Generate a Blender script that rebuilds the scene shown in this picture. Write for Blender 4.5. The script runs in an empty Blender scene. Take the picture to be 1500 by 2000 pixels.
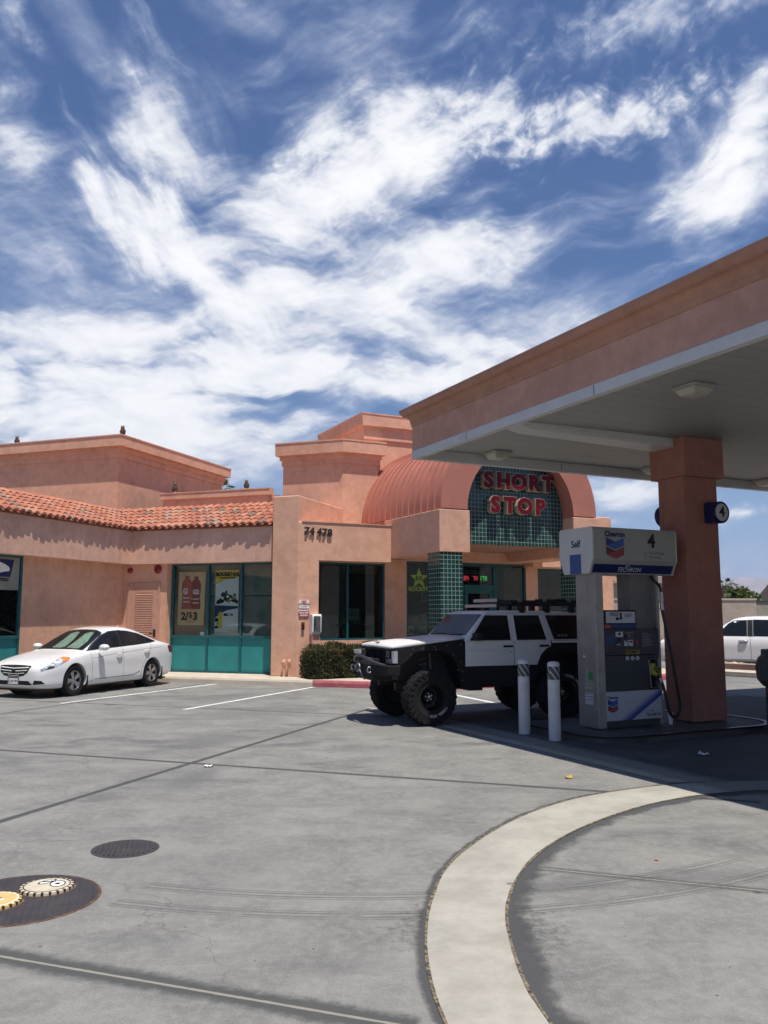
import bpy, bmesh, math, random
from mathutils import Vector, Matrix
from mathutils.bvhtree import BVHTree
random.seed(7)
R = math.radians
scene = bpy.context.scene
COL = scene.collection
pi = math.pi

# ---------------------------------------------------------------- camera
EYE = 1.79
PITCH = math.atan(198 / 1630)
cam = bpy.data.cameras.new('camera')
cam.sensor_fit = 'VERTICAL'
cam.sensor_height = 36
cam.lens = 1630 / 2000 * 36
cam.clip_start = 0.05
cam.clip_end = 20000
camo = bpy.data.objects.new('camera', cam)
COL.objects.link(camo)
camo.location = (0, 0, EYE)
camo.rotation_euler = (R(90) + PITCH, 0, 0)
scene.camera = camo

# ---------------------------------------------------------------- colour, sun
scene.view_settings.view_transform = 'Standard'
scene.view_settings.look = 'None'
scene.view_settings.exposure = 0.2
scene.view_settings.gamma = 1.0
scene.cycles.max_bounces = 7
scene.cycles.transparent_max_bounces = 12
scene.cycles.use_denoising = True
SUN_AZ, SUN_EL = 155.0, 73.5
sun = bpy.data.lights.new('sun', 'SUN')
sun.energy = 5.0
sun.angle = R(0.5)
sun.color = (1.0, 0.945, 0.86)
suno = bpy.data.objects.new('sun', sun)
COL.objects.link(suno)
sd = Vector((math.sin(R(SUN_AZ)) * math.cos(R(SUN_EL)), math.cos(R(SUN_AZ)) * math.cos(R(SUN_EL)), math.sin(R(SUN_EL))))
suno.rotation_euler = sd.to_track_quat('Z', 'Y').to_euler()
suno.location = (0, 0, 60)


# ---------------------------------------------------------------- node helpers
class NT:
    def __init__(self, tree):
        self.t = tree
        self.n = tree.nodes
        self.l = tree.links

    def new(self, kind, **kw):
        nd = self.n.new(kind)
        for k, v in kw.items():
            setattr(nd, k, v)
        return nd

    def set(self, sock, v):
        if isinstance(v, bpy.types.NodeSocket):
            self.l.new(v, sock)
        elif v is not None:
            if sock.type == 'RGBA' and len(v) == 3:
                v = (*v, 1)
            sock.default_value = v

    def m(self, op, a, b=None, c=None, clamp=False):
        nd = self.new('ShaderNodeMath', operation=op, use_clamp=clamp)
        for i, v in enumerate((a, b, c)):
            self.set(nd.inputs[i], v)
        return nd.outputs[0]

    def ramp(self, v, lo, hi, a=0.0, b=1.0, smooth=True):
        nd = self.new('ShaderNodeMapRange', interpolation_type='SMOOTHSTEP' if smooth else 'LINEAR')
        for i, x in enumerate((v, lo, hi, a, b)):
            self.set(nd.inputs[i], x)
        return nd.outputs[0]

    def mix(self, f, a, b, mode='MIX'):
        nd = self.new('ShaderNodeMix', data_type='RGBA', blend_type=mode)
        self.set(nd.inputs[0], f)
        self.set(nd.inputs[6], a)
        self.set(nd.inputs[7], b)
        return nd.outputs[2]

    def noise(self, vec, scale, detail=4, rough=0.55, dist=0.0):
        nd = self.new('ShaderNodeTexNoise')
        self.set(nd.inputs['Vector'], vec)
        self.set(nd.inputs['Scale'], scale)
        nd.inputs['Detail'].default_value = detail
        nd.inputs['Roughness'].default_value = rough
        nd.inputs['Distortion'].default_value = dist
        return nd.outputs[0]

    def mapping(self, vec, loc=(0, 0, 0), rot=(0, 0, 0), sc=(1, 1, 1), kind='POINT'):
        nd = self.new('ShaderNodeMapping', vector_type=kind)
        self.set(nd.inputs[0], vec)
        nd.inputs[1].default_value = loc
        nd.inputs[2].default_value = rot
        nd.inputs[3].default_value = sc
        return nd.outputs[0]

    def xyz(self, v):
        nd = self.new('ShaderNodeSeparateXYZ')
        self.set(nd.inputs[0], v)
        return nd.outputs

    def cxyz(self, x, y, z=0.0):
        nd = self.new('ShaderNodeCombineXYZ')
        for i, v in enumerate((x, y, z)):
            self.set(nd.inputs[i], v)
        return nd.outputs[0]

    def bump(self, h, strength, dist=0.01):
        nd = self.new('ShaderNodeBump')
        nd.inputs['Strength'].default_value = strength
        nd.inputs['Distance'].default_value = dist
        self.set(nd.inputs['Height'], h)
        return nd.outputs[0]


# ---------------------------------------------------------------- sky: physical sky with cirrus laid out by azimuth and elevation
w = bpy.data.worlds.new('World')
scene.world = w
w.use_nodes = True
w.cycles.sampling_method = 'MANUAL'
w.cycles.sample_map_resolution = 512
T = NT(w.node_tree)
T.n.clear()
wout = T.new('ShaderNodeOutputWorld')
bg = T.new('ShaderNodeBackground')
sky = T.new('ShaderNodeTexSky', sky_type='NISHITA', sun_disc=False)
sky.sun_elevation = R(SUN_EL)
sky.sun_rotation = R(SUN_AZ)
sky.altitude = 100
sky.air_density = 1.25
sky.dust_density = 0.4
sky.ozone_density = 2.2
SKY_STR = 0.075
tc = T.new('ShaderNodeTexCoord')
x_, y_, z_ = T.xyz(tc.outputs['Generated'])
azi = T.m('ARCTAN2', x_, y_)
hyp = T.m('SQRT', T.m('ADD', T.m('MULTIPLY', x_, x_), T.m('MULTIPLY', y_, y_)))
ele = T.m('ARCTAN2', z_, hyp)
SC = 1000.0
P0 = T.cxyz(T.m('MULTIPLY', azi, SC), T.m('MULTIPLY', ele, SC), 0.0)
warp = T.new('ShaderNodeTexNoise')
T.set(warp.inputs['Vector'], P0)
warp.inputs['Scale'].default_value = 1 / 130
warp.inputs['Detail'].default_value = 3
vm = T.new('ShaderNodeVectorMath', operation='MULTIPLY_ADD')
T.set(vm.inputs[0], warp.outputs['Color'])
vm.inputs[1].default_value = (52, 52, 0)
vm2 = T.new('ShaderNodeVectorMath', operation='ADD')
T.set(vm.inputs[2], P0)
T.set(vm2.inputs[0], vm.outputs[0])
vm2.inputs[1].default_value = (-26, -26, 0)
PW = vm2.outputs[0]


def sky_dir(px, py):
    dx, dz = (px - 750) / 1630, -(py - 1000) / 1630
    x, y, z = dx, math.cos(PITCH) - dz * math.sin(PITCH), math.sin(PITCH) + dz * math.cos(PITCH)
    return math.atan2(x, y) * SC, math.atan2(z, math.hypot(x, y)) * SC


# azimuth / elevation of each cloud bank: (column, row, long radius, short radius, tilt, opacity, streak)
CLOUDS = [
    (770, 300, 270, 130, 20, 1.0, 1.6), (700, 330, 170, 90, 10, .9, 1.4), (620, 250, 110, 60, 30, .55, 1.5), (1180, 228, 270, 52, 5, .82, 1.0), (960, 215, 150, 60, -12, .75, 1.4),
    (1440, 330, 230, 105, 16, 1.0, 2.6), (1490, 215, 90, 70, 50, .7, 1.6), (1400, 385, 190, 45, -8, .7, 2.6),
    (590, 430, 240, 95, 4, 1.0, 1.6), (260, 425, 160, 80, -52, .95, 2.4), (400, 535, 260, 90, -36, .98, 3.0),
    (680, 560, 360, 80, 10, .97, 3.2), (1010, 485, 190, 62, 8, .9, 2.4), (820, 480, 220, 60, -12, .6, 2.4),
    (640, 722, 560, 82, -2, 1.0, 2.8), (880, 728, 230, 62, 0, 1.0, 2.2), (330, 735, 300, 70, 3, 1.0, 2.2), (160, 648, 280, 52, 11, .95, 3.0), (90, 800, 440, 150, 4, 1.0, 1.8),
    (330, 790, 290, 110, 6, 1.0, 2.0), (830, 640, 400, 75, -8, .72, 3.2), (1080, 640, 230, 95, 10, .5, 2.4),
    (300, 215, 140, 70, -58, .62, 1.8), (385, 308, 120, 30, -18, .6, 3.0), (330, 270, 170, 120, -45, .4, 1.6), (15, 260, 75, 100, 60, .75, 1.6),
    (1290, 18, 300, 55, 4, .55, 1.4), (700, 140, 200, 160, 40, .34, 1.8), (450, 620, 680, 210, 0, .36, 2.4), (90, 480, 200, 120, -30, .34, 2.6),
    (520, 890, 230, 80, 18, .6, 2.4), (300, 860, 300, 80, 0, .8, 2.0), (1230, 960, 170, 45, 4, .9, 1.6), (1440, 1010, 62, 17, 4, .95, 1.2), (1330, 1110, 420, 60, 0, .5, 3.0), (1180, 1015, 60, 12, 0, .6, 2.0),
    (20, 25, 60, 30, -40, .5, 1.4), (200, 100, 170, 36, -28, .3, 2.0), (480, 20, 200, 40, -10, .28, 2.0), (1180, 480, 120, 16, 4, .35, 3.0),
]
# five shared streak patterns: puffy, and streaks lying along four directions
STREAK = {}
for key, an, lx, ly in (('puff', 10, 30, 23), ('h', 2, 150, 48), ('up', 16, 130, 52), ('dn', -20, 140, 52), ('steep', -48, 130, 50)):
    STREAK[key] = T.noise(T.mapping(PW, (an * 11, 40, 0), (0, 0, R(an)), (lx, ly, 1), 'TEXTURE'), 1.0, 6, 0.57, 0.25)
inv = None
for i, (cx, cy, rx, ry, an, amp, st) in enumerate(CLOUDS):
    ax, ay = sky_dir(cx, cy)
    k = SC / 1642.0
    mp = T.mapping(PW, (ax, ay, 0), (0, 0, R(an)), (rx * k, ry * k, 1), 'TEXTURE')
    ln = T.new('ShaderNodeVectorMath', operation='LENGTH')
    T.set(ln.inputs[0], mp)
    key = 'puff' if st < 1.5 else ('steep' if an < -30 else ('dn' if an < -6 else ('h' if an < 9 else 'up')))
    dn = T.m('ADD', T.m('SUBTRACT', 1.0, ln.outputs['Value']), T.m('MULTIPLY', T.m('SUBTRACT', STREAK[key], 0.5), 2.7))
    dn = T.ramp(dn, -0.25, 1.06, 0.0, amp)
    one = T.m('SUBTRACT', 1.0, dn)
    inv = one if inv is None else T.m('MULTIPLY', inv, one)
# thin high cloud over the rest of the sky
fine = STREAK['up']
away = T.ramp(T.m('ABSOLUTE', azi), 0.5, 0.9)
veil = T.m('MULTIPLY', T.ramp(fine, 0.5, 0.8), T.m('ADD', 0.14, T.m('MULTIPLY', away, 0.16)))
cov = T.m('SUBTRACT', 1.0, T.m('MULTIPLY', inv, T.m('SUBTRACT', 1.0, veil)))
tex = T.noise(T.mapping(PW, (9, 5, 0), (0, 0, R(-14)), (60, 26, 1), 'TEXTURE'), 1.0, 5, 0.6)
fib = T.noise(T.mapping(PW, (3, 8, 0), (0, 0, R(20)), (38, 9, 1), 'TEXTURE'), 1.0, 5, 0.62)
edge_ = T.m('MULTIPLY', T.m('MULTIPLY', cov, T.m('SUBTRACT', 1.0, cov)), 4.0)
rag = T.m('ADD', T.m('MULTIPLY', T.m('SUBTRACT', tex, 0.5), 0.6), T.m('MULTIPLY', T.m('SUBTRACT', fib, 0.5), 0.5))
cov = T.m('ADD', cov, T.m('MULTIPLY', rag, edge_), None, True)
cov = T.m('MULTIPLY', cov, T.ramp(tex, 0.25, 0.6, 0.86, 1.0), None, True)
skyc = T.new('ShaderNodeVectorMath', operation='MULTIPLY')
T.set(skyc.inputs[0], sky.outputs[0])
skyc.inputs[1].default_value = (0.54 * SKY_STR, 0.72 * SKY_STR, 1.02 * SKY_STR)
dense = T.ramp(cov, 0.15, 0.9)
cloudc = T.mix(dense, (0.50, 0.57, 0.74), (0.90, 0.905, 0.925))
low = T.mix(T.ramp(ele, 0.22, 0.0, 0, 0.85), skyc.outputs[0], (0.33, 0.48, 0.76))
full = T.mix(cov, low, cloudc)
T.set(bg.inputs[0], full)
bg.inputs[1].default_value = 1.0
T.l.new(bg.outputs[0], wout.inputs[0])

# ---------------------------------------------------------------- materials
MATS = {}


def mat(name, color, rough=0.6, metal=0.0, spec=0.5, var=0.0, vscale=3.0, bump=0.0, bscale=60.0, dirt=None, emit=None, coat=0.0, island=0.0):
    """Principled material: base colour with noise variation, fine bump, optional coloured wear in patches."""
    if name in MATS:
        return MATS[name]
    mt = bpy.data.materials.new(name)
    mt.use_nodes = True
    t = NT(mt.node_tree)
    bs = t.n['Principled BSDF']
    co = t.new('ShaderNodeTexCoord').outputs['Object']
    c = (*color, 1)
    if var:
        nz = t.noise(co, vscale, 5, 0.6)
        lo = tuple(max(0, v * (1 - var)) for v in color)
        hi = tuple(min(1, v * (1 + var)) for v in color)
        c = t.mix(t.ramp(nz, 0.3, 0.7, smooth=False), lo, hi)
    if island:
        g = t.new('ShaderNodeNewGeometry')
        r = g.outputs['Random Per Island']
        c = t.mix(r, tuple(v * (1 - island) for v in color), tuple(min(1, v * (1 + island)) for v in color))
    if dirt:
        dc, lo, hi, sc, amt = dirt
        dz = t.noise(co, sc, 6, 0.65, 0.3)
        c = t.mix(t.ramp(dz, lo, hi, 0, amt), c, dc)
    t.set(bs.inputs['Base Color'], c)
    bs.inputs['Roughness'].default_value = rough
    bs.inputs['Metallic'].default_value = metal
    bs.inputs['Specular IOR Level'].default_value = spec
    bs.inputs['Coat Weight'].default_value = coat
    bs.inputs['Coat Roughness'].default_value = 0.04
    if bump:
        t.set(bs.inputs['Normal'], t.bump(t.noise(co, bscale, 4, 0.6), bump, 0.01))
    if emit:
        bs.inputs['Emission Color'].default_value = (*emit[0], 1)
        bs.inputs['Emission Strength'].default_value = emit[1]
    MATS[name] = mt
    return mt


def stucco(name, color, streak=0.0):
    if name in MATS:
        return MATS[name]
    mt = bpy.data.materials.new(name)
    mt.use_nodes = True
    t = NT(mt.node_tree)
    bs = t.n['Principled BSDF']
    co = t.new('ShaderNodeTexCoord').outputs['Object']
    big = t.noise(co, 0.9, 6, 0.62, 0.6)
    med = t.noise(co, 4.5, 6, 0.66, 0.4)
    fin = t.noise(co, 40, 4, 0.6)
    c = t.mix(t.ramp(big, 0.3, 0.72), tuple(v * 0.86 for v in color), tuple(v * 1.09 for v in color))
    c = t.mix(t.ramp(med, 0.42, 0.72, 0, 0.55), c, (color[0] * 1.18, color[1] * 1.24, color[2] * 1.28))
    c = t.mix(t.ramp(med, 0.48, 0.25, 0, 0.45), c, tuple(v * 0.74 for v in color))
    c = t.mix(t.ramp(fin, 0.35, 0.7, 0, 0.22), c, tuple(v * 0.8 for v in color))
    if streak:
        st = t.noise(t.mapping(co, sc=(5.5, 5.5, 0.35)), 1.0, 5, 0.65)
        c = t.mix(t.ramp(st, 0.5, 0.78, 0, streak), c, (color[0] * 1.22, color[1] * 1.32, color[2] * 1.42))
        c = t.mix(t.ramp(st, 0.46, 0.24, 0, streak * 0.8), c, tuple(v * 0.7 for v in color))
    t.set(bs.inputs['Base Color'], c)
    bs.inputs['Roughness'].default_value = 0.92
    bs.inputs['Specular IOR Level'].default_value = 0.15
    t.set(bs.inputs['Normal'], t.bump(t.m('ADD', t.noise(co, 55, 5, 0.7), t.m('MULTIPLY', med, 1.5)), 0.32, 0.012))
    MATS[name] = mt
    return mt


def glass(name, tint, refl_rough=0.02, through=0.8, base=None):
    """Thin pane: clear with a tint, mirror reflection by angle."""
    if name in MATS:
        return MATS[name]
    mt = bpy.data.materials.new(name)
    mt.use_nodes = True
    t = NT(mt.node_tree)
    t.n.remove(t.n['Principled BSDF'])
    out = t.n['Material Output']
    tr = t.new('ShaderNodeBsdfTransparent')
    tr.inputs[0].default_value = (*[v * through for v in tint], 1)
    gl = t.new('ShaderNodeBsdfGlossy')
    gl.inputs['Roughness'].default_value = refl_rough
    gl.inputs[0].default_value = (0.9, 0.95, 0.95, 1)
    fr = t.new('ShaderNodeFresnel')
    fr.inputs[0].default_value = 1.52
    co = t.new('ShaderNodeTexCoord').outputs['Object']
    t.set(fr.inputs['Normal'], t.bump(t.noise(co, 1.3, 2), 0.05, 0.05))
    mx = t.new('ShaderNodeMixShader')
    t.set(mx.inputs[0], t.m('MINIMUM', t.m('MULTIPLY', fr.outputs[0], 1.0), 1.0))
    t.l.new(tr.outputs[0], mx.inputs[1])
    t.l.new(gl.outputs[0], mx.inputs[2])
    t.l.new(mx.outputs[0], out.inputs[0])
    MATS[name] = mt
    return mt


STUC = (0.69, 0.393, 0.272)
M = {}
M['stucco'] = stucco('stucco', STUC, 0.10)
M['stucco_fascia'] = stucco('stucco_fascia', (0.64, 0.385, 0.285), 0.45)
M['stucco_canopy'] = stucco('stucco_canopy', (0.56, 0.315, 0.235), 0.08)
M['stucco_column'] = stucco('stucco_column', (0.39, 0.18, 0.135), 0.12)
M['cornice_paint'] = stucco('cornice_paint', (0.46, 0.245, 0.17), 0.1)
M['metal_roof'] = mat('painted_metal_roof', (0.45, 0.175, 0.125), 0.5, 0, 0.35, 0.1, 1.5, dirt=((0.5, 0.2, 0.14), 0.5, 0.8, 2.0, 0.35))
M['teal_frame'] = mat('teal_paint', (0.012, 0.10, 0.115), 0.45, 0, 0.4, 0.15, 6)
M['teal_panel'] = mat('teal_panel', (0.028, 0.235, 0.235), 0.55, 0, 0.3, 0.12, 2.5, dirt=((0.12, 0.36, 0.35), 0.62, 0.75, 9, 0.5))
M['white_paint'] = mat('white_paint', (0.72, 0.72, 0.70), 0.5, 0, 0.4, 0.06, 4, dirt=((0.42, 0.38, 0.33), 0.55, 0.8, 5, 0.4))
M['road_paint'] = mat('road_paint', (0.66, 0.66, 0.63), 0.8, 0, 0.2, 0.12, 9, dirt=((0.22, 0.22, 0.22), 0.52, 0.68, 14, 0.85))
M['sidewalk'] = mat('sidewalk_concrete', (0.50, 0.44, 0.36), 0.9, 0, 0.2, 0.14, 2.5, 0.25, 70, dirt=((0.25, 0.22, 0.19), 0.55, 0.8, 4, 0.5))
M['red_kerb'] = mat('red_kerb_paint', (0.36, 0.095, 0.115), 0.75, 0, 0.25, 0.18, 8, dirt=((0.30, 0.21, 0.19), 0.52, 0.7, 9, 0.75))
M['black'] = mat('black_plastic', (0.012, 0.012, 0.013), 0.5, 0, 0.4)
M['rubber'] = mat('tyre_rubber', (0.013, 0.013, 0.014), 0.85, 0, 0.25, 0.25, 18, 0.2, 90)
M['dark_metal'] = mat('dark_metal', (0.06, 0.06, 0.065), 0.45, 0.7, 0.5, 0.15, 12)
M['chrome'] = mat('chrome', (0.75, 0.76, 0.78), 0.15, 1.0, 0.5)
M['alloy'] = mat('alloy', (0.42, 0.43, 0.45), 0.3, 0.9, 0.5)
M['car_white'] = mat('car_white', (0.74, 0.745, 0.74), 0.28, 0, 0.5, 0.03, 2, coat=0.6)
M['jeep_white'] = mat('jeep_white', (0.70, 0.69, 0.665), 0.42, 0, 0.45, 0.06, 3, coat=0.15, dirt=((0.5, 0.46, 0.4), 0.58, 0.8, 4, 0.3))
M['jeep_black'] = mat('jeep_black', (0.013, 0.013, 0.014), 0.7, 0, 0.22, 0.2, 5, 0.1, 60)
M['dark_glass'] = mat('dark_glass', (0.006, 0.007, 0.008), 0.06, 0, 0.5)
M['screen_glass'] = mat('screen_glass', (0.010, 0.013, 0.017), 0.05, 0, 0.3)
M['store_glass'] = glass('store_glass', (0.72, 0.82, 0.8), 0.02, 0.85)
M['wing_glass'] = glass('wing_glass', (0.96, 1.0, 0.98), 0.03, 1.0)
M['steel'] = mat('brushed_steel', (0.34, 0.33, 0.315), 0.42, 0.55, 0.5, 0.14, 5, 0.06, 40, dirt=((0.16, 0.15, 0.14), 0.52, 0.8, 3.5, 0.45))
M['pump_dark'] = mat('pump_dark', (0.045, 0.05, 0.055), 0.55, 0, 0.4, 0.1, 6)
M['pump_grey'] = mat('pump_grey', (0.19, 0.18, 0.17), 0.5, 0.1, 0.4, 0.12, 4, dirt=((0.1, 0.09, 0.085), 0.5, 0.8, 3, 0.5))
M['crown_grey'] = mat('crown_grey', (0.36, 0.36, 0.33), 0.5, 0, 0.4, 0.06, 4)
M['crown_end'] = mat('crown_end', (0.56, 0.56, 0.53), 0.5, 0, 0.4, 0.05, 4)
M['navy'] = mat('navy', (0.006, 0.014, 0.10), 0.45, 0, 0.4)
M['blue'] = mat('logo_blue', (0.025, 0.115, 0.36), 0.45, 0, 0.4)
M['blue_dark'] = mat('logo_blue_dark', (0.01, 0.045, 0.17), 0.45, 0, 0.4)
M['mid_blue'] = mat('mid_blue', (0.03, 0.09, 0.27), 0.45, 0, 0.4)
M['logo_red'] = mat('logo_red', (0.30, 0.05, 0.06), 0.45, 0, 0.4)
M['logo_red_dark'] = mat('logo_red_dark', (0.13, 0.02, 0.03), 0.45, 0, 0.4)
M['ink'] = mat('ink', (0.012, 0.012, 0.014), 0.6, 0, 0.3)
M['grey_ink'] = mat('grey_ink', (0.1, 0.1, 0.1), 0.6, 0, 0.3)
M['paper'] = mat('paper_white', (0.80, 0.80, 0.78), 0.7, 0, 0.3, 0.03, 9)
M['pale_film'] = mat('pale_film', (0.55, 0.57, 0.60), 0.55, 0, 0.4, 0.05, 6)
M['soffit'] = None
M['lens'] = mat('lamp_lens', (0.46, 0.43, 0.36), 0.35, 0, 0.5)


# ---------------------------------------------------------------- mesh builder
def RZ(a):
    return Matrix.Rotation(R(a), 4, 'Z')


UV = RZ(26.0)        # entrance, fuel canopy and pump axes
WL = RZ(-19.5)       # window wing axes (45 degrees to the entrance)


def wmat(o):
    m = Matrix.Identity(4)
    while o is not None:
        m = Matrix.LocRotScale(o.location, o.rotation_euler, o.scale) @ m
        o = o.parent
    return m


class MB:
    def __init__(self, mx=None):
        self.v, self.f, self.mi = [], [], []
        self.mx = mx
        self.cur = 0

    def add(self, vs, fs, m=None):
        b = len(self.v)
        for p in vs:
            p = Vector(p)
            self.v.append(m @ p if m is not None else p)
        for f in fs:
            self.f.append([b + i for i in f])
            self.mi.append(self.cur)
        return self

    def box(self, x0, x1, y0, y1, z0, z1, m=None):
        return self.add([(x0, y0, z0), (x1, y0, z0), (x1, y1, z0), (x0, y1, z0), (x0, y0, z1), (x1, y0, z1), (x1, y1, z1), (x0, y1, z1)],
                        [(0, 3, 2, 1), (4, 5, 6, 7), (0, 1, 5, 4), (1, 2, 6, 5), (2, 3, 7, 6), (3, 0, 4, 7)], m)

    def prism(self, poly, a, b, axis='z', m=None):
        """Extrude a 2-D outline. axis z: (x,y); axis y: (x,z); axis x: (y,z)."""
        ar = sum(poly[i - 1][0] * poly[i][1] - poly[i][0] * poly[i - 1][1] for i in range(len(poly)))
        if ar < 0:
            poly = poly[::-1]

        def mk(p, h):
            return (p[0], p[1], h) if axis == 'z' else ((p[0], h, p[1]) if axis == 'y' else (h, p[0], p[1]))
        n = len(poly)
        vs = [mk(p, a) for p in poly] + [mk(p, b) for p in poly]
        lo, hi = list(range(n))[::-1], list(range(n, 2 * n))
        side = [(i, (i + 1) % n, n + (i + 1) % n, n + i) for i in range(n)]
        fs = [lo, hi] + side
        if axis == 'y':
            fs = [tuple(f[::-1]) for f in fs]
        if a > b:
            fs = [tuple(f[::-1]) for f in fs]
        return self.add(vs, fs, m)

    def tube(self, path, r, n=8, m=None, caps=True):
        path = [Vector(p) for p in path]
        rs = r if isinstance(r, (list, tuple)) else [r] * len(path)
        vs, fs = [], []
        up = Vector((0, 0, 1))
        prev = None
        for i, p in enumerate(path):
            d = (path[min(i + 1, len(path) - 1)] - path[max(i - 1, 0)]).normalized()
            if prev is None:
                a = d.cross(up if abs(d.z) < 0.95 else Vector((1, 0, 0))).normalized()
            else:
                a = (prev - d * prev.dot(d)).normalized()
            prev = a
            b = d.cross(a)
            for k in range(n):
                t = 2 * pi * k / n
                vs.append(p + (a * math.cos(t) + b * math.sin(t)) * rs[i])
        for i in range(len(path) - 1):
            for k in range(n):
                k2 = (k + 1) % n
                fs.append((i * n + k, i * n + k2, (i + 1) * n + k2, (i + 1) * n + k))
        if caps:
            fs.append(tuple(range(n))[::-1])
            fs.append(tuple(range((len(path) - 1) * n, len(path) * n)))
        return self.add(vs, fs, m)

    def lathe(self, prof, n=24, m=None, closed=False, caps=True):
        """Profile of (radius, height) turned about z."""
        vs, fs = [], []
        for r_, z in prof:
            for k in range(n):
                t = 2 * pi * k / n
                vs.append((r_ * math.cos(t), r_ * math.sin(t), z))
        L = len(prof)
        for i in range(L if closed else L - 1):
            j = (i + 1) % L
            for k in range(n):
                k2 = (k + 1) % n
                fs.append((i * n + k, i * n + k2, j * n + k2, j * n + k))
        if not closed and caps:
            if prof[0][0] > 1e-5:
                fs.append(tuple(range(n))[::-1])
            if prof[-1][0] > 1e-5:
                fs.append(tuple(range((L - 1) * n, L * n)))
        return self.add(vs, fs, m)

    def sweep(self, path, prof, closed=False, m=None):
        """Sweep an (outward, up) profile along a plan polyline with mitred corners; outward is to the right of travel."""
        n = len(path)
        rows = []
        for i, p in enumerate(path):
            p = Vector((p[0], p[1]))
            a = Vector(path[i - 1][:2]) if (i > 0 or closed) else None
            c = Vector(path[(i + 1) % n][:2]) if (i < n - 1 or closed) else None
            d1 = (p - a).normalized() if a is not None else (c - p).normalized()
            d2 = (c - p).normalized() if c is not None else d1
            n1, n2 = Vector((d1.y, -d1.x)), Vector((d2.y, -d2.x))
            bi = (n1 + n2)
            bi = bi / max(1e-6, bi.dot(n1))
            rows.append([(p.x + bi.x * o, p.y + bi.y * o, z) for o, z in prof])
        vs = [q for r_ in rows for q in r_]
        k = len(prof)
        fs = []
        for i in range(n if closed else n - 1):
            j = (i + 1) % n
            for a in range(k - 1):
                fs.append((i * k + a, j * k + a, j * k + a + 1, i * k + a + 1))
        if not closed:
            fs.append(tuple(range(k)))
            fs.append(tuple(range((n - 1) * k, n * k))[::-1])
        return self.add(vs, fs, m)

    def text(self, s, size, m, extrude=0.0, offset=0.0, align='CENTER', shear=0.0, sx=1.0):
        cu = bpy.data.curves.new('t', 'FONT')
        cu.body = s
        cu.size = size
        cu.extrude = extrude
        cu.offset = offset
        cu.align_x = align
        cu.align_y = 'CENTER'
        cu.shear = shear
        cu.resolution_u = 3
        o = bpy.data.objects.new('t', cu)
        COL.objects.link(o)
        dg = bpy.context.evaluated_depsgraph_get()
        me = bpy.data.meshes.new_from_object(o.evaluated_get(dg))
        self.add([(v.co.x * sx, v.co.y, v.co.z) for v in me.vertices], [tuple(p.vertices) for p in me.polygons], m)
        bpy.data.objects.remove(o)
        bpy.data.curves.remove(cu)
        bpy.data.meshes.remove(me)
        return self

    def build(self, name, mt, parent=None, smooth=None, bevel=0.0, seg=2, kind=None):
        me = bpy.data.meshes.new(name)
        inv_ = wmat(parent).inverted() if (parent is not None and self.mx is not None) else Matrix.Identity(4)
        mm = inv_ @ (self.mx if self.mx is not None else Matrix.Identity(4))
        me.from_pydata([tuple(mm @ v) for v in self.v], [], self.f)
        mts = mt if isinstance(mt, (list, tuple)) else [mt]
        for a in mts:
            me.materials.append(a)
        if len(mts) > 1:
            me.polygons.foreach_set('material_index', self.mi)
        if bevel:
            bm = bmesh.new()
            bm.from_mesh(me)
            bmesh.ops.remove_doubles(bm, verts=bm.verts, dist=1e-5)
            es = [e for e in bm.edges if len(e.link_faces) == 2 and e.calc_face_angle(0) > R(28)]
            bmesh.ops.bevel(bm, geom=es, offset=bevel, segments=seg, affect='EDGES', profile=0.6, clamp_overlap=True)
            bm.to_mesh(me)
            bm.free()
        me.update()
        if smooth is not None:
            me.polygons.foreach_set('use_smooth', [True] * len(me.polygons))
            if smooth < 180:
                me.set_sharp_from_angle(angle=R(smooth))
        o = bpy.data.objects.new(name, me)
        COL.objects.link(o)
        if parent is not None:
            o.parent = parent
        if kind:
            o['kind'] = kind
        return o


def face_m(mx, origin, side):
    """Matrix for flat art: local x runs to the viewer's right, y up, z out of the surface."""
    c = {'-v': ((1, 0, 0), (0, 0, 1), (0, -1, 0)), '-u': ((0, -1, 0), (0, 0, 1), (-1, 0, 0)), '+u': ((0, 1, 0), (0, 0, 1), (1, 0, 0)), '+v': ((-1, 0, 0), (0, 0, 1), (0, 1, 0)), 'z': ((1, 0, 0), (0, 1, 0), (0, 0, 1))}[side]
    r = Matrix(((c[0][0], c[1][0], c[2][0], origin[0]), (c[0][1], c[1][1], c[2][1], origin[1]), (c[0][2], c[1][2], c[2][2], origin[2]), (0, 0, 0, 1)))
    return mx @ r if mx is not None else r


def thing(name, label, cat, loc=(0, 0, 0), rot=0.0, group=None):
    o = bpy.data.objects.new(name, None)
    o.empty_display_size = 0.3
    COL.objects.link(o)
    o.location = loc
    o.rotation_euler = (0, 0, R(rot))
    o['label'] = label
    o['category'] = cat
    if group:
        o['group'] = group
    return o


def tag(o, label, cat, group=None):
    o['label'] = label
    o['category'] = cat
    if group:
        o['group'] = group
    return o


def uvp(u, v, z=0.0):
    return UV @ Vector((u, v, z))


def wlp(a, b, z=0.0):
    return WL @ Vector((a, b, z))


def copy_thing(o, loc, rot=None, label=None, parent=None):
    c = o.copy()
    COL.objects.link(c)
    c.parent = parent
    if parent is None:
        c.location = loc
        if rot is not None:
            c.rotation_euler = (0, 0, R(rot))
        if label:
            c['label'] = label
    for ch in list(o.children):
        copy_thing(ch, None, None, None, c)
    return c

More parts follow.
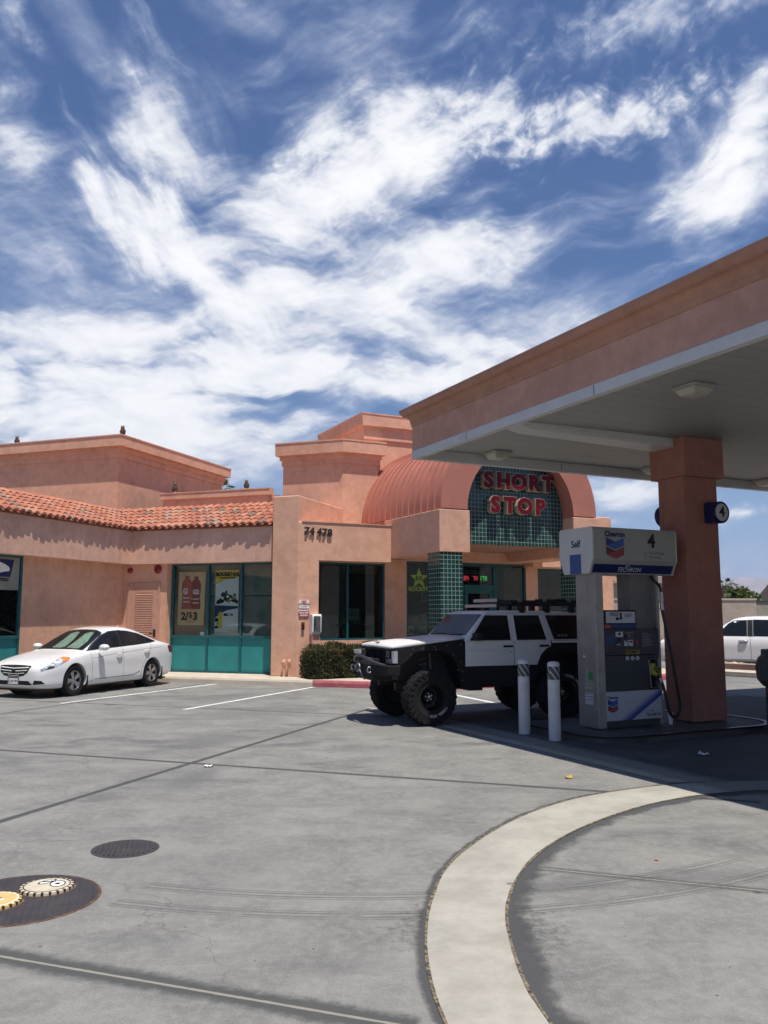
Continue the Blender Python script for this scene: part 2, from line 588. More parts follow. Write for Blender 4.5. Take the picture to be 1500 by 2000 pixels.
# ================================================================ ground
def ground_material():
    mt = bpy.data.materials.new('forecourt_concrete')
    mt.use_nodes = True
    t = NT(mt.node_tree)
    bs = t.n['Principled BSDF']
    co = t.new('ShaderNodeTexCoord').outputs['Object']
    bay_ = t.ramp(t.xyz(t.mapping(co, rot=(0, 0, R(19.5))))[1], 5.0, 11.0, 0.45, 1.0)      # parking bays hold most of the oil
    wob = t.m('MULTIPLY', t.m('SUBTRACT', t.noise(co, 7.0, 3, 0.6), 0.5), 0.05)
    edge = t.noise(co, 16.0, 6, 0.75)
    big = t.noise(co, 0.33, 6, 0.6, 0.8)
    med = t.noise(co, 1.7, 7, 0.68, 0.3)
    fin = t.noise(co, 14, 6, 0.7)
    grit = t.noise(co, 95, 4, 0.75)
    drag = t.noise(t.mapping(co, rot=(0, 0, R(30)), sc=(0.25, 1.6, 1)), 1.0, 6, 0.66)
    c = t.mix(t.ramp(med, 0.3, 0.72), (0.150, 0.149, 0.140), (0.235, 0.231, 0.214))
    c = t.mix(t.ramp(fin, 0.40, 0.68, 0, 0.55), c, (0.265, 0.26, 0.245))
    c = t.mix(t.m('MULTIPLY', bay_, t.ramp(big, 0.50, 0.70, 0, 0.78)), c, (0.112, 0.114, 0.117))
    blot = t.noise(t.mapping(co, loc=(31, 7, 0), rot=(0, 0, R(19.5)), sc=(0.55, 1.1, 1)), 1.0, 8, 0.72, 0.5)
    c = t.mix(t.m('MULTIPLY', bay_, t.ramp(blot, 0.53, 0.68, 0, 0.85)), c, (0.095, 0.096, 0.10))
    c = t.mix(t.ramp(drag, 0.54, 0.74, 0, 0.62), c, (0.11, 0.11, 0.115))
    c = t.mix(t.ramp(grit, 0.52, 0.68, 0, 0.42), c, (0.36, 0.35, 0.33))
    c = t.mix(t.ramp(grit, 0.46, 0.32, 0, 0.55), c, (0.085, 0.085, 0.083))
    c = t.mix(t.ramp(t.noise(co, 34, 5, 0.75), 0.58, 0.74, 0, 0.45), c, (0.12, 0.12, 0.115))
    # gum and oil spots
    for sc, rad, am, dx in ((1.1, 0.055, 0.8, 0.0), (2.3, 0.045, 0.75, 3.3), (4.1, 0.06, 0.7, 5.7), (0.5, 0.10, 0.6, 7.1), (0.23, 0.16, 0.55, 11.0)):
        vo = t.new('ShaderNodeTexVoronoi', feature='F1')
        t.set(vo.inputs['Vector'], t.mapping(co, loc=(dx, dx * 2, 0)))
        vo.inputs['Scale'].default_value = sc
        keep = t.ramp(t.xyz(vo.outputs['Color'])[0], 0.42, 0.5)
        dd = t.m('ADD', vo.outputs['Distance'], t.m('MULTIPLY', t.m('SUBTRACT', edge, 0.5), rad * 2.2))
        c = t.mix(t.m('MULTIPLY', t.ramp(dd, rad * 0.8, rad * 0.35, 0, am), keep), c, (0.05, 0.05, 0.05))
    # hairline cracks
    cw = t.new('ShaderNodeVectorMath', operation='MULTIPLY_ADD')
    nzc = t.new('ShaderNodeTexNoise')
    t.set(nzc.inputs['Vector'], co)
    nzc.inputs['Scale'].default_value = 1.3
    nzc.inputs['Detail'].default_value = 5
    t.set(cw.inputs[0], nzc.outputs['Color'])
    cw.inputs[1].default_value = (0.9, 0.9, 0)
    t.set(cw.inputs[2], co)
    ve = t.new('ShaderNodeTexVoronoi', feature='DISTANCE_TO_EDGE')
    t.set(ve.inputs['Vector'], cw.outputs[0])
    ve.inputs['Scale'].default_value = 0.21
    c = t.mix(t.m('MULTIPLY', t.ramp(ve.outputs['Distance'], 0.0016, 0.0006), t.ramp(big, 0.46, 0.54, 0, 0.3)), c, (0.06, 0.06, 0.058))
    # slab axes
    wx, wy, wz = t.xyz(t.mapping(co, rot=(0, 0, R(19.5))))
    ux, uy, uz = t.xyz(t.mapping(co, rot=(0, 0, R(-26.0))))

    def band(coord, at, half, soft):
        d = t.m('ABSOLUTE', t.m('SUBTRACT', t.m('ADD', coord, wob), at))
        return t.ramp(d, half + soft, half)

    def span(coord, a, b):
        return t.m('MULTIPLY', t.ramp(coord, a - 0.03, a), t.ramp(coord, b + 0.03, b))
    joints = [(wy, 8.97, wx, -40, 0.62, 0.03), (wx, -5.64, wy, -30, 18.9, 0.03), (wy, 3.70, wx, -40, -1.18, 0.095), (wy, 6.18, wx, -1.05, 9, 0.05), (wx, -11.6, wy, -30, 19, 0.02), (wy, 14.1, wx, -30, -2.5, 0.015)]
    for crd, at, o, a, b, wd in joints:
        s = span(o, a, b)
        ragged = t.m('ADD', wd, t.m('ADD', t.m('MULTIPLY', t.m('SUBTRACT', edge, 0.5), wd * 1.3), t.m('MULTIPLY', t.m('SUBTRACT', med, 0.5), wd * 1.4)))
        d = t.m('ABSOLUTE', t.m('SUBTRACT', crd, at))
        dk = t.ramp(t.m('SUBTRACT', d, ragged), 0.035 if wd > 0.04 else 0.03, -0.05 if wd > 0.04 else 0.0)
        c = t.mix(t.m('MULTIPLY', t.m('MULTIPLY', dk, s), 0.86), c, (0.052, 0.054, 0.055))
        c = t.mix(t.m('MULTIPLY', t.ramp(t.m('ADD', d, t.m('MULTIPLY', t.m('SUBTRACT', fin, 0.5), 0.014)), 0.013, 0.007), s), c, (0.25, 0.24, 0.205) if wd > 0.04 else (0.04, 0.04, 0.04))
        if wd <= 0.04:
            c = t.mix(t.m('MULTIPLY', t.ramp(d, 0.06, 0.0, 0, 0.3), s), c, (0.09, 0.09, 0.09))
    # tyre marks
    for (cx, cy), rr in (((-3.6, 9.75), 4.82), ((-3.6, 9.75), 5.16)):
        rx = t.m('SUBTRACT', wx, cx)
        ry = t.m('SUBTRACT', wy, cy)
        r_ = t.m('SQRT', t.m('ADD', t.m('MULTIPLY', rx, rx), t.m('MULTIPLY', ry, ry)))
        d = t.m('ABSOLUTE', t.m('SUBTRACT', r_, rr))
        tread = t.m('GREATER_THAN', t.m('FRACT', t.m('MULTIPLY', d, 26.0)), 0.42)
        mk = t.m('MULTIPLY', t.m('MULTIPLY', t.ramp(d, 0.075, 0.06), tread), t.m('MULTIPLY', span(wx, -3.4, 1.2), t.ramp(ry, -2.5, -3.2)))
        c = t.mix(t.m('MULTIPLY', t.m('MULTIPLY', mk, t.ramp(med, 0.34, 0.5)), 0.5), c, (0.06, 0.06, 0.06))
    # stained pad under the fuel canopy, darkened further by painted canopy shade
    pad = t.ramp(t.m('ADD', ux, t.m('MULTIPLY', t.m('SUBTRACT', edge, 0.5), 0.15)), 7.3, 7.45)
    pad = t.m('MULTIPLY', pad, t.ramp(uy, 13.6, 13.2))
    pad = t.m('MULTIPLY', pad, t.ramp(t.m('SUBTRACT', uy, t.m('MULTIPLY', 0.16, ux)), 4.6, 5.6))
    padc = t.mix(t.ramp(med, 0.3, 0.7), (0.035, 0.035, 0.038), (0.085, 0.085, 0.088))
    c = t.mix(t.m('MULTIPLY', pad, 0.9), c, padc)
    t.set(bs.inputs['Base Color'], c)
    t.set(bs.inputs['Roughness'], t.ramp(med, 0.3, 0.7, 0.72, 0.92))
    bs.inputs['Specular IOR Level'].default_value = 0.3
    h = t.m('ADD', t.m('MULTIPLY', grit, 0.5), t.m('MULTIPLY', fin, 0.8))
    t.set(bs.inputs['Normal'], t.bump(h, 0.35, 0.006))
    return mt


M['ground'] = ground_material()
# one sheet to the horizon; it steps down to the street beyond the planter on the far right
EN, NN = Vector((-0.643, 0.766, 0)), Vector((0.766, 0.643, 0))
g = MB()
rows = [(-4000, 0), (28.3, 0), (28.5, -0.23), (28.7, -0.46), (4000, -0.46)]
cols = [-4000, 0, 40, 4000]
for n_, z in rows:
    for e_ in cols:
        p = NN * n_ + EN * e_
        g.v.append(Vector((p.x, p.y, z)))
for i in range(len(rows) - 1):
    for j in range(3):
        g.f.append([i * 4 + j, (i + 1) * 4 + j, (i + 1) * 4 + j + 1, i * 4 + j + 1])
        g.mi.append(0)
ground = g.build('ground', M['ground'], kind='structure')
if ground.data.polygons[0].normal.z < 0:
    ground.data.flip_normals()


def spline(pts, n=8):
    out = []
    P_ = [Vector(p) for p in pts]
    for i in range(len(P_) - 1):
        a, b, c_, d = P_[max(i - 1, 0)], P_[i], P_[i + 1], P_[min(i + 2, len(P_) - 1)]
        for k in range(n):
            t_ = k / n
            out.append(0.5 * ((2 * b) + (c_ - a) * t_ + (2 * a - 5 * b + 4 * c_ - d) * t_ ** 2 + (3 * b - a - 3 * c_ + d) * t_ ** 3))
    out.append(P_[-1])
    return out


def band_material():
    mt = bpy.data.materials.new('pale_band_concrete')
    mt.use_nodes = True
    t = NT(mt.node_tree)
    bs = t.n['Principled BSDF']
    co = t.new('ShaderNodeTexCoord').outputs['Object']
    med = t.noise(co, 2.2, 6, 0.65)
    fin = t.noise(co, 22, 5, 0.7)
    c = t.mix(t.ramp(med, 0.3, 0.7), (0.29, 0.274, 0.234), (0.40, 0.38, 0.33))
    c = t.mix(t.ramp(fin, 0.52, 0.78, 0, 0.5), c, (0.25, 0.235, 0.20))
    c = t.mix(t.ramp(t.noise(co, 0.8, 7, 0.7, 0.4), 0.5, 0.72, 0, 0.55), c, (0.29, 0.275, 0.24))
    c = t.mix(t.ramp(t.noise(co, 70, 4, 0.75), 0.56, 0.74, 0, 0.4), c, (0.20, 0.19, 0.165))
    vo = t.new('ShaderNodeTexVoronoi', feature='F1')
    t.set(vo.inputs['Vector'], co)
    vo.inputs['Scale'].default_value = 1.6
    dd = t.m('ADD', vo.outputs['Distance'], t.m('MULTIPLY', t.m('SUBTRACT', fin, 0.5), 0.06))
    c = t.mix(t.ramp(dd, 0.05, 0.03, 0, 0.8), c, (0.1, 0.1, 0.1))
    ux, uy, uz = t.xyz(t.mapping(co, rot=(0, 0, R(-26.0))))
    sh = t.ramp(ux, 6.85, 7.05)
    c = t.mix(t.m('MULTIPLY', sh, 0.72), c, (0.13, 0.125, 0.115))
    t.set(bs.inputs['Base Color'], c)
    bs.inputs['Roughness'].default_value = 0.85
    t.set(bs.inputs['Normal'], t.bump(fin, 0.25, 0.005))
    return mt


# pale concrete drainage band: an arc that meets the straight run along the canopy
outer = spline([(0.62, 2.2, 0), (0.40, 3.1, 0), (0.27, 3.91, 0), (0.23, 4.3, 0), (0.225, 4.7, 0), (0.26, 5.22, 0), (0.33, 5.68, 0), (0.43, 6.12, 0), (0.60, 6.58, 0), (0.89, 7.15, 0), (1.29, 7.77, 0), (1.77, 8.31, 0), (2.27, 8.68, 0), (2.94, 9.03, 0), (3.6, 9.2, 0), (4.4, 9.3, 0)])
inner = spline([(1.05, 2.2, 0), (0.84, 3.1, 0), (0.73, 3.91, 0), (0.69, 4.28, 0), (0.69, 4.69, 0), (0.72, 5.14, 0), (0.79, 5.53, 0), (0.91, 5.94, 0), (1.08, 6.36, 0), (1.35, 6.84, 0), (1.74, 7.37, 0), (2.25, 7.91, 0), (2.7, 8.28, 0), (3.19, 8.56, 0), (3.8, 8.76, 0), (4.5, 8.86, 0)])
bd = MB()
for a, b in zip(outer, inner):
    bd.v += [Vector((a.x, a.y, 0.005)), Vector((b.x, b.y, 0.005))]
for i in range(len(outer) - 1):
    bd.f.append([2 * i, 2 * i + 1, 2 * i + 3, 2 * i + 2])
    bd.mi.append(0)
bd.build('drain_band', band_material(), kind='structure')
# straight run under the canopy edge and the matching far run
bs_ = MB(UV)
bs_.prism([(6.77, 6.95), (7.22, 6.72), (7.28, 14.9), (6.83, 14.9)], 0.002, 0.004)
bs_.build('drain_band', bpy.data.materials['pale_band_concrete'], kind='structure')
fb = MB()
for n0, n1 in ((18.0, 18.9),):
    c4 = [NN * n0 + EN * -6, NN * n1 + EN * -6, NN * n1 + EN * 14, NN * n0 + EN * 14]
    fb.prism([(p.x, p.y) for p in c4], 0.002, 0.004)
fb.build('drain_band', bpy.data.materials['pale_band_concrete'], kind='structure')


def sealant_material():
    return mat('crumbling_sealant', (0.20, 0.165, 0.11), 0.9, 0, 0.2, 0.5, 38, 0.6, 60, dirt=((0.035, 0.033, 0.03), 0.44, 0.6, 30, 0.9))


def stain_material():
    if 'joint_stain' in MATS:
        return MATS['joint_stain']
    mt = bpy.data.materials.new('joint_stain')
    mt.use_nodes = True
    t = NT(mt.node_tree)
    bs = t.n['Principled BSDF']
    co = t.new('ShaderNodeTexCoord').outputs['Object']
    ac = t.new('ShaderNodeAttribute', attribute_name='across').outputs['Fac']
    v = t.m('ADD', t.m('MULTIPLY', t.m('SUBTRACT', t.noise(co, 3.2, 7, 0.72), 0.5), 1.3), t.m('SUBTRACT', 0.5, ac))
    bs.inputs['Base Color'].default_value = (0.07, 0.072, 0.075, 1)
    bs.inputs['Roughness'].default_value = 0.85
    t.set(bs.inputs['Alpha'], t.ramp(v, -0.16, 0.34, 0, 0.8))
    MATS['joint_stain'] = mt
    return mt


for line, off in ((outer, -0.012), (inner, 0.012)):
    s = MB()
    n = len(line)
    for i, p in enumerate(line):
        d = (line[min(i + 1, n - 1)] - line[max(i - 1, 0)]).normalized()
        nr = Vector((d.y, -d.x, 0))
        w_ = 0.009 + 0.0015 * math.sin(i * 0.31) + random.uniform(-0.0016, 0.0016)
        s.v += [Vector((p.x, p.y, 0.008)) + nr * w_, Vector((p.x, p.y, 0.009)) - nr * w_]
    for i in range(n - 1):
        s.f.append([2 * i, 2 * i + 2, 2 * i + 3, 2 * i + 1])
        s.mi.append(0)
    s.build('joint_sealant', sealant_material(), kind='structure')
    # rubbery dark fringe in the slab beside the joint: solid at the joint, breaking up outwards
    k = MB()
    sg = 1 if line is outer else -1
    wd = 0.10 if sg > 0 else 0.26
    for i, p in enumerate(line):
        d = (line[min(i + 1, n - 1)] - line[max(i - 1, 0)]).normalized()
        nl = Vector((-d.y, d.x, 0)) * sg
        k.v += [Vector((p.x, p.y, 0.0035)), Vector((p.x, p.y, 0.0035)) + nl * wd]
    for i in range(n - 1):
        f = [2 * i, 2 * i + 1, 2 * i + 3, 2 * i + 2]
        k.f.append(f[::-1] if sg > 0 else f)
        k.mi.append(0)
    ko = k.build('joint_stain', stain_material(), kind='structure')
    at = ko.data.attributes.new('across', 'FLOAT', 'POINT')
    at.data.foreach_set('value', [0.0, 1.0] * n)

# painted stall lines
for (a0, a1), (b0, b1) in (((-11.84, 13.9), (-11.32, 19.0)), ((-8.90, 13.8), (-8.60, 19.0))):
    s = MB(WL)
    s.prism([(a0, a1), (a0 + 0.10, a1), (b0 + 0.10, b1), (b0, b1)], 0.002, 0.004)
    s.build('stall_line', M['road_paint'], kind='structure')
s = MB(UV)
s.prism([(9.43, 14.3), (9.56, 14.3), (9.70, 16.2), (9.57, 16.2)], 0.002, 0.004)
s.build('stall_line', M['road_paint'], kind='structure')

# sidewalk with rolled kerb, following both building fronts
KL = 19.08
sw = MB(WL)
cor = WL.inverted() @ uvp(9.78, 17.3)
far = WL.inverted() @ uvp(18.6, 17.3)
farb = WL.inverted() @ uvp(18.6, 24)
fr = [(-14.7, KL), (cor.x, KL), (far.x, far.y)]
sw.prism([(-14.9, KL + 0.14), (cor.x - 0.06, KL + 0.14), (far.x - 0.1, far.y + 0.1), (farb.x, farb.y), (-9.2, 23.5), (-15.5, 23.5), (-15.5, 8), (-14.9, 8)], 0.0, 0.15)
sw.build('sidewalk', M['sidewalk'], bevel=0.0, kind='structure')
prof = [(0.145, 0.0), (0.14, 0.10), (0.115, 0.148), (0.06, 0.158), (-0.004, 0.158), (-0.004, 0.0)]
kb = MB(WL)
kb.sweep([(-14.76, KL + 0.14), (-8.63, KL + 0.14)], prof)
kb.build('kerb', M['sidewalk'], kind='structure')
kb = MB(WL)
kb.sweep([(-8.60, KL + 0.14), (cor.x - 0.06, KL + 0.14), (far.x - 0.1, far.y + 0.1)], prof)
kb.build('kerb', M['red_kerb'], kind='structure')
kb = MB(WL)
kb.sweep([(-14.9, 8), (-14.9, KL + 0.12)], [(0.145, 0.0), (0.14, 0.10), (0.115, 0.148), (0.06, 0.153), (-0.1, 0.153), (-0.1, 0.0)])
kb.build('kerb', M['sidewalk'], kind='structure')

# ================================================================ shop building
shop = thing('shop_building', 'salmon stucco shop with barrel vault entrance, tiled eaves and teal window frames', 'shop', tuple(wlp(-10.5, 21.5)))
st, fa = M['stucco'], M['stucco_fascia']
ZB = 0.15


def ring_cornice(name, path, bands, mt=None, mx=WL):
    """Stepped parapet bands round a plan outline (outward to the right of travel)."""
    c = MB(mx)
    c.sweep(path, bands)
    return c.build(name, mt or st, shop)


# --- rear hall with the corner to the forecourt
HX, HY = -16.97, 22.22
b = MB(WL)
b.box(-30, HX, HY, 28.7, 0, 7.40)
b.build('wall', st, shop)
ring_cornice('cornice', [(-30, HY), (HX, HY), (HX, 28.7), (-30, 28.7)], [(0.002, 6.80), (0.045, 6.80), (0.045, 6.97), (0.10, 6.985), (0.10, 7.14), (0.24, 7.15), (0.24, 7.47), (0.26, 7.48), (0.26, 7.515), (-0.25, 7.515), (-0.25, 7.40)])
# --- low parapet behind the tiled eave
b = MB(WL)
b.box(-15.43, -11.7, 22.50, 31, 4.4, 5.45)
b.build('wall', st, shop)
ring_cornice('cornice', [(-15.43, 31), (-15.43, 22.50), (-11.62, 22.50)], [(0.002, 5.36), (0.08, 5.37), (0.08, 5.54), (0.095, 5.55), (0.095, 5.58), (-0.2, 5.58), (-0.2, 5.45)])

# --- walls of the left wing and of the window wing
WY, DY, FY = 20.64, 20.37, 20.20      # window plane, door wall plane, fascia plane
LX, LFX = -15.22, -14.86              # left wing wall plane, its fascia plane
b = MB(WL)
b.box(-22, LX, 16.40, 20.37 + 0.25, ZB, 3.25)          # left wing wall beside the window
b.box(-22, LX, 8.0, 11.0, ZB, 3.25)
b.build('wall', st, shop)
b = MB(WL)
b.prism([(LX + 0.002, DY), (-13.76, DY), (-13.76, WY + 0.3), (LX + 0.002, WY + 0.3)], ZB, 3.25)
b.build('wall', st, shop)
# fascia boxes under the tiles, one L shaped ring
b = MB(WL)
b.prism([(LFX, 8), (LFX, FY), (-10.36, FY), (-10.36, 22.4), (-17.2, 22.4), (-17.2, 8)], 3.19, 4.14)
b.build('fascia', fa, shop)
b = MB(WL)
b.prism([(LFX, 8), (LFX + 0.06, 8), (LFX + 0.06, FY - 0.06), (-10.36, FY - 0.06), (-10.36, FY), (LFX, FY)], 4.142, 4.20)
b.build('eave_board', mat('eave_board', (0.22, 0.075, 0.045), 0.8, var=0.2), shop)


# --- roof tiles
def tile_roof(name, axis):
    """Barrel tiles laid in courses up the slope and cut at the valley. axis 'w': eave runs along w."""
    r_ = MB(WL)
    pitch = math.atan2(0.84, 2.1)
    SL = 2.1 / math.cos(pitch)
    pw, courses = 0.232, 6
    cl = SL / courses
    cs, sn = math.cos(pitch), math.sin(pitch)
    rnd = random.Random(3 if axis == 'w' else 5)
    n = 5
    e0, e1 = (LFX - 2.2, -10.40) if axis == 'w' else (8.0, FY + 2.2)
    cnt = int((e1 - e0) / pw)
    for i in range(cnt):
        a = (e1 - (i + 0.5) * pw) if axis == 'w' else (e0 + (i + 0.5) * pw)
        for k in range(courses):
            run = k * cl * cs
            lim = (a - LFX + 0.12) if axis == 'w' else (FY - a + 0.12)
            if run + 0.1 > 2.1 or -lim > run - 0.02 + 0.1:
                continue
            jit = rnd.uniform(-0.009, 0.009)
            yaw = rnd.uniform(-0.015, 0.015)
            s0, s1 = k * cl - 0.09 + rnd.uniform(-0.02, 0.012), (k + 1) * cl + 0.03
            for kind in (0, 1):
                vs, fs = [], []
                for (sv, rr, lift) in ((s0, pw * 0.38, 0.034 + 0.006 * k % 0.004), (s1, pw * 0.335, 0.012)):
                    for q in range(n + 1):
                        th = pi * q / n
                        if kind == 0:
                            dx, dz = -math.cos(th) * rr, math.sin(th) * rr * 0.78 + lift
                            off = 0
                        else:
                            dx, dz = -math.cos(th) * rr * 0.9, -math.sin(th) * rr * 0.55 + lift * 0.4 + 0.03
                            off = pw * 0.5
                        h = sv * cs - dz * sn
                        z = 4.215 + sv * sn + dz * cs
                        aa = a + dx + off + jit * (1 - kind) + yaw * (sv - s0) * (1 - kind)
                        vs.append((aa, FY - 0.02 + h, z) if axis == 'w' else (LFX + 0.02 - h, aa, z))
                f = [(q, q + 1, n + 2 + q, n + 1 + q) for q in range(n)]
                if axis != 'w':
                    f = [x[::-1] for x in f]
                if kind == 0 and k == 0:
                    f.append(tuple(range(n + 1)) if axis != 'w' else tuple(range(n, -1, -1)))
                r_.add(vs, f)
    return r_


def tile_material():
    mt = bpy.data.materials.new('clay_tile')
    mt.use_nodes = True
    t = NT(mt.node_tree)
    bs = t.n['Principled BSDF']
    co = t.new('ShaderNodeTexCoord').outputs['Object']
    rnd_ = t.new('ShaderNodeNewGeometry').outputs['Random Per Island']
    rp = t.new('ShaderNodeValToRGB')
    cr = rp.color_ramp
    cols_ = [(0.0, (0.34, 0.115, 0.066)), (0.25, (0.43, 0.155, 0.088)), (0.5, (0.37, 0.13, 0.075)), (0.66, (0.44, 0.20, 0.125)), (0.78, (0.30, 0.10, 0.06)), (0.87, (0.32, 0.20, 0.15)), (0.94, (0.16, 0.12, 0.10))]
    for i, (p, c) in enumerate(cols_):
        e = cr.elements[i] if i < 2 else cr.elements.new(p)
        e.position = p
        e.color = (*c, 1)
    cr.interpolation = 'CONSTANT'
    t.set(rp.inputs[0], rnd_)
    nz = t.noise(co, 9, 5, 0.65)
    c = t.mix(t.ramp(nz, 0.45, 0.75, 0, 0.55), rp.outputs[0], (0.55, 0.26, 0.16))
    c = t.mix(t.ramp(t.noise(co, 3.0, 6, 0.7), 0.55, 0.75, 0, 0.5), c, (0.13, 0.075, 0.05))
    t.set(bs.inputs['Base Color'], c)
    bs.inputs['Roughness'].default_value = 0.85
    t.set(bs.inputs['Normal'], t.bump(nz, 0.3, 0.01))
    return mt


M['tile'] = tile_material()
for ax in ('w', 'l'):
    tile_roof('tile_roof', ax).build('tile_roof', M['tile'], shop, smooth=60)
# felt under the tiles and the mortar strip against the walls
b = MB(WL)
T0, T1 = 4.17, 5.0
b.add([(LFX, FY, T0), (-10.36, FY, T0), (-10.36, FY + 2.1, T1), (LFX - 2.1, FY + 2.1, T1), (LFX, 8, T0), (LFX - 2.1, 8, T1)],
      [(0, 1, 2, 3), (0, 3, 5, 4)])
b.build('roof_felt', mat('roof_felt', (0.10, 0.04, 0.025), 0.9), shop)
b = MB(WL)
b.box(LFX - 2.12, -10.38, FY + 2.06, FY + 2.3, 4.4, 5.10)
b.box(LFX - 2.3, LFX - 2.06, 8, FY + 2.0, 4.4, 5.10)
b.build('ridge_mortar', mat('ridge_mortar', (0.50, 0.24, 0.16), 0.9, var=0.15), shop)


# --- teal window bays
def bay(name, mx, plane_y, x0, x1, z0, zs, z1, mulls, back, gl, depth=0.10, fw=0.055, front=1, lower=True):
    """Framed window bay in the plane y = plane_y facing -y: panes, mullions, lower panels."""
    f = MB(mx)
    ya, yb = plane_y - depth * 0.5, plane_y + depth * 0.5
    xs = [x0] + mulls + [x1]
    f.box(x0, x1, ya, yb, z1 - fw, z1)
    f.box(x0, x1, ya, yb, z0, z0 + fw)
    if lower:
        f.box(x0 + 0.003, x1 - 0.003, ya - 0.012, yb, zs - fw * 0.7, zs + fw * 0.7)
    for x in xs:
        c = min(max(x, x0 + fw * 0.5), x1 - fw * 0.5)
        f.box(c - fw * 0.5, c + fw * 0.5, ya - 0.004, yb + 0.004, z0 + 0.004, z1 - 0.004)
    wo = f.build('window', M['teal_frame'], shop)
    for a, c in zip(xs[:-1], xs[1:]):
        p = MB(mx)
        p.box(a + 0.02, c - 0.02, plane_y - 0.004, plane_y + 0.004, (zs if lower else z0) + 0.03, z1 - 0.03)
        p.build('pane', gl, wo)
        if lower:
            p = MB(mx)
            p.box(a + 0.02, c - 0.02, plane_y - 0.015, plane_y + 0.03, z0 + 0.03, zs - 0.02)
            p.build('panel', M['teal_panel'], wo)
    return wo


M['blind'] = mat('window_blind', (0.19, 0.21, 0.175), 0.8, 0, 0.2, 0.2, 0.8, dirt=((0.11, 0.13, 0.115), 0.5, 0.66, 1.1, 0.7))
bay('window', WL, WY, -13.74, -10.33, ZB, 1.14, 3.20, [-12.55, -11.50], None, M['wing_glass'])
b = MB(WL)
b.box(-13.76, -10.3, WY + 0.16, WY + 0.19, 1.0, 3.25)
bl = b.build('window_blind', M['blind'], shop)
b = MB(WL)
b.box(-13.72, -10.35, WY + 0.135, WY + 0.15, 2.26, 2.285)
b.build('window_rail', M['ink'], shop)
# left wing window (faces +w): build with axes swapped
LWm = WL @ Matrix.Translation((LX, 0, 0)) @ RZ(90)
bay('window', LWm, 0.06, 11.0, 16.40, ZB, 1.22, 3.20, [12.8, 14.6], None, M['wing_glass'])
b = MB(LWm)
b.box(10.6, 16.4, 0.16, 3.5, 0.2, 4.1)
b.build('window_blind', mat('dark_blind', (0.085, 0.098, 0.09), 0.7, var=0.3, vscale=1.0), shop)

# --- louvred service door
dm = mat('door_paint', (0.55, 0.31, 0.23), 0.6, 0, 0.3, 0.08, 5, dirt=((0.33, 0.19, 0.14), 0.55, 0.75, 4, 0.5))
d = MB(WL)
dx0, dx1 = -15.00, -14.02
d.box(dx0 - 0.06, dx0, DY - 0.03, DY + 0.01, ZB, 2.66)
d.box(dx1, dx1 + 0.06, DY - 0.03, DY + 0.01, ZB, 2.66)
d.box(dx0 - 0.06, dx1 + 0.06, DY - 0.032, DY + 0.01, 2.60, 2.66)
d.box(dx0, dx1, DY - 0.012, DY + 0.01, 2.43, 2.60)
lx0, lx1 = -14.80, -14.20
d.box(dx0, lx0, DY - 0.015, DY + 0.01, ZB, 2.44)
d.box(lx1, dx1, DY - 0.015, DY + 0.01, ZB, 2.44)
d.box(lx0, lx1, DY - 0.0152, DY + 0.01, 2.38, 2.44)
d.box(lx0, lx1, DY - 0.0152, DY + 0.01, ZB, 1.05)
door = d.build('door', dm, shop)
d = MB(WL)
for i in range(26):
    z = 1.07 + i * 0.0502
    d.add([(lx0, DY - 0.022, z), (lx1, DY - 0.022, z), (lx1, DY + 0.008, z + 0.04), (lx0, DY + 0.008, z + 0.04)], [(0, 1, 2, 3)])
    d.add([(lx0, DY - 0.022, z - 0.006), (lx1, DY - 0.022, z - 0.006), (lx1, DY - 0.022, z), (lx0, DY - 0.022, z)], [(0, 1, 2, 3)])
d.build('louvre', dm, door)
d = MB(WL)
d.tube([(-14.12, DY - 0.015, 1.22), (-14.12, DY - 0.075, 1.22)], 0.016, 8)
d.tube([(-14.12, DY - 0.075, 1.22), (-14.25, DY - 0.075, 1.23)], 0.013, 8)
d.box(-14.16, -14.08, DY - 0.022, DY - 0.012, 1.12, 1.34)
d.build('handle', M['dark_metal'], door)

# --- pier and beam left of the entrance
pierW = [(-10.30, 20.09), (-9.53, 20.09)]
cu_ = WL.inverted() @ uvp(8.25, 20.87)
b = MB(WL)
back = WL.inverted() @ uvp(8.25, 22.6)
b.prism([(-10.30, 20.09), (-9.53, 20.09), (cu_.x, cu_.y), (back.x, back.y), (-9.58, 23.1), (-10.30, 23.1)], ZB, 4.225)
b.prism([(-10.30, 20.09), (-9.53, 20.09), (-9.53, 23.17), (-10.30, 23.17)], 4.225, 4.93)
b.build('pier', st, shop, bevel=0.02, seg=1)
b = MB(UV)
b.prism([(7.72, 20.873), (10.398, 20.873), (10.398, 23.04), (9.6, 23.04)], 3.205, 4.227)
b.box(7.75, 10.44, 20.85, 20.90, 4.227, 4.25)
b.build('beam', st, shop)

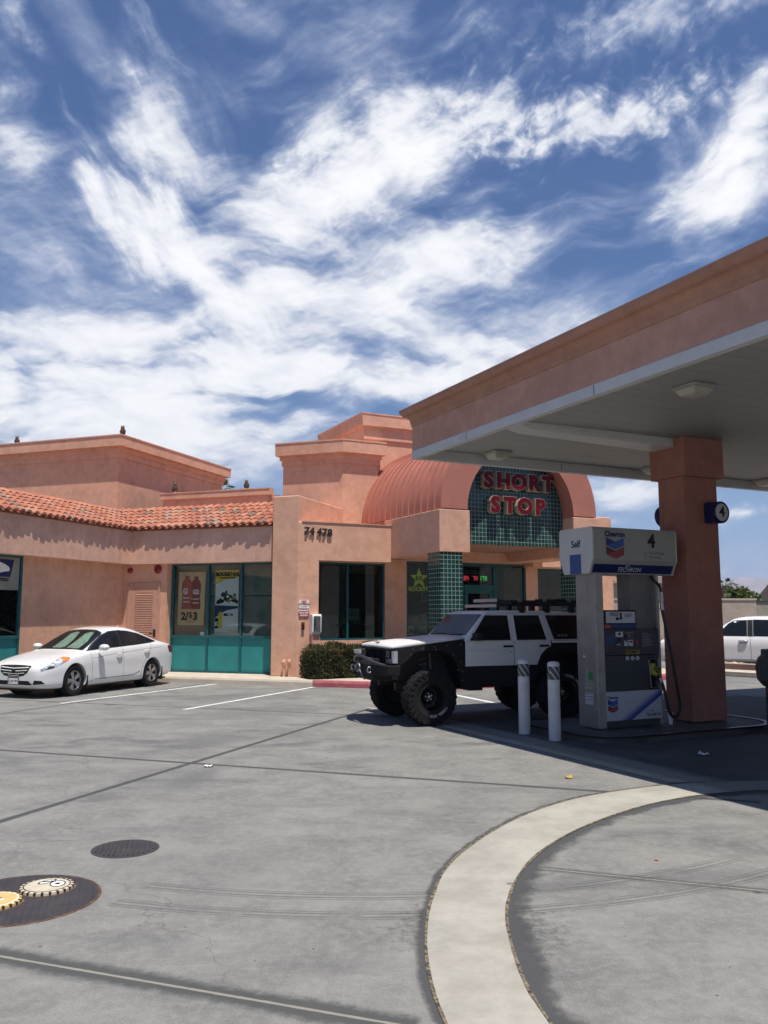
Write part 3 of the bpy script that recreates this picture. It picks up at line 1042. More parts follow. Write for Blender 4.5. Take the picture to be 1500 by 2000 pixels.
# --- stepped towers
tc0 = WL.inverted() @ uvp(9.85, 23.05)
tr_ = WL.inverted() @ uvp(11.04, 23.05)
tb_ = WL.inverted() @ uvp(11.04, 27)
TL = tc0.y
path = [(-11.55, 29), (-11.55, TL), (tc0.x, TL), (tr_.x, tr_.y), (tb_.x, tb_.y)]
b = MB(WL)
b.prism(path, 3.0, 7.0)
b.build('tower', st, shop)
ring_cornice('cornice', path, [(0.002, 6.34), (0.035, 6.34), (0.035, 6.50), (0.085, 6.515), (0.085, 6.64), (0.19, 6.65), (0.19, 7.0), (0.205, 7.01), (0.205, 7.05), (-0.3, 7.05), (-0.3, 6.9)])
path = [(10.72, 27.0), (10.72, 23.34), (14.92, 23.34), (14.92, 27.0)]
b = MB(UV)
b.prism(path, 3.0, 8.0)
b.build('tower', st, shop)
c = MB(UV)
c.sweep(path + [(10.73, 27.0)], [(0.002, 7.22), (0.05, 7.22), (0.05, 7.42), (0.055, 7.43), (0.055, 7.62), (0.15, 7.63), (0.15, 7.98), (0.165, 7.99), (0.165, 8.03), (-0.3, 8.03), (-0.3, 7.9)])
c.build('cornice', st, shop)

# --- mirrored right side
pr0 = 17.42
b = MB(UV)
b.box(15.25, 17.98, 20.873, 23.0, 3.205, 4.227)
b.build('beam', st, shop)
WR = RZ(71.0)                      # right wing runs back along the mirrored 45 degree axis
b = MB(UV)
b.prism([(17.40, 20.875), (18.30, 20.875), (18.62, 21.2), (18.62, 23.0), (17.40, 23.0)], ZB, 4.86)
b.build('pier', st, shop, bevel=0.02, seg=1)
b = MB(UV)
b.prism([(18.62, 21.75), (21.8, 24.93), (21.4, 25.33), (18.3, 22.3)], ZB, 3.3)
b.prism([(18.62, 21.45), (21.9, 24.75), (21.3, 25.3), (18.3, 22.3)], 2.98, 3.9)
b.box(18.3, 18.9, 21.5, 22.2, ZB, 3.4)
b.build('wall', st, shop)
b = MB(UV)
b.prism([(11, 23.4), (14.9, 23.4), (18.5, 23.0), (22, 25.5), (18, 31), (10, 31)], 0.15, 4.6)
b.build('wall', st, shop)

# --- entrance beams, tiled columns, vault
for u0, u1 in ((10.40, 11.30), (14.62, 15.58)):
    b = MB(UV)
    b.box(u0, u1, 18.14, 21.3, 3.33, 4.41)
    b.build('beam', st, shop, bevel=0.012, seg=1)


def tile_wall_material():
    mt = bpy.data.materials.new('green_wall_tile')
    mt.use_nodes = True
    t = NT(mt.node_tree)
    bs = t.n['Principled BSDF']
    co = t.new('ShaderNodeTexCoord').outputs['Object']
    base = uvp(0, 0)
    # object space is shifted to the shop base: undo it, then turn to the entrance axes
    sh = wlp(-10.5, 21.5)
    v = t.mapping(t.mapping(co, loc=(sh.x, sh.y, 0)), rot=(0, 0, R(-26.0)))
    x, y, z = t.xyz(v)
    S = 0.112
    ge = t.new('ShaderNodeNewGeometry').outputs['Normal']
    nx, ny, nz_ = t.xyz(t.mapping(ge, rot=(0, 0, R(-26.0))))
    side = t.m('GREATER_THAN', t.m('ABSOLUTE', nx), 0.7)
    h = t.m('ADD', t.m('MULTIPLY', x, t.m('SUBTRACT', 1.0, side)), t.m('MULTIPLY', y, side))
    a = t.m('DIVIDE', h, S)
    b_ = t.m('DIVIDE', z, S)
    fa_ = t.m('ABSOLUTE', t.m('SUBTRACT', t.m('FRACT', a), 0.5))
    fb_ = t.m('ABSOLUTE', t.m('SUBTRACT', t.m('FRACT', b_), 0.5))
    gr = t.m('GREATER_THAN', t.m('MAXIMUM', fa_, fb_), 0.442)
    wn = t.new('ShaderNodeTexWhiteNoise', noise_dimensions='2D')
    t.set(wn.inputs['Vector'], t.cxyz(t.m('FLOOR', a), t.m('FLOOR', b_)))
    tc_ = t.mix(wn.outputs[0], (0.005, 0.028, 0.027), (0.013, 0.060, 0.053))
    c = t.mix(gr, tc_, (0.22, 0.32, 0.285))
    t.set(bs.inputs['Base Color'], c)
    t.set(bs.inputs['Roughness'], t.m('ADD', 0.16, t.m('MULTIPLY', gr, 0.6)))
    t.set(bs.inputs['Normal'], t.bump(t.m('ADD', t.m('SUBTRACT', 1.0, gr), t.m('MULTIPLY', wn.outputs[0], 0.25)), 0.35, 0.004))
    return mt


M['wall_tile'] = tile_wall_material()
for u0, u1 in ((10.425, 11.07), (14.66, 15.33)):
    b = MB(UV)
    b.box(u0, u1, 18.165, 18.80, ZB, 3.328)
    b.build('column', M['wall_tile'], shop)
UC, ZC, RO, RI = 12.97, 4.44, 2.45, 1.70
UC = 12.93
NS = 40
pan = [(11.302, 3.60), (14.618, 3.60), (14.618, ZC)] + [(UC + RI * math.cos(pi * k / NS) * 0.985, ZC + RI * math.sin(pi * k / NS) * 1.0) for k in range(1, NS)] + [(11.302, ZC)]
b = MB(UV)
b.prism(pan, 18.62, 18.73, 'y')
b.build('tile_panel', M['wall_tile'], shop)
b = MB(UV)
vs, fs = [], []
for k in range(NS + 1):
    th = pi * k / NS
    c_, s_ = math.cos(th), math.sin(th)
    for r_, v_ in ((RO, 23.33), (RO, 18.14), (RI, 18.14), (RI, 18.65)):
        vs.append((UC + r_ * c_, v_, ZC + r_ * s_))
for k in range(NS):
    for q in range(3):
        fs.append((k * 4 + q, k * 4 + q + 1, (k + 1) * 4 + q + 1, (k + 1) * 4 + q))
b.add(vs, fs)
b.box(UC - RO + 0.02, UC - RI, 18.16, 23.3, ZC - 0.08, ZC - 0.002)
b.box(UC + RI, UC + RO - 0.02, 18.16, 23.3, ZC - 0.08, ZC - 0.002)
vault = b.build('barrel_roof', M['metal_roof'], shop, smooth=30)
b = MB(UV)
for i in range(15):
    v_ = 18.16 + i * 0.36
    p = []
    vs, fs = [], []
    for k in range(NS + 1):
        th = pi * k / NS
        c_, s_ = math.cos(th), math.sin(th)
        for r_, dv in ((RO - 0.01, -0.012), (RO + 0.04, -0.012), (RO + 0.04, 0.012), (RO - 0.01, 0.012)):
            vs.append((UC + r_ * c_, v_ + dv, ZC + r_ * s_))
    for k in range(NS):
        for q in range(3):
            fs.append((k * 4 + q, k * 4 + q + 1, (k + 1) * 4 + q + 1, (k + 1) * 4 + q))
    b.add(vs, fs)
b.build('roof_seam', M['metal_roof'], vault)
# portico ceiling and the storefront wall
SV = 21.40
b = MB(UV)
b.box(11.302, 14.618, 18.74, SV - 0.002, 3.62, 3.75)
b.build('soffit', mat('soffit_paint', (0.36, 0.20, 0.14), 0.8, var=0.08), shop)
b = MB(UV)
b.box(8.26, 10.398, SV - 0.05, SV + 0.3, 3.19, 3.204)
b.box(10.44, 11.13, SV - 0.06, SV + 0.3, ZB, 3.32)
b.box(11.13, 15.3, SV - 0.05, SV + 0.3, 3.29, 3.90)
b.box(10.4, 11.13, SV - 0.05, SV + 0.3, 3.33, 3.90)
b.box(15.30, 15.74, SV - 0.06, SV + 0.3, ZB, 3.9)
b.box(15.74, 17.6, SV - 0.05, SV + 0.3, 3.18, 3.9)
b.box(8.2, 10.44, SV - 0.03, SV + 0.3, ZB, 1.06)
b.box(11.13, 12.98, SV - 0.03, SV + 0.3, ZB, 0.70)
b.box(15.74, 17.6, SV - 0.03, SV + 0.3, ZB, 0.70)
b.build('wall', st, shop)
sg_ = M['store_glass']


def bay2(x0, x1, z0, z1, mulls):
    return bay('window', UV, SV + 0.02, x0, x1, z0, z0, z1, mulls, None, sg_, lower=False, fw=0.05)


bay2(8.26, 10.44, 1.06, 3.19, [9.30])
bay2(11.13, 12.98, 0.70, 3.28, [12.05])
bay2(14.20, 15.30, 0.2, 3.28, [])
bay2(15.74, 17.40, 0.70, 3.18, [16.9])
# entrance door with transom
f = MB(UV)
for a, c in ((12.98, 13.06), (14.12, 14.20)):
    f.box(a, c, SV - 0.03, SV + 0.07, ZB, 3.28)
f.box(13.06, 14.12, SV - 0.03, SV + 0.07, 3.20, 3.28)
f.box(13.06, 14.12, SV - 0.034, SV + 0.07, 2.50, 2.64)
f.box(13.10, 13.22, SV - 0.02, SV + 0.05, ZB, 2.50)
f.box(13.98, 14.10, SV - 0.02, SV + 0.05, ZB, 2.50)
f.box(13.22, 13.98, SV - 0.02, SV + 0.05, 2.38, 2.50)
f.box(13.22, 13.98, SV - 0.02, SV + 0.05, ZB, 0.42)
dr = f.build('entrance_door', M['teal_frame'], shop)
p = MB(UV)
p.box(13.2, 14.0, SV + 0.012, SV + 0.02, 0.4, 2.40)
p.box(13.05, 14.13, SV + 0.012, SV + 0.02, 2.6, 3.22)
p.build('pane', sg_, dr)
h = MB(UV)
h.tube([(13.24, SV - 0.07, 1.0), (13.24, SV - 0.07, 1.35)], 0.015, 8)
h.build('handle', M['chrome'], dr)
# room behind the glass
rm = mat('shop_interior', (0.055, 0.05, 0.045), 0.8, 0, 0.2, 0.3, 1.5)
b = MB(UV)
b.add([(8.2, 23.3, 0.16), (17.6, 23.3, 0.16), (17.6, 23.3, 3.6), (8.2, 23.3, 3.6), (8.2, SV + 0.3, 0.16), (17.6, SV + 0.3, 0.16), (17.6, SV + 0.3, 3.6), (8.2, SV + 0.3, 3.6)],
      [(0, 1, 2, 3), (4, 5, 1, 0), (3, 2, 6, 7)])
b.build('interior', rm, shop)

# ================================================================ things inside the shop windows
def shelf(u0, u1, v, label):
    t_ = thing('store_shelf', label, 'shelf', tuple(uvp((u0 + u1) / 2, v, 0.16)), 26.0, 'shelves behind the shop windows')
    hw = (u1 - u0) / 2
    f = MB()
    f.box(-hw, hw, 0.16, 0.2, 0, 1.45)
    for z in (0.1, 0.5, 0.9, 1.3):
        f.box(-hw, hw, -0.2, 0.16, z, z + 0.03)
    f.build('rack', mat('shelf_metal', (0.22, 0.21, 0.2), 0.5), t_)
    rn = random.Random(int(u0 * 10))
    cm = [mat('pack_%d' % i, c, 0.5) for i, c in enumerate([(0.4, 0.05, 0.04), (0.5, 0.4, 0.05), (0.05, 0.12, 0.3), (0.35, 0.35, 0.33), (0.06, 0.22, 0.08), (0.4, 0.16, 0.05)])]
    g_ = MB()
    for z in (0.13, 0.53, 0.93, 1.33):
        x = -hw + 0.05
        while x < hw - 0.12:
            w_ = rn.uniform(0.06, 0.13)
            g_.cur = rn.randrange(6)
            g_.box(x, x + w_, -0.17, 0.1, z, z + rn.uniform(0.16, 0.28))
            x += w_ + 0.01
    s_ = g_.build('stock', cm, t_)
    s_['kind'] = 'stuff'
    return t_


shelf(9.45, 10.3, 22.5, 'stocked shop shelf behind the window left of the entrance pier')
shelf(11.3, 12.6, 22.4, 'stocked shop shelf behind the window with the yellow star')
shelf(15.9, 17.0, 22.4, 'stocked shop shelf behind the window right of the entrance')

# ================================================================ things on the shop fronts
# channel letters over the entrance
sign = thing('shop_sign', 'red channel letters reading SHORT STOP on the green tile arch', 'sign', tuple(uvp(12.95, 18.3, 4.95)))
lf_ = mat('letter_face', (0.13, 0.006, 0.015), 0.5, 0, 0.15)
lt_ = mat('letter_trim', (0.62, 0.50, 0.30), 0.45, 0.1, 0.4)
ld_ = mat('letter_side', (0.48, 0.42, 0.30), 0.5, 0, 0.4, 0.15, 8)


def channel(word, zc, u0, u1, size):
    n = len(word)
    wd = {'S': .98, 'H': 1.05, 'O': 1.12, 'R': 1.04, 'T': .95, 'P': .98}
    tot = sum(wd[c] for c in word)
    u = u0
    for c in word:
        w_ = (u1 - u0) * wd[c] / tot
        m_ = face_m(None, (u + w_ / 2, 18.51, zc), '-v')
        b = MB(UV)
        b.text(c, size, m_, 0.085, 0.043, sx=1.06)
        lo = b.build('letter', ld_, sign)
        b = MB(UV)
        b.text(c, size, face_m(None, (u + w_ / 2, 18.422, zc), '-v'), 0.004, 0.045, sx=1.06)
        b.build('letter_trim', lt_, lo)
        b = MB(UV)
        b.text(c, size, face_m(None, (u + w_ / 2, 18.414, zc), '-v'), 0.004, 0.035, sx=1.06)
        b.build('letter_face', lf_, lo)
        u += w_


channel('SHORT', 5.29, 11.84, 14.22, 0.56)
channel('STOP', 4.64, 12.04, 13.95, 0.56)

nb = thing('house_number', 'dark raised numerals 74478 on the stucco beam above the left window', 'number', tuple(uvp(8.2, 20.83, 3.95)))
b = MB(UV)
for i, c in enumerate('74478'):
    b.text(c, 0.27, face_m(None, (7.87 + i * 0.150 + (0.06 if i > 1 else 0), 20.83, 3.965 - i * 0.006), '-v'), 0.012, 0.012)
o = b.build('numeral', mat('numeral_metal', (0.035, 0.028, 0.026), 0.5, 0.3), nb)

# alarm bells by the service door
for w_, z, r_, lab in ((-15.0, 3.02, 0.085, 'small round red alarm bell in the corner above the louvred door'), (-14.06, 3.04, 0.125, 'larger round red fire bell to the right above the louvred door')):
    p = WL @ Vector((w_, DY, z))
    t_ = thing('alarm_bell', lab, 'alarm bell', tuple(p), -19.5, 'alarm bells above the service door')
    b = MB()
    mx = Matrix.Rotation(R(90), 4, 'X')
    b.lathe([(0.0, 0.08), (r_ * 0.5, 0.078), (r_ * 0.86, 0.06), (r_, 0.03), (r_, 0.015), (r_ * 0.7, 0.012), (r_ * 0.7, -0.01)][::-1], 24, mx)
    b.build('gong', mat('bell_red', (0.27, 0.018, 0.022), 0.45, var=0.1), t_, smooth=40)
    b = MB()
    b.lathe([(0.02, 0.09), (0.02, 0.07)], 10, mx)
    if r_ > 0.1:
        b.box(-0.06, 0.06, -0.084, -0.074, -0.035, -0.02)
        b.box(-0.06, 0.06, -0.084, -0.074, 0.02, 0.032)
    b.build('hub', M['dark_metal'], t_)

# notices on the pier
t_ = thing('no_loitering_sign', 'white notice lettered NO LOITERING in red on the stucco pier', 'sign', tuple(uvp(7.82, 20.86, 2.03)))
b = MB(UV)
b.box(7.68, 7.965, 20.855, 20.868, 1.92, 2.14)
b.build('board', M['paper'], t_)
b = MB(UV)
b.text('NO', 0.085, face_m(None, (7.82, 20.852, 2.095), '-v'), 0.001, 0.004)
b.text('LOITERING', 0.062, face_m(None, (7.82, 20.852, 2.03), '-v'), 0.001, 0.003)
b.build('lettering', mat('sign_red', (0.42, 0.03, 0.03), 0.6), t_)
b = MB(UV)
b.text('NO TRESPASSING', 0.026, face_m(None, (7.82, 20.852, 1.965), '-v'), 0.001)
b.build('small_print', M['grey_ink'], t_)
t_ = thing('emergency_sign', 'red notice reading EMERGENCY SHUT-OFF SWITCH under the white notice', 'sign', tuple(uvp(7.82, 20.86, 1.8)))
b = MB(UV)
b.box(7.68, 7.965, 20.855, 20.868, 1.69, 1.905)
b.build('board', mat('sign_red', (0.42, 0.03, 0.03), 0.6), t_)
b = MB(UV)
for i, s in enumerate(('EMERGENCY', 'SHUT-OFF', 'SWITCH')):
    b.text(s, 0.055, face_m(None, (7.82, 20.852, 1.865 - i * 0.065), '-v'), 0.001, 0.003)
b.build('lettering', M['paper'], t_)
t_ = thing('shutoff_switch', 'small red shut-off switch box below the red notice', 'switch', tuple(uvp(7.79, 20.86, 1.45)))
b = MB(UV)
b.box(7.755, 7.835, 20.82, 20.87, 1.36, 1.56)
b.build('box', mat('switch_box', (0.16, 0.03, 0.025), 0.6), t_, bevel=0.006)
b = MB(UV)
b.tube([(7.795, 20.822, 1.48), (7.795, 20.80, 1.48)], 0.022, 12)
b.build('button', M['ink'], t_)
b = MB(UV)
b.box(7.76, 7.83, 20.816, 20.819, 1.39, 1.42)
b.build('label_strip', M['ink'], t_)
# pay phone shell on the pier corner
t_ = thing('phone_box', 'white wall phone shell with a dark keypad at the pier edge', 'phone box', tuple(uvp(8.13, 20.80, 1.2)))
b = MB(UV)
b.prism([(20.72, 1.24), (20.868, 1.24), (20.868, 1.77), (20.68, 1.77), (20.66, 1.70), (20.68, 1.30)], 7.99, 8.25, 'x')
b.build('shell', M['paper'], t_, bevel=0.012)
b = MB(UV)
b.box(8.03, 8.215, 20.655, 20.69, 1.31, 1.72)
b.build('phone', mat('phone_face', (0.12, 0.115, 0.11), 0.4, 0.2, 0.5, 0.5, 22), t_)
b = MB(UV)
b.tube([(8.05, 20.64, 1.66), (8.045, 20.625, 1.6), (8.05, 20.64, 1.46)], 0.02, 8)
b.build('handset', M['ink'], t_, smooth=60)
b = MB(UV)
b.box(8.02, 8.23, 20.72, 20.86, ZB + 0.01, 1.24)
b.build('pedestal', st, t_)
for dw, h in ((-9.86, 0.48), (-9.71, 0.49)):
    p = WL @ Vector((dw, 20.0, ZB))
    b = MB()
    b.tube([(0, 0, 0), (0, 0, h - 0.2), (0, -0.01, h - 0.14), (0, -0.03, h - 0.11)], 0.035, 10)
    b.lathe([(0.05, h - 0.2), (0.055, h - 0.16), (0.055, h - 0.06), (0.035, h - 0.03), (0.0, h - 0.03)], 12)
    b.tube([(0, -0.02, h - 0.11), (0, -0.10, h - 0.12)], 0.036, 10)
    o = b.build('standpipe', mat('pipe_paint', (0.62, 0.36, 0.24), 0.6, var=0.1), smooth=50)
    o.location = p
    o.rotation_euler = (0, 0, R(-19.5 + (10 if dw > -9.8 else -8)))
    tag(o, 'salmon painted stub pipe with an elbow, %s one of two at the pier foot' % ('left' if dw < -9.8 else 'right'), 'pipe', 'stub pipes at the pier foot')

# posters in the window wing
PV = WY + 0.10
t_ = thing('drink_poster', 'faded tan poster of two red drink bottles priced 2/$3 in the left pane', 'poster', tuple(wlp(-13.2, PV, 1.5)))
b = MB(WL)
b.add([(-13.62, PV, 1.46), (-12.76, PV, 1.46), (-12.72, PV, 2.97), (-13.60, PV, 2.97), (-13.62, PV + .006, 1.46), (-12.76, PV + .006, 1.46), (-12.72, PV + .006, 2.97), (-13.60, PV + .006, 2.97)], [(0, 1, 2, 3), (7, 6, 5, 4), (0, 4, 5, 1), (1, 5, 6, 2), (2, 6, 7, 3), (3, 7, 4, 0)])
b.build('sheet', mat('tan_paper', (0.78, 0.58, 0.34), 0.8, var=0.14, vscale=2), t_)


def bottle_outline(cx, z0, h, w_):
    half = [(0.0, 0.42), (0.05, 0.46), (0.2, 0.46), (0.3, 0.40), (0.45, 0.43), (0.62, 0.48), (0.72, 0.48), (0.80, 0.44), (0.88, 0.30), (0.91, 0.17), (0.93, 0.17), (0.935, 0.21), (0.99, 0.20), (1.0, 0.14)]
    r_ = [(cx + x * w_, z0 + y * h) for y, x in half]
    l_ = [(cx - x * w_, z0 + y * h) for y, x in half][::-1]
    return r_ + l_


rd = mat('bottle_red', (0.48, 0.09, 0.07), 0.7, var=0.2, vscale=5)
b = MB(WL)
b.prism(bottle_outline(-13.33, 1.91, 0.95, 0.36), PV - 0.008, PV - 0.002, 'y')
b.build('printed_bottle', rd, t_)
b = MB(WL)
b.prism(bottle_outline(-13.03, 1.91, 0.93, 0.33), PV - 0.006, PV - 0.001, 'y')
b.build('printed_bottle', mat('bottle_red_deep', (0.29, 0.04, 0.035), 0.7, var=0.2, vscale=5), t_)
b = MB(WL)
b.text('G', 0.22, face_m(None, (-13.37, PV - 0.012, 2.41), '-v'), 0.001, 0.012)
b.text('G2', 0.17, face_m(None, (-13.03, PV - 0.012, 2.39), '-v'), 0.001, 0.01)
for zz in (2.21, 2.1):
    b.box(-13.44, -13.24, PV - 0.0125, PV - 0.011, zz, zz + 0.03)
    b.box(-13.13, -12.93, PV - 0.0125, PV - 0.011, zz - 0.03, zz + 0.0)
b.build('lettering', M['paper'], t_)
b = MB(WL)
b.text('2/', 0.30, face_m(None, (-13.38, PV - 0.010, 1.70), '-v'), 0.001, 0.012)
b.text('$', 0.22, face_m(None, (-13.19, PV - 0.010, 1.74), '-v'), 0.001, 0.004)
b.text('3', 0.30, face_m(None, (-13.03, PV - 0.010, 1.70), '-v'), 0.001, 0.014)
b.box(-13.3, -13.0, PV - 0.011, PV - 0.009, 1.545, 1.55)
b.build('price', M['ink'], t_)
t_ = thing('energy_drink_poster', 'white poster with yellow ROCKSTAR heading and motorbike rider in the middle pane', 'poster', tuple(wlp(-12, PV, 1.3)))
b = MB(WL)
b.box(-12.40, -11.66, PV, PV + 0.008, 1.25, 3.0)
b.build('sheet', M['paper'], t_)
b = MB(WL)
b.prism([(-12.40, 3.0), (-11.66, 3.0), (-11.66, 2.80), (-12.05, 2.74), (-12.40, 2.60)], PV - 0.006, PV - 0.001, 'y')
b.box(-12.28, -12.16, PV - 0.007, PV - 0.001, 1.38, 1.82)
b.prism([(-12.24, 1.82), (-12.18, 1.86), (-12.17, 1.92), (-12.24, 1.86)], PV - 0.006, PV - 0.001, 'y')
b.box(-12.0, -11.69, PV - 0.006, PV - 0.001, 1.305, 1.325)
b.box(-11.9, -11.69, PV - 0.006, PV - 0.001, 1.28, 1.298)
b.build('yellow_print', mat('print_yellow', (0.80, 0.55, 0.03), 0.7), t_)
b = MB(WL)
b.text('ROCKST\u2605R', 0.135, face_m(None, (-12.02, PV - 0.009, 2.885), '-v'), 0.001, 0.012)
b.box(-12.27, -11.76, PV - 0.0095, PV - 0.007, 2.765, 2.80)
b.box(-12.39, -12.285, PV - 0.007, PV - 0.001, 1.37, 1.66)
b.box(-12.12, -11.83, PV - 0.007, PV - 0.001, 1.72, 1.79)
rn = random.Random(4)
for px_, pz_, rr in ((-12.12, 2.28, .11), (-11.98, 2.22, .13), (-12.2, 2.15, .1), (-11.82, 2.2, .1), (-12.3, 2.1, .07), (-11.72, 2.12, .06), (-12.05, 2.38, .05), (-11.78, 2.3, .05)):
    b.prism([(px_ + rr * rn.uniform(.7, 1.1) * math.cos(a * pi / 5), pz_ + rr * rn.uniform(.7, 1.1) * math.sin(a * pi / 5)) for a in range(10)], PV - 0.007 - rr * .01, PV - 0.001, 'y')
b.build('dark_print', M['ink'], t_)
b = MB(WL)
for px_, pz_, rr in ((-12.0, 2.26, .05), (-12.16, 2.22, .055), (-11.9, 2.19, .04)):
    b.prism([(px_ + rr * rn.uniform(.6, 1.1) * math.cos(a * pi / 4), pz_ + rr * rn.uniform(.6, 1.1) * math.sin(a * pi / 4)) for a in range(8)], PV - 0.013, PV - 0.0095, 'y')
b.text('K', 0.16, face_m(None, (-12.337, PV - 0.010, 1.49), '-v'), 0.001, 0.01)
b.text('2/\u00244', 0.06, face_m(None, (-11.93, PV - 0.010, 1.755), '-v'), 0.001, 0.004)
b.build('white_print', M['paper'], t_)
b = MB(WL)
for px_, pz_, rr in ((-11.8, 2.24, .075), (-11.97, 2.13, .055)):
    b.prism([(px_ + rr * rn.uniform(.6, 1.1) * math.cos(a * pi / 4), pz_ + rr * rn.uniform(.6, 1.1) * math.sin(a * pi / 4)) for a in range(8)], PV - 0.014, PV - 0.010, 'y')
b.build('olive_print', mat('print_olive', (0.34, 0.29, 0.05), 0.7), t_)
b = MB(WL)
b.prism([(-12.40, 2.02), (-11.67, 1.99), (-11.67, 1.93), (-12.02, 1.88), (-12.24, 1.78), (-12.40, 1.66)], PV - 0.006, PV - 0.001, 'y')
b.build('navy_print', mat('print_navy', (0.02, 0.045, 0.12), 0.7), t_)
b = MB(WL)
b.box(-12.79, -12.66, WY - 0.012, WY - 0.006, 1.175, 1.27)
o = b.build('window_sticker', M['pale_film'])
tag(o, 'small pale sticker low on the mullion between the two posters', 'sticker')
# eagle sign in the left wing window
t_ = thing('eagle_sign', 'dark blue square window sign with a white eagle head', 'sign', tuple(wlp(LX, 15.7, 2.6)))
b = MB(LWm)
b.box(13.0, 16.32, 0.040, 0.046, 2.35, 3.14)
b.build('sheet', mat('grey_poster', (0.24, 0.245, 0.21), 0.6, var=0.15, vscale=3), t_)
b = MB(LWm)
b.prism([(15.26, 3.08), (16.13, 3.08), (16.03, 2.66), (15.18, 2.66)], 0.034, 0.0385, 'y')
b.build('blue_field', M['navy'], t_)
b = MB(LWm)
b.prism([(15.22, 3.04), (15.6, 3.03), (15.85, 2.96), (15.97, 2.90), (16.0, 2.84), (15.97, 2.80), (15.8, 2.78), (15.5, 2.70), (15.3, 2.68), (15.55, 2.82), (15.7, 2.86), (15.6, 2.92), (15.35, 2.98)], 0.028, 0.0325, 'y')
b.build('eagle_head', M['paper'], t_)
b = MB(LWm)
b.text('EXPRESS', 0.10, face_m(None, (15.80, 0.037, 2.59), '-v'), 0.001, 0.004)
b.build('lettering', M['ink'], t_)

# signs in the entrance windows
t_ = thing('neon_star_sign', 'yellow-green star sign lettered ROCKSTAR behind the entrance glass', 'sign', tuple(uvp(11.62, SV + 0.1, 2.7)))
NV = SV + 0.10
ye = mat('neon_yellow', (0.40, 0.42, 0.02), 0.5, emit=((0.42, 0.46, 0.03), 0.28))
b = MB(UV)
stp = []
for i in range(10):
    a = pi / 2 + i * pi / 5
    rr = 0.31 if i % 2 == 0 else 0.125
    stp.append((11.62 + rr * math.cos(a), 2.80 + rr * math.sin(a)))
b.prism(stp, NV - 0.012, NV, 'y')
b.build('star', ye, t_)
b = MB(UV)
b.text('RR', 0.20, face_m(None, (11.62, NV - 0.016, 2.79), '-v'), 0.001, 0.004)
b.build('monogram', M['ink'], t_)
b = MB(UV)
b.text('ROCKSTAR', 0.17, face_m(None, (11.71, NV - 0.004, 2.49), '-v'), 0.004, 0.004)
b.build('lettering', ye, t_)
for (u0, u1, z0, z1, mt_, nm, lab) in ((11.27, 11.43, 1.17, 1.43, M['paper'], 'grade_card', 'white card with a large black A in the entrance window'), (11.62, 11.86, 1.60, 1.82, M['mid_blue'], 'blue_notice', 'blue notice taped inside the window under the star'), (11.62, 11.86, 1.22, 1.42, M['pale_film'], 'pale_notice', 'pale notice low in the window beside the tiled column'), (11.14, 11.25, 1.14, 1.44, M['pale_film'], 'narrow_notice', 'narrow pale notice left of the card with the A'), (9.36, 9.70, 1.60, 1.92, M['pale_film'], 'window_paper', 'pale paper taped to the mullion of the left shop window')):
    t_ = thing(nm, lab, 'notice', tuple(uvp((u0 + u1) / 2, NV, z0)))
    b = MB(UV)
    b.box(u0, u1, NV - 0.01, NV, z0, z1)
    b.build('sheet', mt_, t_)
    b = MB(UV)
    if nm == 'grade_card':
        b.text('A', 0.2, face_m(None, ((u0 + u1) / 2, NV - 0.012, z0 + 0.11), '-v'), 0.001, 0.012)
    else:
        for i in range(4):
            b.box(u0 + 0.02, u1 - 0.03, NV - 0.012, NV - 0.009, z1 - 0.05 - i * 0.05, z1 - 0.035 - i * 0.05)
    b.build('lettering', M['ink'] if nm != 'blue_notice' else M['paper'], t_)
t_ = thing('hours_notice', 'small white block of opening hours lettering on the entrance glass', 'notice', tuple(uvp(11.8, NV, 2.2)))
b = MB(UV)
for i in range(6):
    b.box(11.68, 11.90, NV - 0.004, NV, 2.37 - i * 0.055, 2.395 - i * 0.055)
b.build('lettering', mat('dim_white', (0.32, 0.32, 0.31), 0.7), t_)
# lit jackpot display over the door
t_ = thing('led_display', 'lit jackpot board with red and green digits over the entrance door', 'led sign', tuple(uvp(13.5, SV + 0.06, 2.7)))
b = MB(UV)
b.box(13.0, 14.0, SV + 0.06, SV + 0.12, 2.64, 3.16)
b.build('housing', M['ink'], t_)
b = MB(UV)
for u in (13.14, 13.40, 13.66):
    b.box(u - 0.04, u + 0.19, SV + 0.052, SV + 0.058, 2.96, 3.08)
b.build('logo_card', mat('card_dim', (0.22, 0.24, 0.22), 0.6, var=0.4, vscale=20), t_)


def seg_digit(b, ch, u, z, h, v):
    segs = {'0': 'abcdef', '1': 'bc', '2': 'abged', '3': 'abgcd', '4': 'fgbc', '7': 'abc', '8': 'abcdefg', '9': 'abcdfg'}[ch]
    w_ = h * 0.55
    tk = h * 0.16
    rects = {'a': (0, w_, h - tk, h), 'g': (0, w_, h / 2 - tk / 2, h / 2 + tk / 2), 'd': (0, w_, 0, tk), 'f': (0, tk, h / 2, h), 'b': (w_ - tk, w_, h / 2, h), 'e': (0, tk, 0, h / 2), 'c': (w_ - tk, w_, 0, h / 2)}
    for s in segs:
        a, c, e, g_ = rects[s]
        b.box(u + a, u + c, v, v + 0.004, z + e, z + g_)


b = MB(UV)
for ch, u in (('8', 13.12), ('4', 13.21), ('7', 13.44), ('4', 13.53)):
    seg_digit(b, ch, u, 2.77, 0.135, SV + 0.05)
b.build('red_digits', mat('led_red', (0.4, 0.02, 0.03), 0.5, emit=((1.0, 0.06, 0.10), 1.1)), t_)
b = MB(UV)
for ch, u in (('1', 13.66), ('7', 13.76), ('9', 13.86)):
    seg_digit(b, ch, u, 2.775, 0.135, SV + 0.05)
b.build('green_digits', mat('led_green', (0.05, 0.4, 0.08), 0.5, emit=((0.10, 0.85, 0.16), 0.85)), t_)

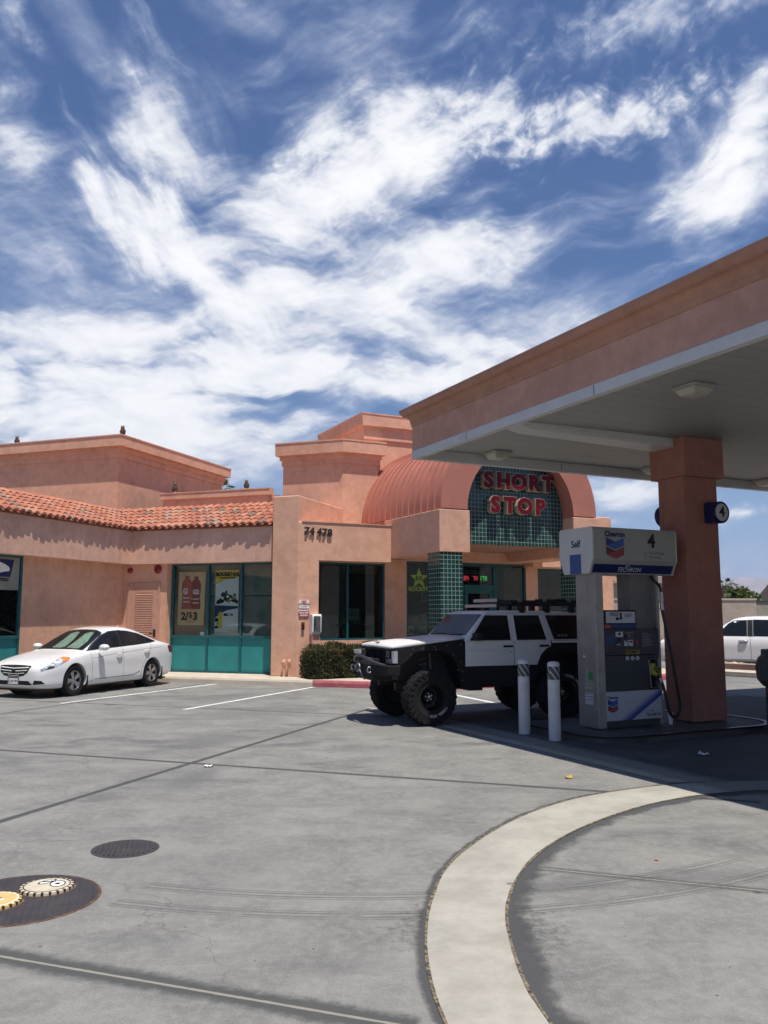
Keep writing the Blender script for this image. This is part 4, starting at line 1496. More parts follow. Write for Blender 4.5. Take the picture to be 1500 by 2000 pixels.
# ---------------------------------------------------------------- decoy owls on the parapets
ob = mat('owl_paint', (0.085, 0.062, 0.052), 0.8, 0, 0.2, 0.55, 14, 0.3, 30, dirt=((0.2, 0.16, 0.13), 0.55, 0.7, 22, 0.7))


def owl():
    t_ = thing('decoy_owl', 'x', 'decoy owl', (0, 0, 0), 0, 'decoy owls on the parapets')
    b = MB()
    b.lathe([(0.0, 0.05), (0.055, 0.05), (0.078, 0.09), (0.098, 0.16), (0.105, 0.22), (0.10, 0.28), (0.082, 0.325), (0.078, 0.335), (0.084, 0.37), (0.084, 0.40), (0.07, 0.435), (0.04, 0.45), (0, 0.452)], 16, Matrix.Diagonal((1, 0.9, 1, 1)))
    for s in (-1, 1):
        b.tube([(s * 0.05, -0.01, 0.41), (s * 0.062, -0.012, 0.45), (s * 0.074, -0.014, 0.492)], [0.03, 0.02, 0.003], 6)
        b.tube([(s * 0.088, 0.02, 0.31), (s * 0.108, 0.01, 0.22), (s * 0.085, 0.03, 0.11), (s * 0.05, 0.06, 0.05)], [0.02, 0.035, 0.03, 0.012], 7)
    b.tube([(0, 0.07, 0.16), (0, 0.10, 0.08), (0, 0.105, 0.02)], [0.05, 0.042, 0.02], 7)
    b.build('body', ob, t_, smooth=60)
    b = MB()
    for s in (-1, 1):
        b.lathe([(0.021, 0), (0.016, 0.012), (0, 0.014)], 10, Matrix.Translation((s * 0.034, -0.066, 0.395)) @ Matrix.Rotation(R(90), 4, 'X'))
        b.tube([(s * 0.03, -0.05, 0.06), (s * 0.032, -0.075, 0.045)], 0.018, 6)
    b.build('eye', mat('owl_eye', (0.5, 0.36, 0.05), 0.3), t_)
    b = MB()
    b.tube([(0, -0.075, 0.385), (0, -0.095, 0.37), (0, -0.09, 0.35)], [0.014, 0.012, 0.003], 6)
    b.build('beak', M['ink'], t_)
    b = MB()
    b.lathe([(0.0, 0), (0.068, 0), (0.07, 0.04), (0.06, 0.058), (0, 0.058)], 14)
    b.build('base', mat('owl_base', (0.55, 0.43, 0.36), 0.8), t_)
    return t_


owl0 = owl()
for i, (w_, l_, z, rot, sc, lab) in enumerate(((-21.25, 22.3, 7.515, 30, 1.0, 'brown decoy owl at the far left end of the high hall parapet'), (-16.93, 22.3, 7.515, 10, 1.12, 'brown decoy owl on the corner of the high hall parapet'), (-15.06, 22.58, 5.58, 60, 1.16, 'grey decoy owl turned sideways at the end of the low parapet'), (-12.52, 22.62, 5.58, 20, 0.98, 'brown decoy owl standing midway along the low parapet'))):
    o = owl0 if i == 0 else copy_thing(owl0, (0, 0, 0), 0)
    o.location = wlp(w_, l_, z)
    o.rotation_euler = (0, 0, R(-19.5 + rot))
    o.scale = (sc * 0.66, sc * 0.66, sc * 0.66)
    o['label'] = lab


# ================================================================ fuel canopy
def soffit_material():
    mt = bpy.data.materials.new('canopy_soffit')
    mt.use_nodes = True
    t = NT(mt.node_tree)
    bs = t.n['Principled BSDF']
    co = t.new('ShaderNodeTexCoord').outputs['Object']
    sh = uvp(10.55, 10.2)
    x, y, z = t.xyz(t.mapping(t.mapping(co, loc=(sh.x, sh.y, 0)), rot=(0, 0, R(-26))))
    f = t.m('FRACT', t.m('DIVIDE', y, 0.305))
    gr = t.m('LESS_THAN', f, 0.03)
    wn = t.new('ShaderNodeTexWhiteNoise', noise_dimensions='1D')
    t.set(wn.inputs['W'], t.m('FLOOR', t.m('DIVIDE', y, 0.305)))
    nz = t.noise(co, 1.2, 6, 0.65)
    c = t.mix(wn.outputs[0], (0.33, 0.325, 0.305), (0.365, 0.36, 0.34))
    c = t.mix(t.ramp(nz, 0.4, 0.75, 0, 0.4), c, (0.29, 0.28, 0.25))
    dx = t.m('SUBTRACT', x, 10.5)
    dy = t.m('SUBTRACT', y, 9.6)
    col_dist = t.m('SQRT', t.m('ADD', t.m('MULTIPLY', dx, dx), t.m('MULTIPLY', dy, dy)))
    c = t.mix(t.ramp(t.m('ADD', col_dist, t.m('MULTIPLY', nz, 0.6)), 1.7, 0.5, 0, 0.4), c, (0.09, 0.085, 0.08))  # ceiling colour darker around the column head
    c = t.mix(t.m('MULTIPLY', gr, 0.75), c, (0.12, 0.115, 0.105))
    t.set(bs.inputs['Base Color'], c)
    bs.inputs['Roughness'].default_value = 0.6
    t.set(bs.inputs['Normal'], t.bump(t.m('SUBTRACT', 1.0, gr), 0.5, 0.006))
    return mt


M['soffit'] = soffit_material()
CU0, CU1, CV0, CV1 = 6.75, 18.6, -1.5, 12.71
can = thing('fuel_canopy', 'salmon fuel canopy with a curved cornice, pale ceiling and square column', 'canopy', tuple(uvp(10.55, 10.2)))
pr_ = [(0.0, 5.035), (0.012, 5.04), (0.012, 5.075), (0.022, 5.09)]
for i in range(9):
    a = i / 8
    pr_.append((0.022 + 0.10 * (1 - math.cos(a * pi / 2)), 5.09 + 0.135 * math.sin(a * pi / 2)))
pr_ += [(0.128, 5.225), (0.128, 5.245), (0.150, 5.262), (0.168, 5.285), (0.172, 5.31), (0.172, 5.335), (0.15, 5.342), (0.05, 5.41), (-0.4, 5.41)]


def around(prof):
    """Sweep round the canopy with outward offsets."""
    out = MB(UV)
    pts = [(CU0, CV0), (CU0, CV1), (CU1, CV1), (CU1, CV0)]
    rows = []
    sg = [(-1, -1), (-1, 1), (1, 1), (1, -1)]
    for (u, v), (a, c_) in zip(pts, sg):
        rows.append([(u + a * o_, v + c_ * o_, z) for o_, z in prof])
    vs = [q for r_ in rows for q in r_]
    k = len(prof)
    fs = []
    for i in range(4):
        j = (i + 1) % 4
        for a in range(k - 1):
            fs.append((i * k + a, i * k + a + 1, j * k + a + 1, j * k + a))
    return out.add(vs, fs)


around([(0, 4.61), (0, 5.04)]).build('fascia', M['stucco_canopy'], can)
around(pr_).build('cornice', M['cornice_paint'], can, smooth=35)
around([(0.175, 5.334), (0.176, 5.345), (0.10, 5.36)]).build('drip_edge', mat('drip_edge', (0.62, 0.36, 0.25), 0.35, 0.3), can)
b = around([(-0.10, 4.64), (-0.10, 4.465), (0.006, 4.465), (0.006, 4.60), (0.0, 4.609)])
b.build('edge_trim', mat('canopy_trim', (0.57, 0.57, 0.545), 0.5, var=0.05, dirt=((0.36, 0.28, 0.22), 0.6, 0.8, 4, 0.6)), can)
# joints in the trim
for v in (10.9, 7.9, 4.9, 1.9):
    b = MB(UV)
    b.box(CU0 - 0.008, CU0 - 0.0065, v, v + 0.012, 4.467, 4.598)
    b.build('trim_joint', M['grey_ink'], can)
for u in (9.9, 13.1, 16.2):
    b = MB(UV)
    b.box(u, u + 0.012, CV1 - 0.1015, CV1 - 0.1001, 4.47, 4.63)
    b.build('trim_joint', M['grey_ink'], can)
b = MB(UV)
b.box(CU0 + 0.1, CU1 - 0.1, CV0 + 0.1, CV1 - 0.1, 4.64, 4.70)
b.build('ceiling', M['soffit'], can)
b = MB(UV)
b.add([(6.95, 10.05, 4.639), (6.95, 10.45, 4.639), (10.17, 10.45, 4.639), (10.17, 10.0, 4.639), (7.4, 10.1, 4.545), (7.4, 10.45, 4.545), (10.17, 10.45, 4.49), (10.17, 10.0, 4.49)],
      [(4, 5, 6, 7), (0, 4, 7, 3), (1, 2, 6, 5), (0, 1, 5, 4)])
b.build('ceiling_beam', mat('canopy_trim', (0, 0, 0)), can)
# roof deck
b = MB(UV)
b.add([(CU0 + 0.35, CV0 + 0.35, 5.409), (CU1 - 0.35, CV0 + 0.35, 5.409), (CU1 - 0.35, CV1 - 0.35, 5.409), (CU0 + 0.35, CV1 - 0.35, 5.409)], [(0, 1, 2, 3)])
b.build('roof_deck', M['sidewalk'], can)
for (u0, v0) in ((10.20, 9.87), (10.20, 1.2), (15.6, 9.87), (15.6, 1.2)):
    b = MB(UV)
    b.box(u0, u0 + 0.74, v0, v0 + 0.56, 0.10, 4.0)
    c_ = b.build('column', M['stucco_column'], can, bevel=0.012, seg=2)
    b = MB(UV)
    b.box(u0 - 0.05, u0 + 0.83, v0 - 0.09, v0 + 0.68, 4.0, 4.641)
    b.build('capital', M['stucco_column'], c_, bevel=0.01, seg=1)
for (u, v) in ((8.21, 12.22), (8.0, 7.5), (15.1, 12.3), (11.85, 12.2), (11.9, 7.5), (15.1, 7.5), (8.0, 3.0), (11.9, 3.0)):
    b = MB(UV @ Matrix.Translation((u, v, 0)))
    b.box(-0.19, 0.19, -0.19, 0.19, 4.59, 4.639)
    l0 = b.build('ceiling_light', mat('lamp_case', (0.36, 0.35, 0.33), 0.5), can, bevel=0.02)
    b = MB(UV @ Matrix.Translation((u, v, 0)) @ RZ(45))
    b.lathe([(0.0, 4.49), (0.11, 4.495), (0.17, 4.515), (0.225, 4.58), (0.225, 4.592)], 4)
    b.build('lens', M['lens'], l0)

# number roundels on the column
for (u, v, lab) in ((10.82, 9.72, 'round white number 4 sign on the near face of the canopy column'), (10.50, 10.57, 'round number 4 sign mostly hidden behind the canopy column')):
    t_ = thing('pump_number_sign', lab, 'number sign', tuple(uvp(u, v, 3.42)), 0, 'number signs on the canopy column')
    near = v < 10
    pl = MB(UV)
    if near:
        pl.box(u - 0.19, u - 0.01, v - 0.01, v + 0.16, 3.25, 3.58)
        mx = Matrix.Translation((u, v, 3.42)) @ Matrix.Rotation(R(90), 4, 'X')
    else:
        pl.box(u - 0.12, u + 0.1, v - 0.15, v - 0.02, 3.25, 3.58)
        mx = Matrix.Translation((10.46, v, 3.42)) @ Matrix.Rotation(R(90), 4, 'X')
    pl.lathe([(0.0, -0.06), (0.17, -0.06), (0.18, -0.05), (0.18, 0.03), (0.165, 0.045), (0.145, 0.045), (0.14, 0.03), (0.0, 0.03)], 32, mx)
    pl.build('housing', M['navy'], t_)
    d = MB(UV)
    d.lathe([(0.143, 0.031), (0.143, 0.038), (0.0, 0.042)], 32, mx)
    d.build('dial', M['crown_end'], t_)
    if near:
        d = MB(UV)
        d.text('4', 0.23, face_m(None, (u, v - 0.046, 3.42), '-v'), 0.002, 0.006)
        d.build('numeral', M['ink'], t_)

# ================================================================ pump island
isl = []
for k in range(9):
    a = pi + k * (pi / 2) / 8
    isl.append((8.25 + 0.5 * math.cos(a), 9.65 + 0.5 * math.sin(a)))
for k in range(9):
    a = 1.5 * pi + k * (pi / 2) / 8
    isl.append((10.75 + 0.75 * math.cos(a), 9.92 + 0.75 * math.sin(a)))
for k in range(9):
    a = k * (pi / 2) / 8
    isl.append((10.75 + 0.75 * math.cos(a), 10.6 + 0.75 * math.sin(a)))
for k in range(9):
    a = pi / 2 + k * (pi / 2) / 8
    isl.append((8.25 + 0.5 * math.cos(a), 10.85 + 0.5 * math.sin(a)))
b = MB(UV)
b.prism(isl, 0.0, 0.085)
b.build('pump_island', mat('island_concrete', (0.085, 0.082, 0.08), 0.75, 0, 0.35, 0.35, 3, 0.2, 40, dirt=((0.3, 0.29, 0.27), 0.58, 0.8, 5, 0.6)), kind='structure')
b = MB(UV)
b.sweep(isl, [(-0.05, 0.0851), (-0.05, 0.098), (0.012, 0.1), (0.02, 0.094), (0.02, 0.072), (0.002, 0.07)], closed=True)
b.build('island_edge', mat('island_edge_steel', (0.03, 0.03, 0.032), 0.35, 0.6), kind='structure')

# ================================================================ dispenser
pump = thing('fuel_pump', 'grey fuel dispenser numbered 4 with a white barrel crown, black hose and yellow nozzle', 'fuel pump', tuple(uvp(8.9, 10.1, 0.1)))
PF = 9.88
b = MB(UV)
b.prism([(8.33, PF), (8.47, PF - 0.012), (8.49, PF + 0.02), (8.49, 10.33), (8.33, 10.33)], 0.1, 2.40)
b.build('left_post', M['steel'], pump, bevel=0.012)
b = MB(UV)
b.box(9.555, 9.62, PF + 0.03, 10.30, 0.1, 2.40)
b.build('right_post', M['steel'], pump, bevel=0.008)
b = MB(UV)
b.box(9.11, 9.56, 10.0, 10.28, 1.56, 2.40)
b.build('rear_panel', M['pump_grey'], pump)
b = MB(UV)
b.box(8.49, 9.555, PF + 0.03, 10.28, 0.1, 0.205)
b.box(8.49, 9.555, PF + 0.04, 10.27, 0.205, 0.63)
b.build('base', M['pump_dark'], pump)
b = MB(UV)
b.box(8.49, 9.30, PF + 0.012, 10.26, 0.635, 1.155)
b.box(9.30, 9.555, PF + 0.14, 10.26, 0.635, 1.155)
b.box(9.30, 9.335, PF + 0.012, PF + 0.15, 0.635, 1.155)
b.box(9.335, 9.555, PF + 0.012, PF + 0.15, 1.12, 1.155)
b.build('lower_cabinet', M['pump_dark'], pump)
b = MB(UV)
b.box(8.49, 9.555, PF + 0.004, 10.26, 1.165, 1.56)
b.build('card_console', M['pump_dark'], pump, bevel=0.006)
# upper price display
b = MB(UV)
b.box(8.485, 9.105, PF - 0.005, PF + 0.24, 1.55, 1.84)
ds = b.build('price_display', M['ink'], pump, bevel=0.006)
b = MB(UV)
b.box(8.515, 9.08, PF - 0.012, PF - 0.006, 1.645, 1.815)
b.build('display_sheet', M['pale_film'], ds)
b = MB(UV)
b.box(8.61, 9.1, PF - 0.010, PF - 0.006, 1.565, 1.625)
b.build('blue_strip', M['blue_dark'], ds)
b = MB(UV)
b.box(8.49, 8.595, PF - 0.014, PF - 0.006, 1.568, 1.622)
b.build('red_sticker', mat('sticker_red', (0.50, 0.08, 0.05), 0.6), ds)
b = MB(UV)
for i, (s, u) in enumerate((('MEMBERS SAVE', 8.67), ('AT THE PUMP', 8.67))):
    b.text(s, 0.026, face_m(None, (u, PF - 0.0135, 1.785 - i * 0.028), '-v'), 0.0005, 0.001)
for i in range(3):
    b.box(8.87, 9.03 - 0.02 * i, PF - 0.0135, PF - 0.012, 1.775 - i * 0.02, 1.783 - i * 0.02)
b.prism([(8.78, 1.80), (8.82, 1.80), (8.815, 1.75), (8.83, 1.70), (8.77, 1.70), (8.785, 1.75)], PF - 0.0135, PF - 0.012, 'y')
b.prism([(8.70, 1.69), (8.76, 1.69), (8.76, 1.73), (8.72, 1.735), (8.70, 1.715)], PF - 0.0135, PF - 0.012, 'y')
b.build('lettering', M['ink'], ds)
# console details
b = MB(UV)
for i in range(4):
    for j in range(4):
        b.box(8.515 + i * 0.036, 8.542 + i * 0.036, PF - 0.004, PF + 0.006, 1.43 - j * 0.03, 1.452 - j * 0.03)
b.build('keypad', M['mid_blue'], pump)
b = MB(UV)
b.box(8.70, 8.84, PF - 0.003, PF + 0.006, 1.435, 1.515)
b.box(8.862, 8.925, PF - 0.003, PF + 0.006, 1.30, 1.38)
b.box(8.948, 9.03, PF - 0.003, PF + 0.006, 1.30, 1.39)
b.box(8.72, 8.78, PF - 0.003, PF + 0.006, 1.315, 1.33)
b.build('label_plate', M['pale_film'], pump)
b = MB(UV)
b.box(8.74, 8.79, PF - 0.005, PF + 0.006, 1.37, 1.42)
b.box(8.75, 8.79, PF - 0.006, PF - 0.002, 1.465, 1.50)
b.box(8.88, 8.91, PF - 0.006, PF - 0.002, 1.355, 1.375)
b.box(8.965, 9.015, PF - 0.006, PF - 0.002, 1.35, 1.375)
b.box(8.87, 8.92, PF - 0.003, PF + 0.006, 1.42, 1.47)
b.build('card_slot', M['ink'], pump)
b = MB(UV)
b.tube([(9.10, PF + 0.005, 1.345), (9.10, PF - 0.012, 1.345)], 0.034, 16)
b.build('stop_button', mat('button_red', (0.35, 0.03, 0.03), 0.5), pump)
b = MB(UV)
for i in range(9):
    b.box(9.22, 9.22 + random.uniform(0.10, 0.24), PF + 0.0015, PF + 0.0042, 1.48 - i * 0.024, 1.488 - i * 0.024)
for i in range(4):
    b.box(8.90, 8.90 + random.uniform(0.1, 0.2), PF + 0.0015, PF + 0.0042, 1.50 - i * 0.022, 1.506 - i * 0.022)
b.build('instructions', mat('dim_print', (0.25, 0.26, 0.26), 0.6), pump)
for i, u in enumerate((8.92, 9.02, 9.12)):
    b = MB(UV)
    b.box(u - 0.033, u + 0.033, PF - 0.002, PF + 0.006, 1.175, 1.24)
    pl = b.build('grade_plate', mat('grade_yellow', (0.42, 0.30, 0.03), 0.6), pump)
    b = MB(UV)
    b.text(('87', '89', '91')[i], 0.055, face_m(None, (u, PF - 0.0035, 1.207), '-v'), 0.0006, 0.002)
    b.build('numeral', M['ink'], pl)
    b = MB(UV)
    b.tube([(u - 0.005, PF + 0.013, 1.115), (u - 0.005, PF - 0.004, 1.115)], 0.031, 18)
    bt = b.build('grade_button', M['pale_film'], pump)
    b = MB(UV)
    b.box(u - 0.015, u + 0.005, PF - 0.0055, PF - 0.0035, 1.105, 1.125)
    b.build('mark', M['grey_ink'], bt)


def chevron_logo(mx_builder, cx, cz, w_, v, parent, textsize, mx=UV, side='-v', gap=0.13):
    """Two stacked chevrons (blue over red) and the lettering above, on a face."""
    h = w_ / 2
    dz = w_ * 0.19
    th = w_ * 0.40

    def chev(zt, mt_, mt2):
        z1 = zt - th
        b = MB(mx)
        b.prism([(cx - h, zt), (cx, zt - dz), (cx, z1 - dz), (cx - h, z1)], v, v + 0.003, 'y')
        b.build('logo', mt2, parent)
        b = MB(mx)
        b.prism([(cx, zt - dz), (cx + h, zt), (cx + h, z1), (cx, z1 - dz)], v, v + 0.003, 'y')
        b.prism([(cx - h, z1), (cx, z1 - dz), (cx, zt - dz - th * 0.15), (cx - h * 0.55, z1 + th * 0.2)], v - 0.0012, v - 0.0002, 'y')
        b.build('logo', mt_, parent)
    chev(cz, M['blue'], M['blue_dark'])
    chev(cz - th - w_ * gap * 0.55, M['logo_red'], M['logo_red_dark'])
    b = MB(mx)
    b.text('Chevron', textsize, face_m(None, (cx, v - 0.001, cz + textsize * 0.42), side), 0.0006, textsize * 0.02)
    b.build('lettering', M['navy'], parent)


# lower graphic panel
b = MB(UV)
b.box(8.475, 9.56, PF - 0.002, PF + 0.034, 0.205, 0.63)
gp = b.build('graphic_panel', M['pale_film'], pump)
gp_m = bpy.data.materials.new('panel_graphic')
gp_m.use_nodes = True
t = NT(gp_m.node_tree)
co = t.new('ShaderNodeTexCoord').outputs['Object']
sh = uvp(8.9, 10.1, 0.1)
x, y, z = t.xyz(t.mapping(t.mapping(co, loc=tuple(sh)), rot=(0, 0, R(-26))))
dg_ = t.m('SUBTRACT', t.m('SUBTRACT', z, 0.2), t.m('MULTIPLY', t.m('SUBTRACT', x, 8.86), 0.57))
bluef = t.m('MULTIPLY', t.ramp(dg_, 0.12, -0.02, 0, 1), t.m('GREATER_THAN', dg_, -0.055))
cc = t.mix(bluef, (0.46, 0.48, 0.53), (0.02, 0.06, 0.30))
t.set(t.n['Principled BSDF'].inputs['Base Color'], cc)
t.n['Principled BSDF'].inputs['Roughness'].default_value = 0.45
gp.data.materials[0] = gp_m
chevron_logo(None, 8.60, 0.52, 0.185, PF - 0.005, gp, 0.06)
b = MB(UV)
b.text('TECHRON', 0.062, face_m(None, (9.385, PF - 0.0035, 0.262), '-v'), 0.0006, 0.001, shear=0.12)
b.box(9.2, 9.5, PF - 0.0035, PF - 0.002, 0.315, 0.318)
b.build('lettering', M['ink'], gp)
b = MB(UV)
b.text('with', 0.035, face_m(None, (9.36, PF - 0.0035, 0.328), '-v'), 0.0006, shear=0.12)
b.build('lettering', M['mid_blue'], gp)
# stickers on the left post side
LS = 8.33
for (v0, v1, z0, z1, c, nm) in ((10.17, 9.99, 0.44, 0.62, (0.5, 0.5, 0.49), 'white_label'), (10.09, 9.995, 0.80, 0.92, (0.06, 0.27, 0.08), 'green_label'), (10.16, 10.10, 0.80, 0.91, (0.34, 0.36, 0.28), 'pale_label'), (10.16, 10.085, 0.935, 1.03, (0.45, 0.30, 0.17), 'orange_label'), (10.16, 10.10, 0.66, 0.79, (0.36, 0.37, 0.29), 'pale_label'), (10.085, 10.0, 0.665, 0.785, (0.38, 0.37, 0.25), 'pale_label')):
    b = MB(UV)
    b.box(LS - 0.003, LS + 0.002, v1, v0, z0, z1)
    lb = b.build(nm, mat('label_%0.2f_%0.2f' % (c[0], c[1]), c, 0.6, var=0.12, vscale=20), pump)
    b = MB(UV)
    for i in range(3):
        zz = z1 - 0.022 - i * (z1 - z0) * 0.26
        b.box(LS - 0.0045, LS - 0.003, v1 + 0.012, v0 - 0.012, zz, zz + 0.008)
    b.build('print', M['grey_ink'], lb)
b = MB(UV)
b.lathe([(0.0, 0.0), (0.022, 0.0), (0.022, 0.02), (0.0, 0.025)], 14, Matrix.Translation((LS, 10.16, 1.14)) @ Matrix.Rotation(R(-90), 4, 'Y'))
b.build('lock', M['chrome'], pump)
# crown
VC = 10.22
prof = [(0.285, 2.385), (0.358, 2.545), (0.380, 2.585), (0.388, 2.60), (0.388, 3.03), (0.375, 3.07), (0.36, 3.09)]
out = [(VC - a, z) for a, z in prof] + [(VC + a, z) for a, z in prof[::-1]]
b = MB(UV)
b.prism(out, 8.285, 9.93, 'x')
cr = b.build('crown', M['crown_grey'], pump, smooth=25)
b = MB(UV)
o2 = [(VC - a - 0.006, z) for a, z in prof] + [(VC + a + 0.006, z) for a, z in prof[::-1]]
b.prism(o2, 8.262, 8.287, 'x')
b.build('end_cap', M['crown_end'], cr)
b = MB(UV)
b.prism(o2, 9.928, 9.95, 'x')
b.build('end_cap', M['crown_end'], cr)


def crown_v(z):
    for (a0, z0), (a1, z1) in zip(prof[:-1], prof[1:]):
        if z0 <= z <= z1:
            return VC - (a0 + (a1 - a0) * (z - z0) / (z1 - z0))
    return VC - 0.36


def on_crown(b, pts, off):
    pass


b = MB(UV)
za, zb = 2.405, 2.53
b.add([(8.315, crown_v(za) - 0.004, za), (9.90, crown_v(za) - 0.004, za), (9.90, crown_v(zb) - 0.004, zb), (8.315, crown_v(zb) - 0.004, zb)], [(0, 1, 2, 3)])
b.add([(8.315, crown_v(za) - 0.001, za), (9.90, crown_v(za) - 0.001, za), (9.90, crown_v(zb) - 0.001, zb), (8.315, crown_v(zb) - 0.001, zb)], [(3, 2, 1, 0), ])
b.build('blue_band', M['navy'], cr)


def crown_tilt(z):
    d = 0.02
    return math.atan2(crown_v(z - d) - crown_v(z + d), 2 * d)


def crown_m(u, z, off=0.004):
    """Art plane lying on the crown's front face."""
    m_ = face_m(None, (u, crown_v(z) - off, z), '-v')
    return m_ @ Matrix.Rotation(crown_tilt(z), 4, 'X')


b = MB(UV)
b.text('with', 0.055, crown_m(8.97, 2.512, 0.007), 0.0008, shear=0.12)
b.build('lettering', M['pale_film'], cr)
b = MB(UV)
b.text('TECHRON', 0.10, crown_m(9.02, 2.452, 0.007), 0.0008, 0.001, shear=0.12)
b.build('lettering', M['pale_film'], cr)
b = MB(UV)
b.text('4', 0.29, crown_m(9.43, 2.90), 0.0008, 0.010)
b.build('numeral', M['ink'], cr)
b = MB(UV)
b.text('Turn Off Engine', 0.05, crown_m(9.53, 2.72), 0.0008)
b.text('No Smoking', 0.05, crown_m(9.49, 2.655), 0.0008)
b.build('lettering', mat('soft_grey', (0.17, 0.17, 0.165), 0.6), cr)
for z in (2.72, 2.655):
    b = MB(UV)
    b.lathe([(0.024, 0), (0.024, 0.001), (0.018, 0.001), (0.018, 0)], 14, crown_m(9.30, z), closed=True)
    b.build('pictogram', mat('soft_grey', (0, 0, 0)), cr)
# crown logo follows the face in three slices
lw_ = 0.345
lcx = 8.70


def crown_poly(pts, mt_, off):
    b = MB(UV)
    b.add([(u, crown_v(z) - off, z) for u, z in pts], [tuple(range(len(pts)))])
    b.build('logo', mt_, cr)


def crown_chev(zt, dk, lt):
    dz, th = 0.06, 0.122
    crown_poly([(lcx - lw_ / 2, zt - th), (lcx, zt - th - dz), (lcx, zt - dz), (lcx - lw_ / 2, zt)], dk, 0.004)
    crown_poly([(lcx, zt - th - dz), (lcx + lw_ / 2, zt - th), (lcx + lw_ / 2, zt), (lcx, zt - dz)], lt, 0.004)
    crown_poly([(lcx - lw_ / 2, zt - th), (lcx, zt - th - dz), (lcx, zt - dz - 0.012), (lcx - lw_ * 0.22, zt - th * 0.72)], lt, 0.0055)


crown_chev(2.935, M['blue_dark'], M['blue'])
crown_chev(2.795, M['logo_red_dark'], M['logo_red'])
b = MB(UV)
b.text('Chevron', 0.112, crown_m(lcx, 2.985), 0.0008, 0.004)
b.build('lettering', M['navy'], cr)
b = MB(UV)
b.text('Self', 0.15, face_m(None, (8.259, 10.215, 2.84), '-u'), 0.001, 0.003)
b.build('lettering', M['ink'], cr)
b = MB(UV)
b.box(8.2565, 8.2615, 10.10, 10.36, 2.387, 2.685)
b.build('blue_patch', M['mid_blue'], cr)
# hose and nozzle
hp = [(9.55, 9.99, 2.40), (9.55, 9.97, 2.33), (9.585, 9.86, 2.22), (9.60, 9.84, 2.12)]
b = MB(UV)
b.tube(spline(hp, 5), 0.021, 10)
b.tube(spline([(9.60, 9.835, 1.85), (9.62, 9.82, 1.70), (9.65, 9.80, 1.50), (9.69, 9.78, 1.24), (9.74, 9.77, 0.90), (9.80, 9.77, 0.57), (9.83, 9.775, 0.38), (9.80, 9.78, 0.27), (9.72, 9.785, 0.215), (9.645, 9.79, 0.27), (9.60, 9.80, 0.42), (9.57, 9.82, 0.61), (9.545, 9.85, 0.76)], 6), 0.024, 12)
ho = b.build('hose', mat('hose_rubber', (0.012, 0.012, 0.013), 0.45), pump, smooth=60)
b = MB(UV)
for z0, z1, r_ in ((2.12, 2.02, .026), (2.02, 1.98, .033), (1.98, 1.88, .028), (1.88, 1.84, .035)):
    b.tube([(9.60, 9.838, z0), (9.60, 9.835, z1)], r_, 12)
b.tube([(9.548, 9.848, 0.735), (9.53, 9.87, 0.80)], 0.027, 10)
b.build('coupling', M['alloy'], ho, smooth=40)
b = MB(UV)
b.box(9.345, 9.545, PF + 0.10, PF + 0.135, 0.66, 1.11)
b.build('nozzle_boot', M['ink'], pump)
b = MB(UV)
for a, c in (((9.34, 0.66 + 0.42), (9.37, 0.66)), ((9.34, 1.09), (9.53, 1.11)), ((9.37, 0.66), (9.545, 0.655))):
    b.tube([(a[0], PF + 0.005, a[1]), (c[0], PF + 0.005, c[1])], 0.008, 6)
b.build('boot_trim', M['alloy'], pump)
b = MB(UV)
nz_o = [(9.36, 1.02), (9.40, 1.035), (9.47, 1.00), (9.535, 0.955), (9.55, 0.90), (9.52, 0.86), (9.45, 0.84), (9.385, 0.85), (9.36, 0.90)]
b.prism(nz_o, PF - 0.05, PF + 0.04, 'y')
nz = b.build('nozzle', mat('nozzle_yellow', (0.42, 0.42, 0.05), 0.5, dirt=((0.12, 0.11, 0.03), 0.5, 0.75, 14, 0.6)), pump, bevel=0.018, seg=3, smooth=60)
b = MB(UV)
b.tube(spline([(9.40, PF + 0.05, 1.0), (9.385, PF + 0.06, 0.92), (9.40, PF + 0.08, 0.8)], 5), 0.014, 8)
b.tube(spline([(9.42, PF - 0.005, 0.86), (9.47, PF - 0.02, 0.76), (9.53, PF - 0.015, 0.80)], 5), 0.009, 6)
b.tube([(9.52, PF - 0.01, 0.87), (9.53, 9.87, 0.80)], 0.022, 10)
b.build('lever', M['dark_metal'], nz, smooth=60)
b = MB(UV)
mxn = face_m(None, (9.45, PF - 0.0515, 0.94), '-v') @ RZ(-38)
b.text('PUSH', 0.055, mxn @ Matrix.Translation((0, 0.022, 0)), 0.001, 0.003)
b.text('START', 0.05, mxn @ Matrix.Translation((0, -0.03, 0)), 0.001, 0.003)
b.build('lettering', M['ink'], nz)
# paper cup on the island kerb
b = MB()
b.lathe([(0.028, 0.0), (0.036, 0.07), (0.04, 0.075), (0.04, 0.085), (0.036, 0.09), (0.045, 0.165), (0.047, 0.17), (0.0, 0.17)], 16)
o = b.build('paper_cup', M['paper'], smooth=50)
o.location = uvp(9.71, 9.86, 0.1)
tag(o, 'white paper cup stack left under the hose loop', 'cup')

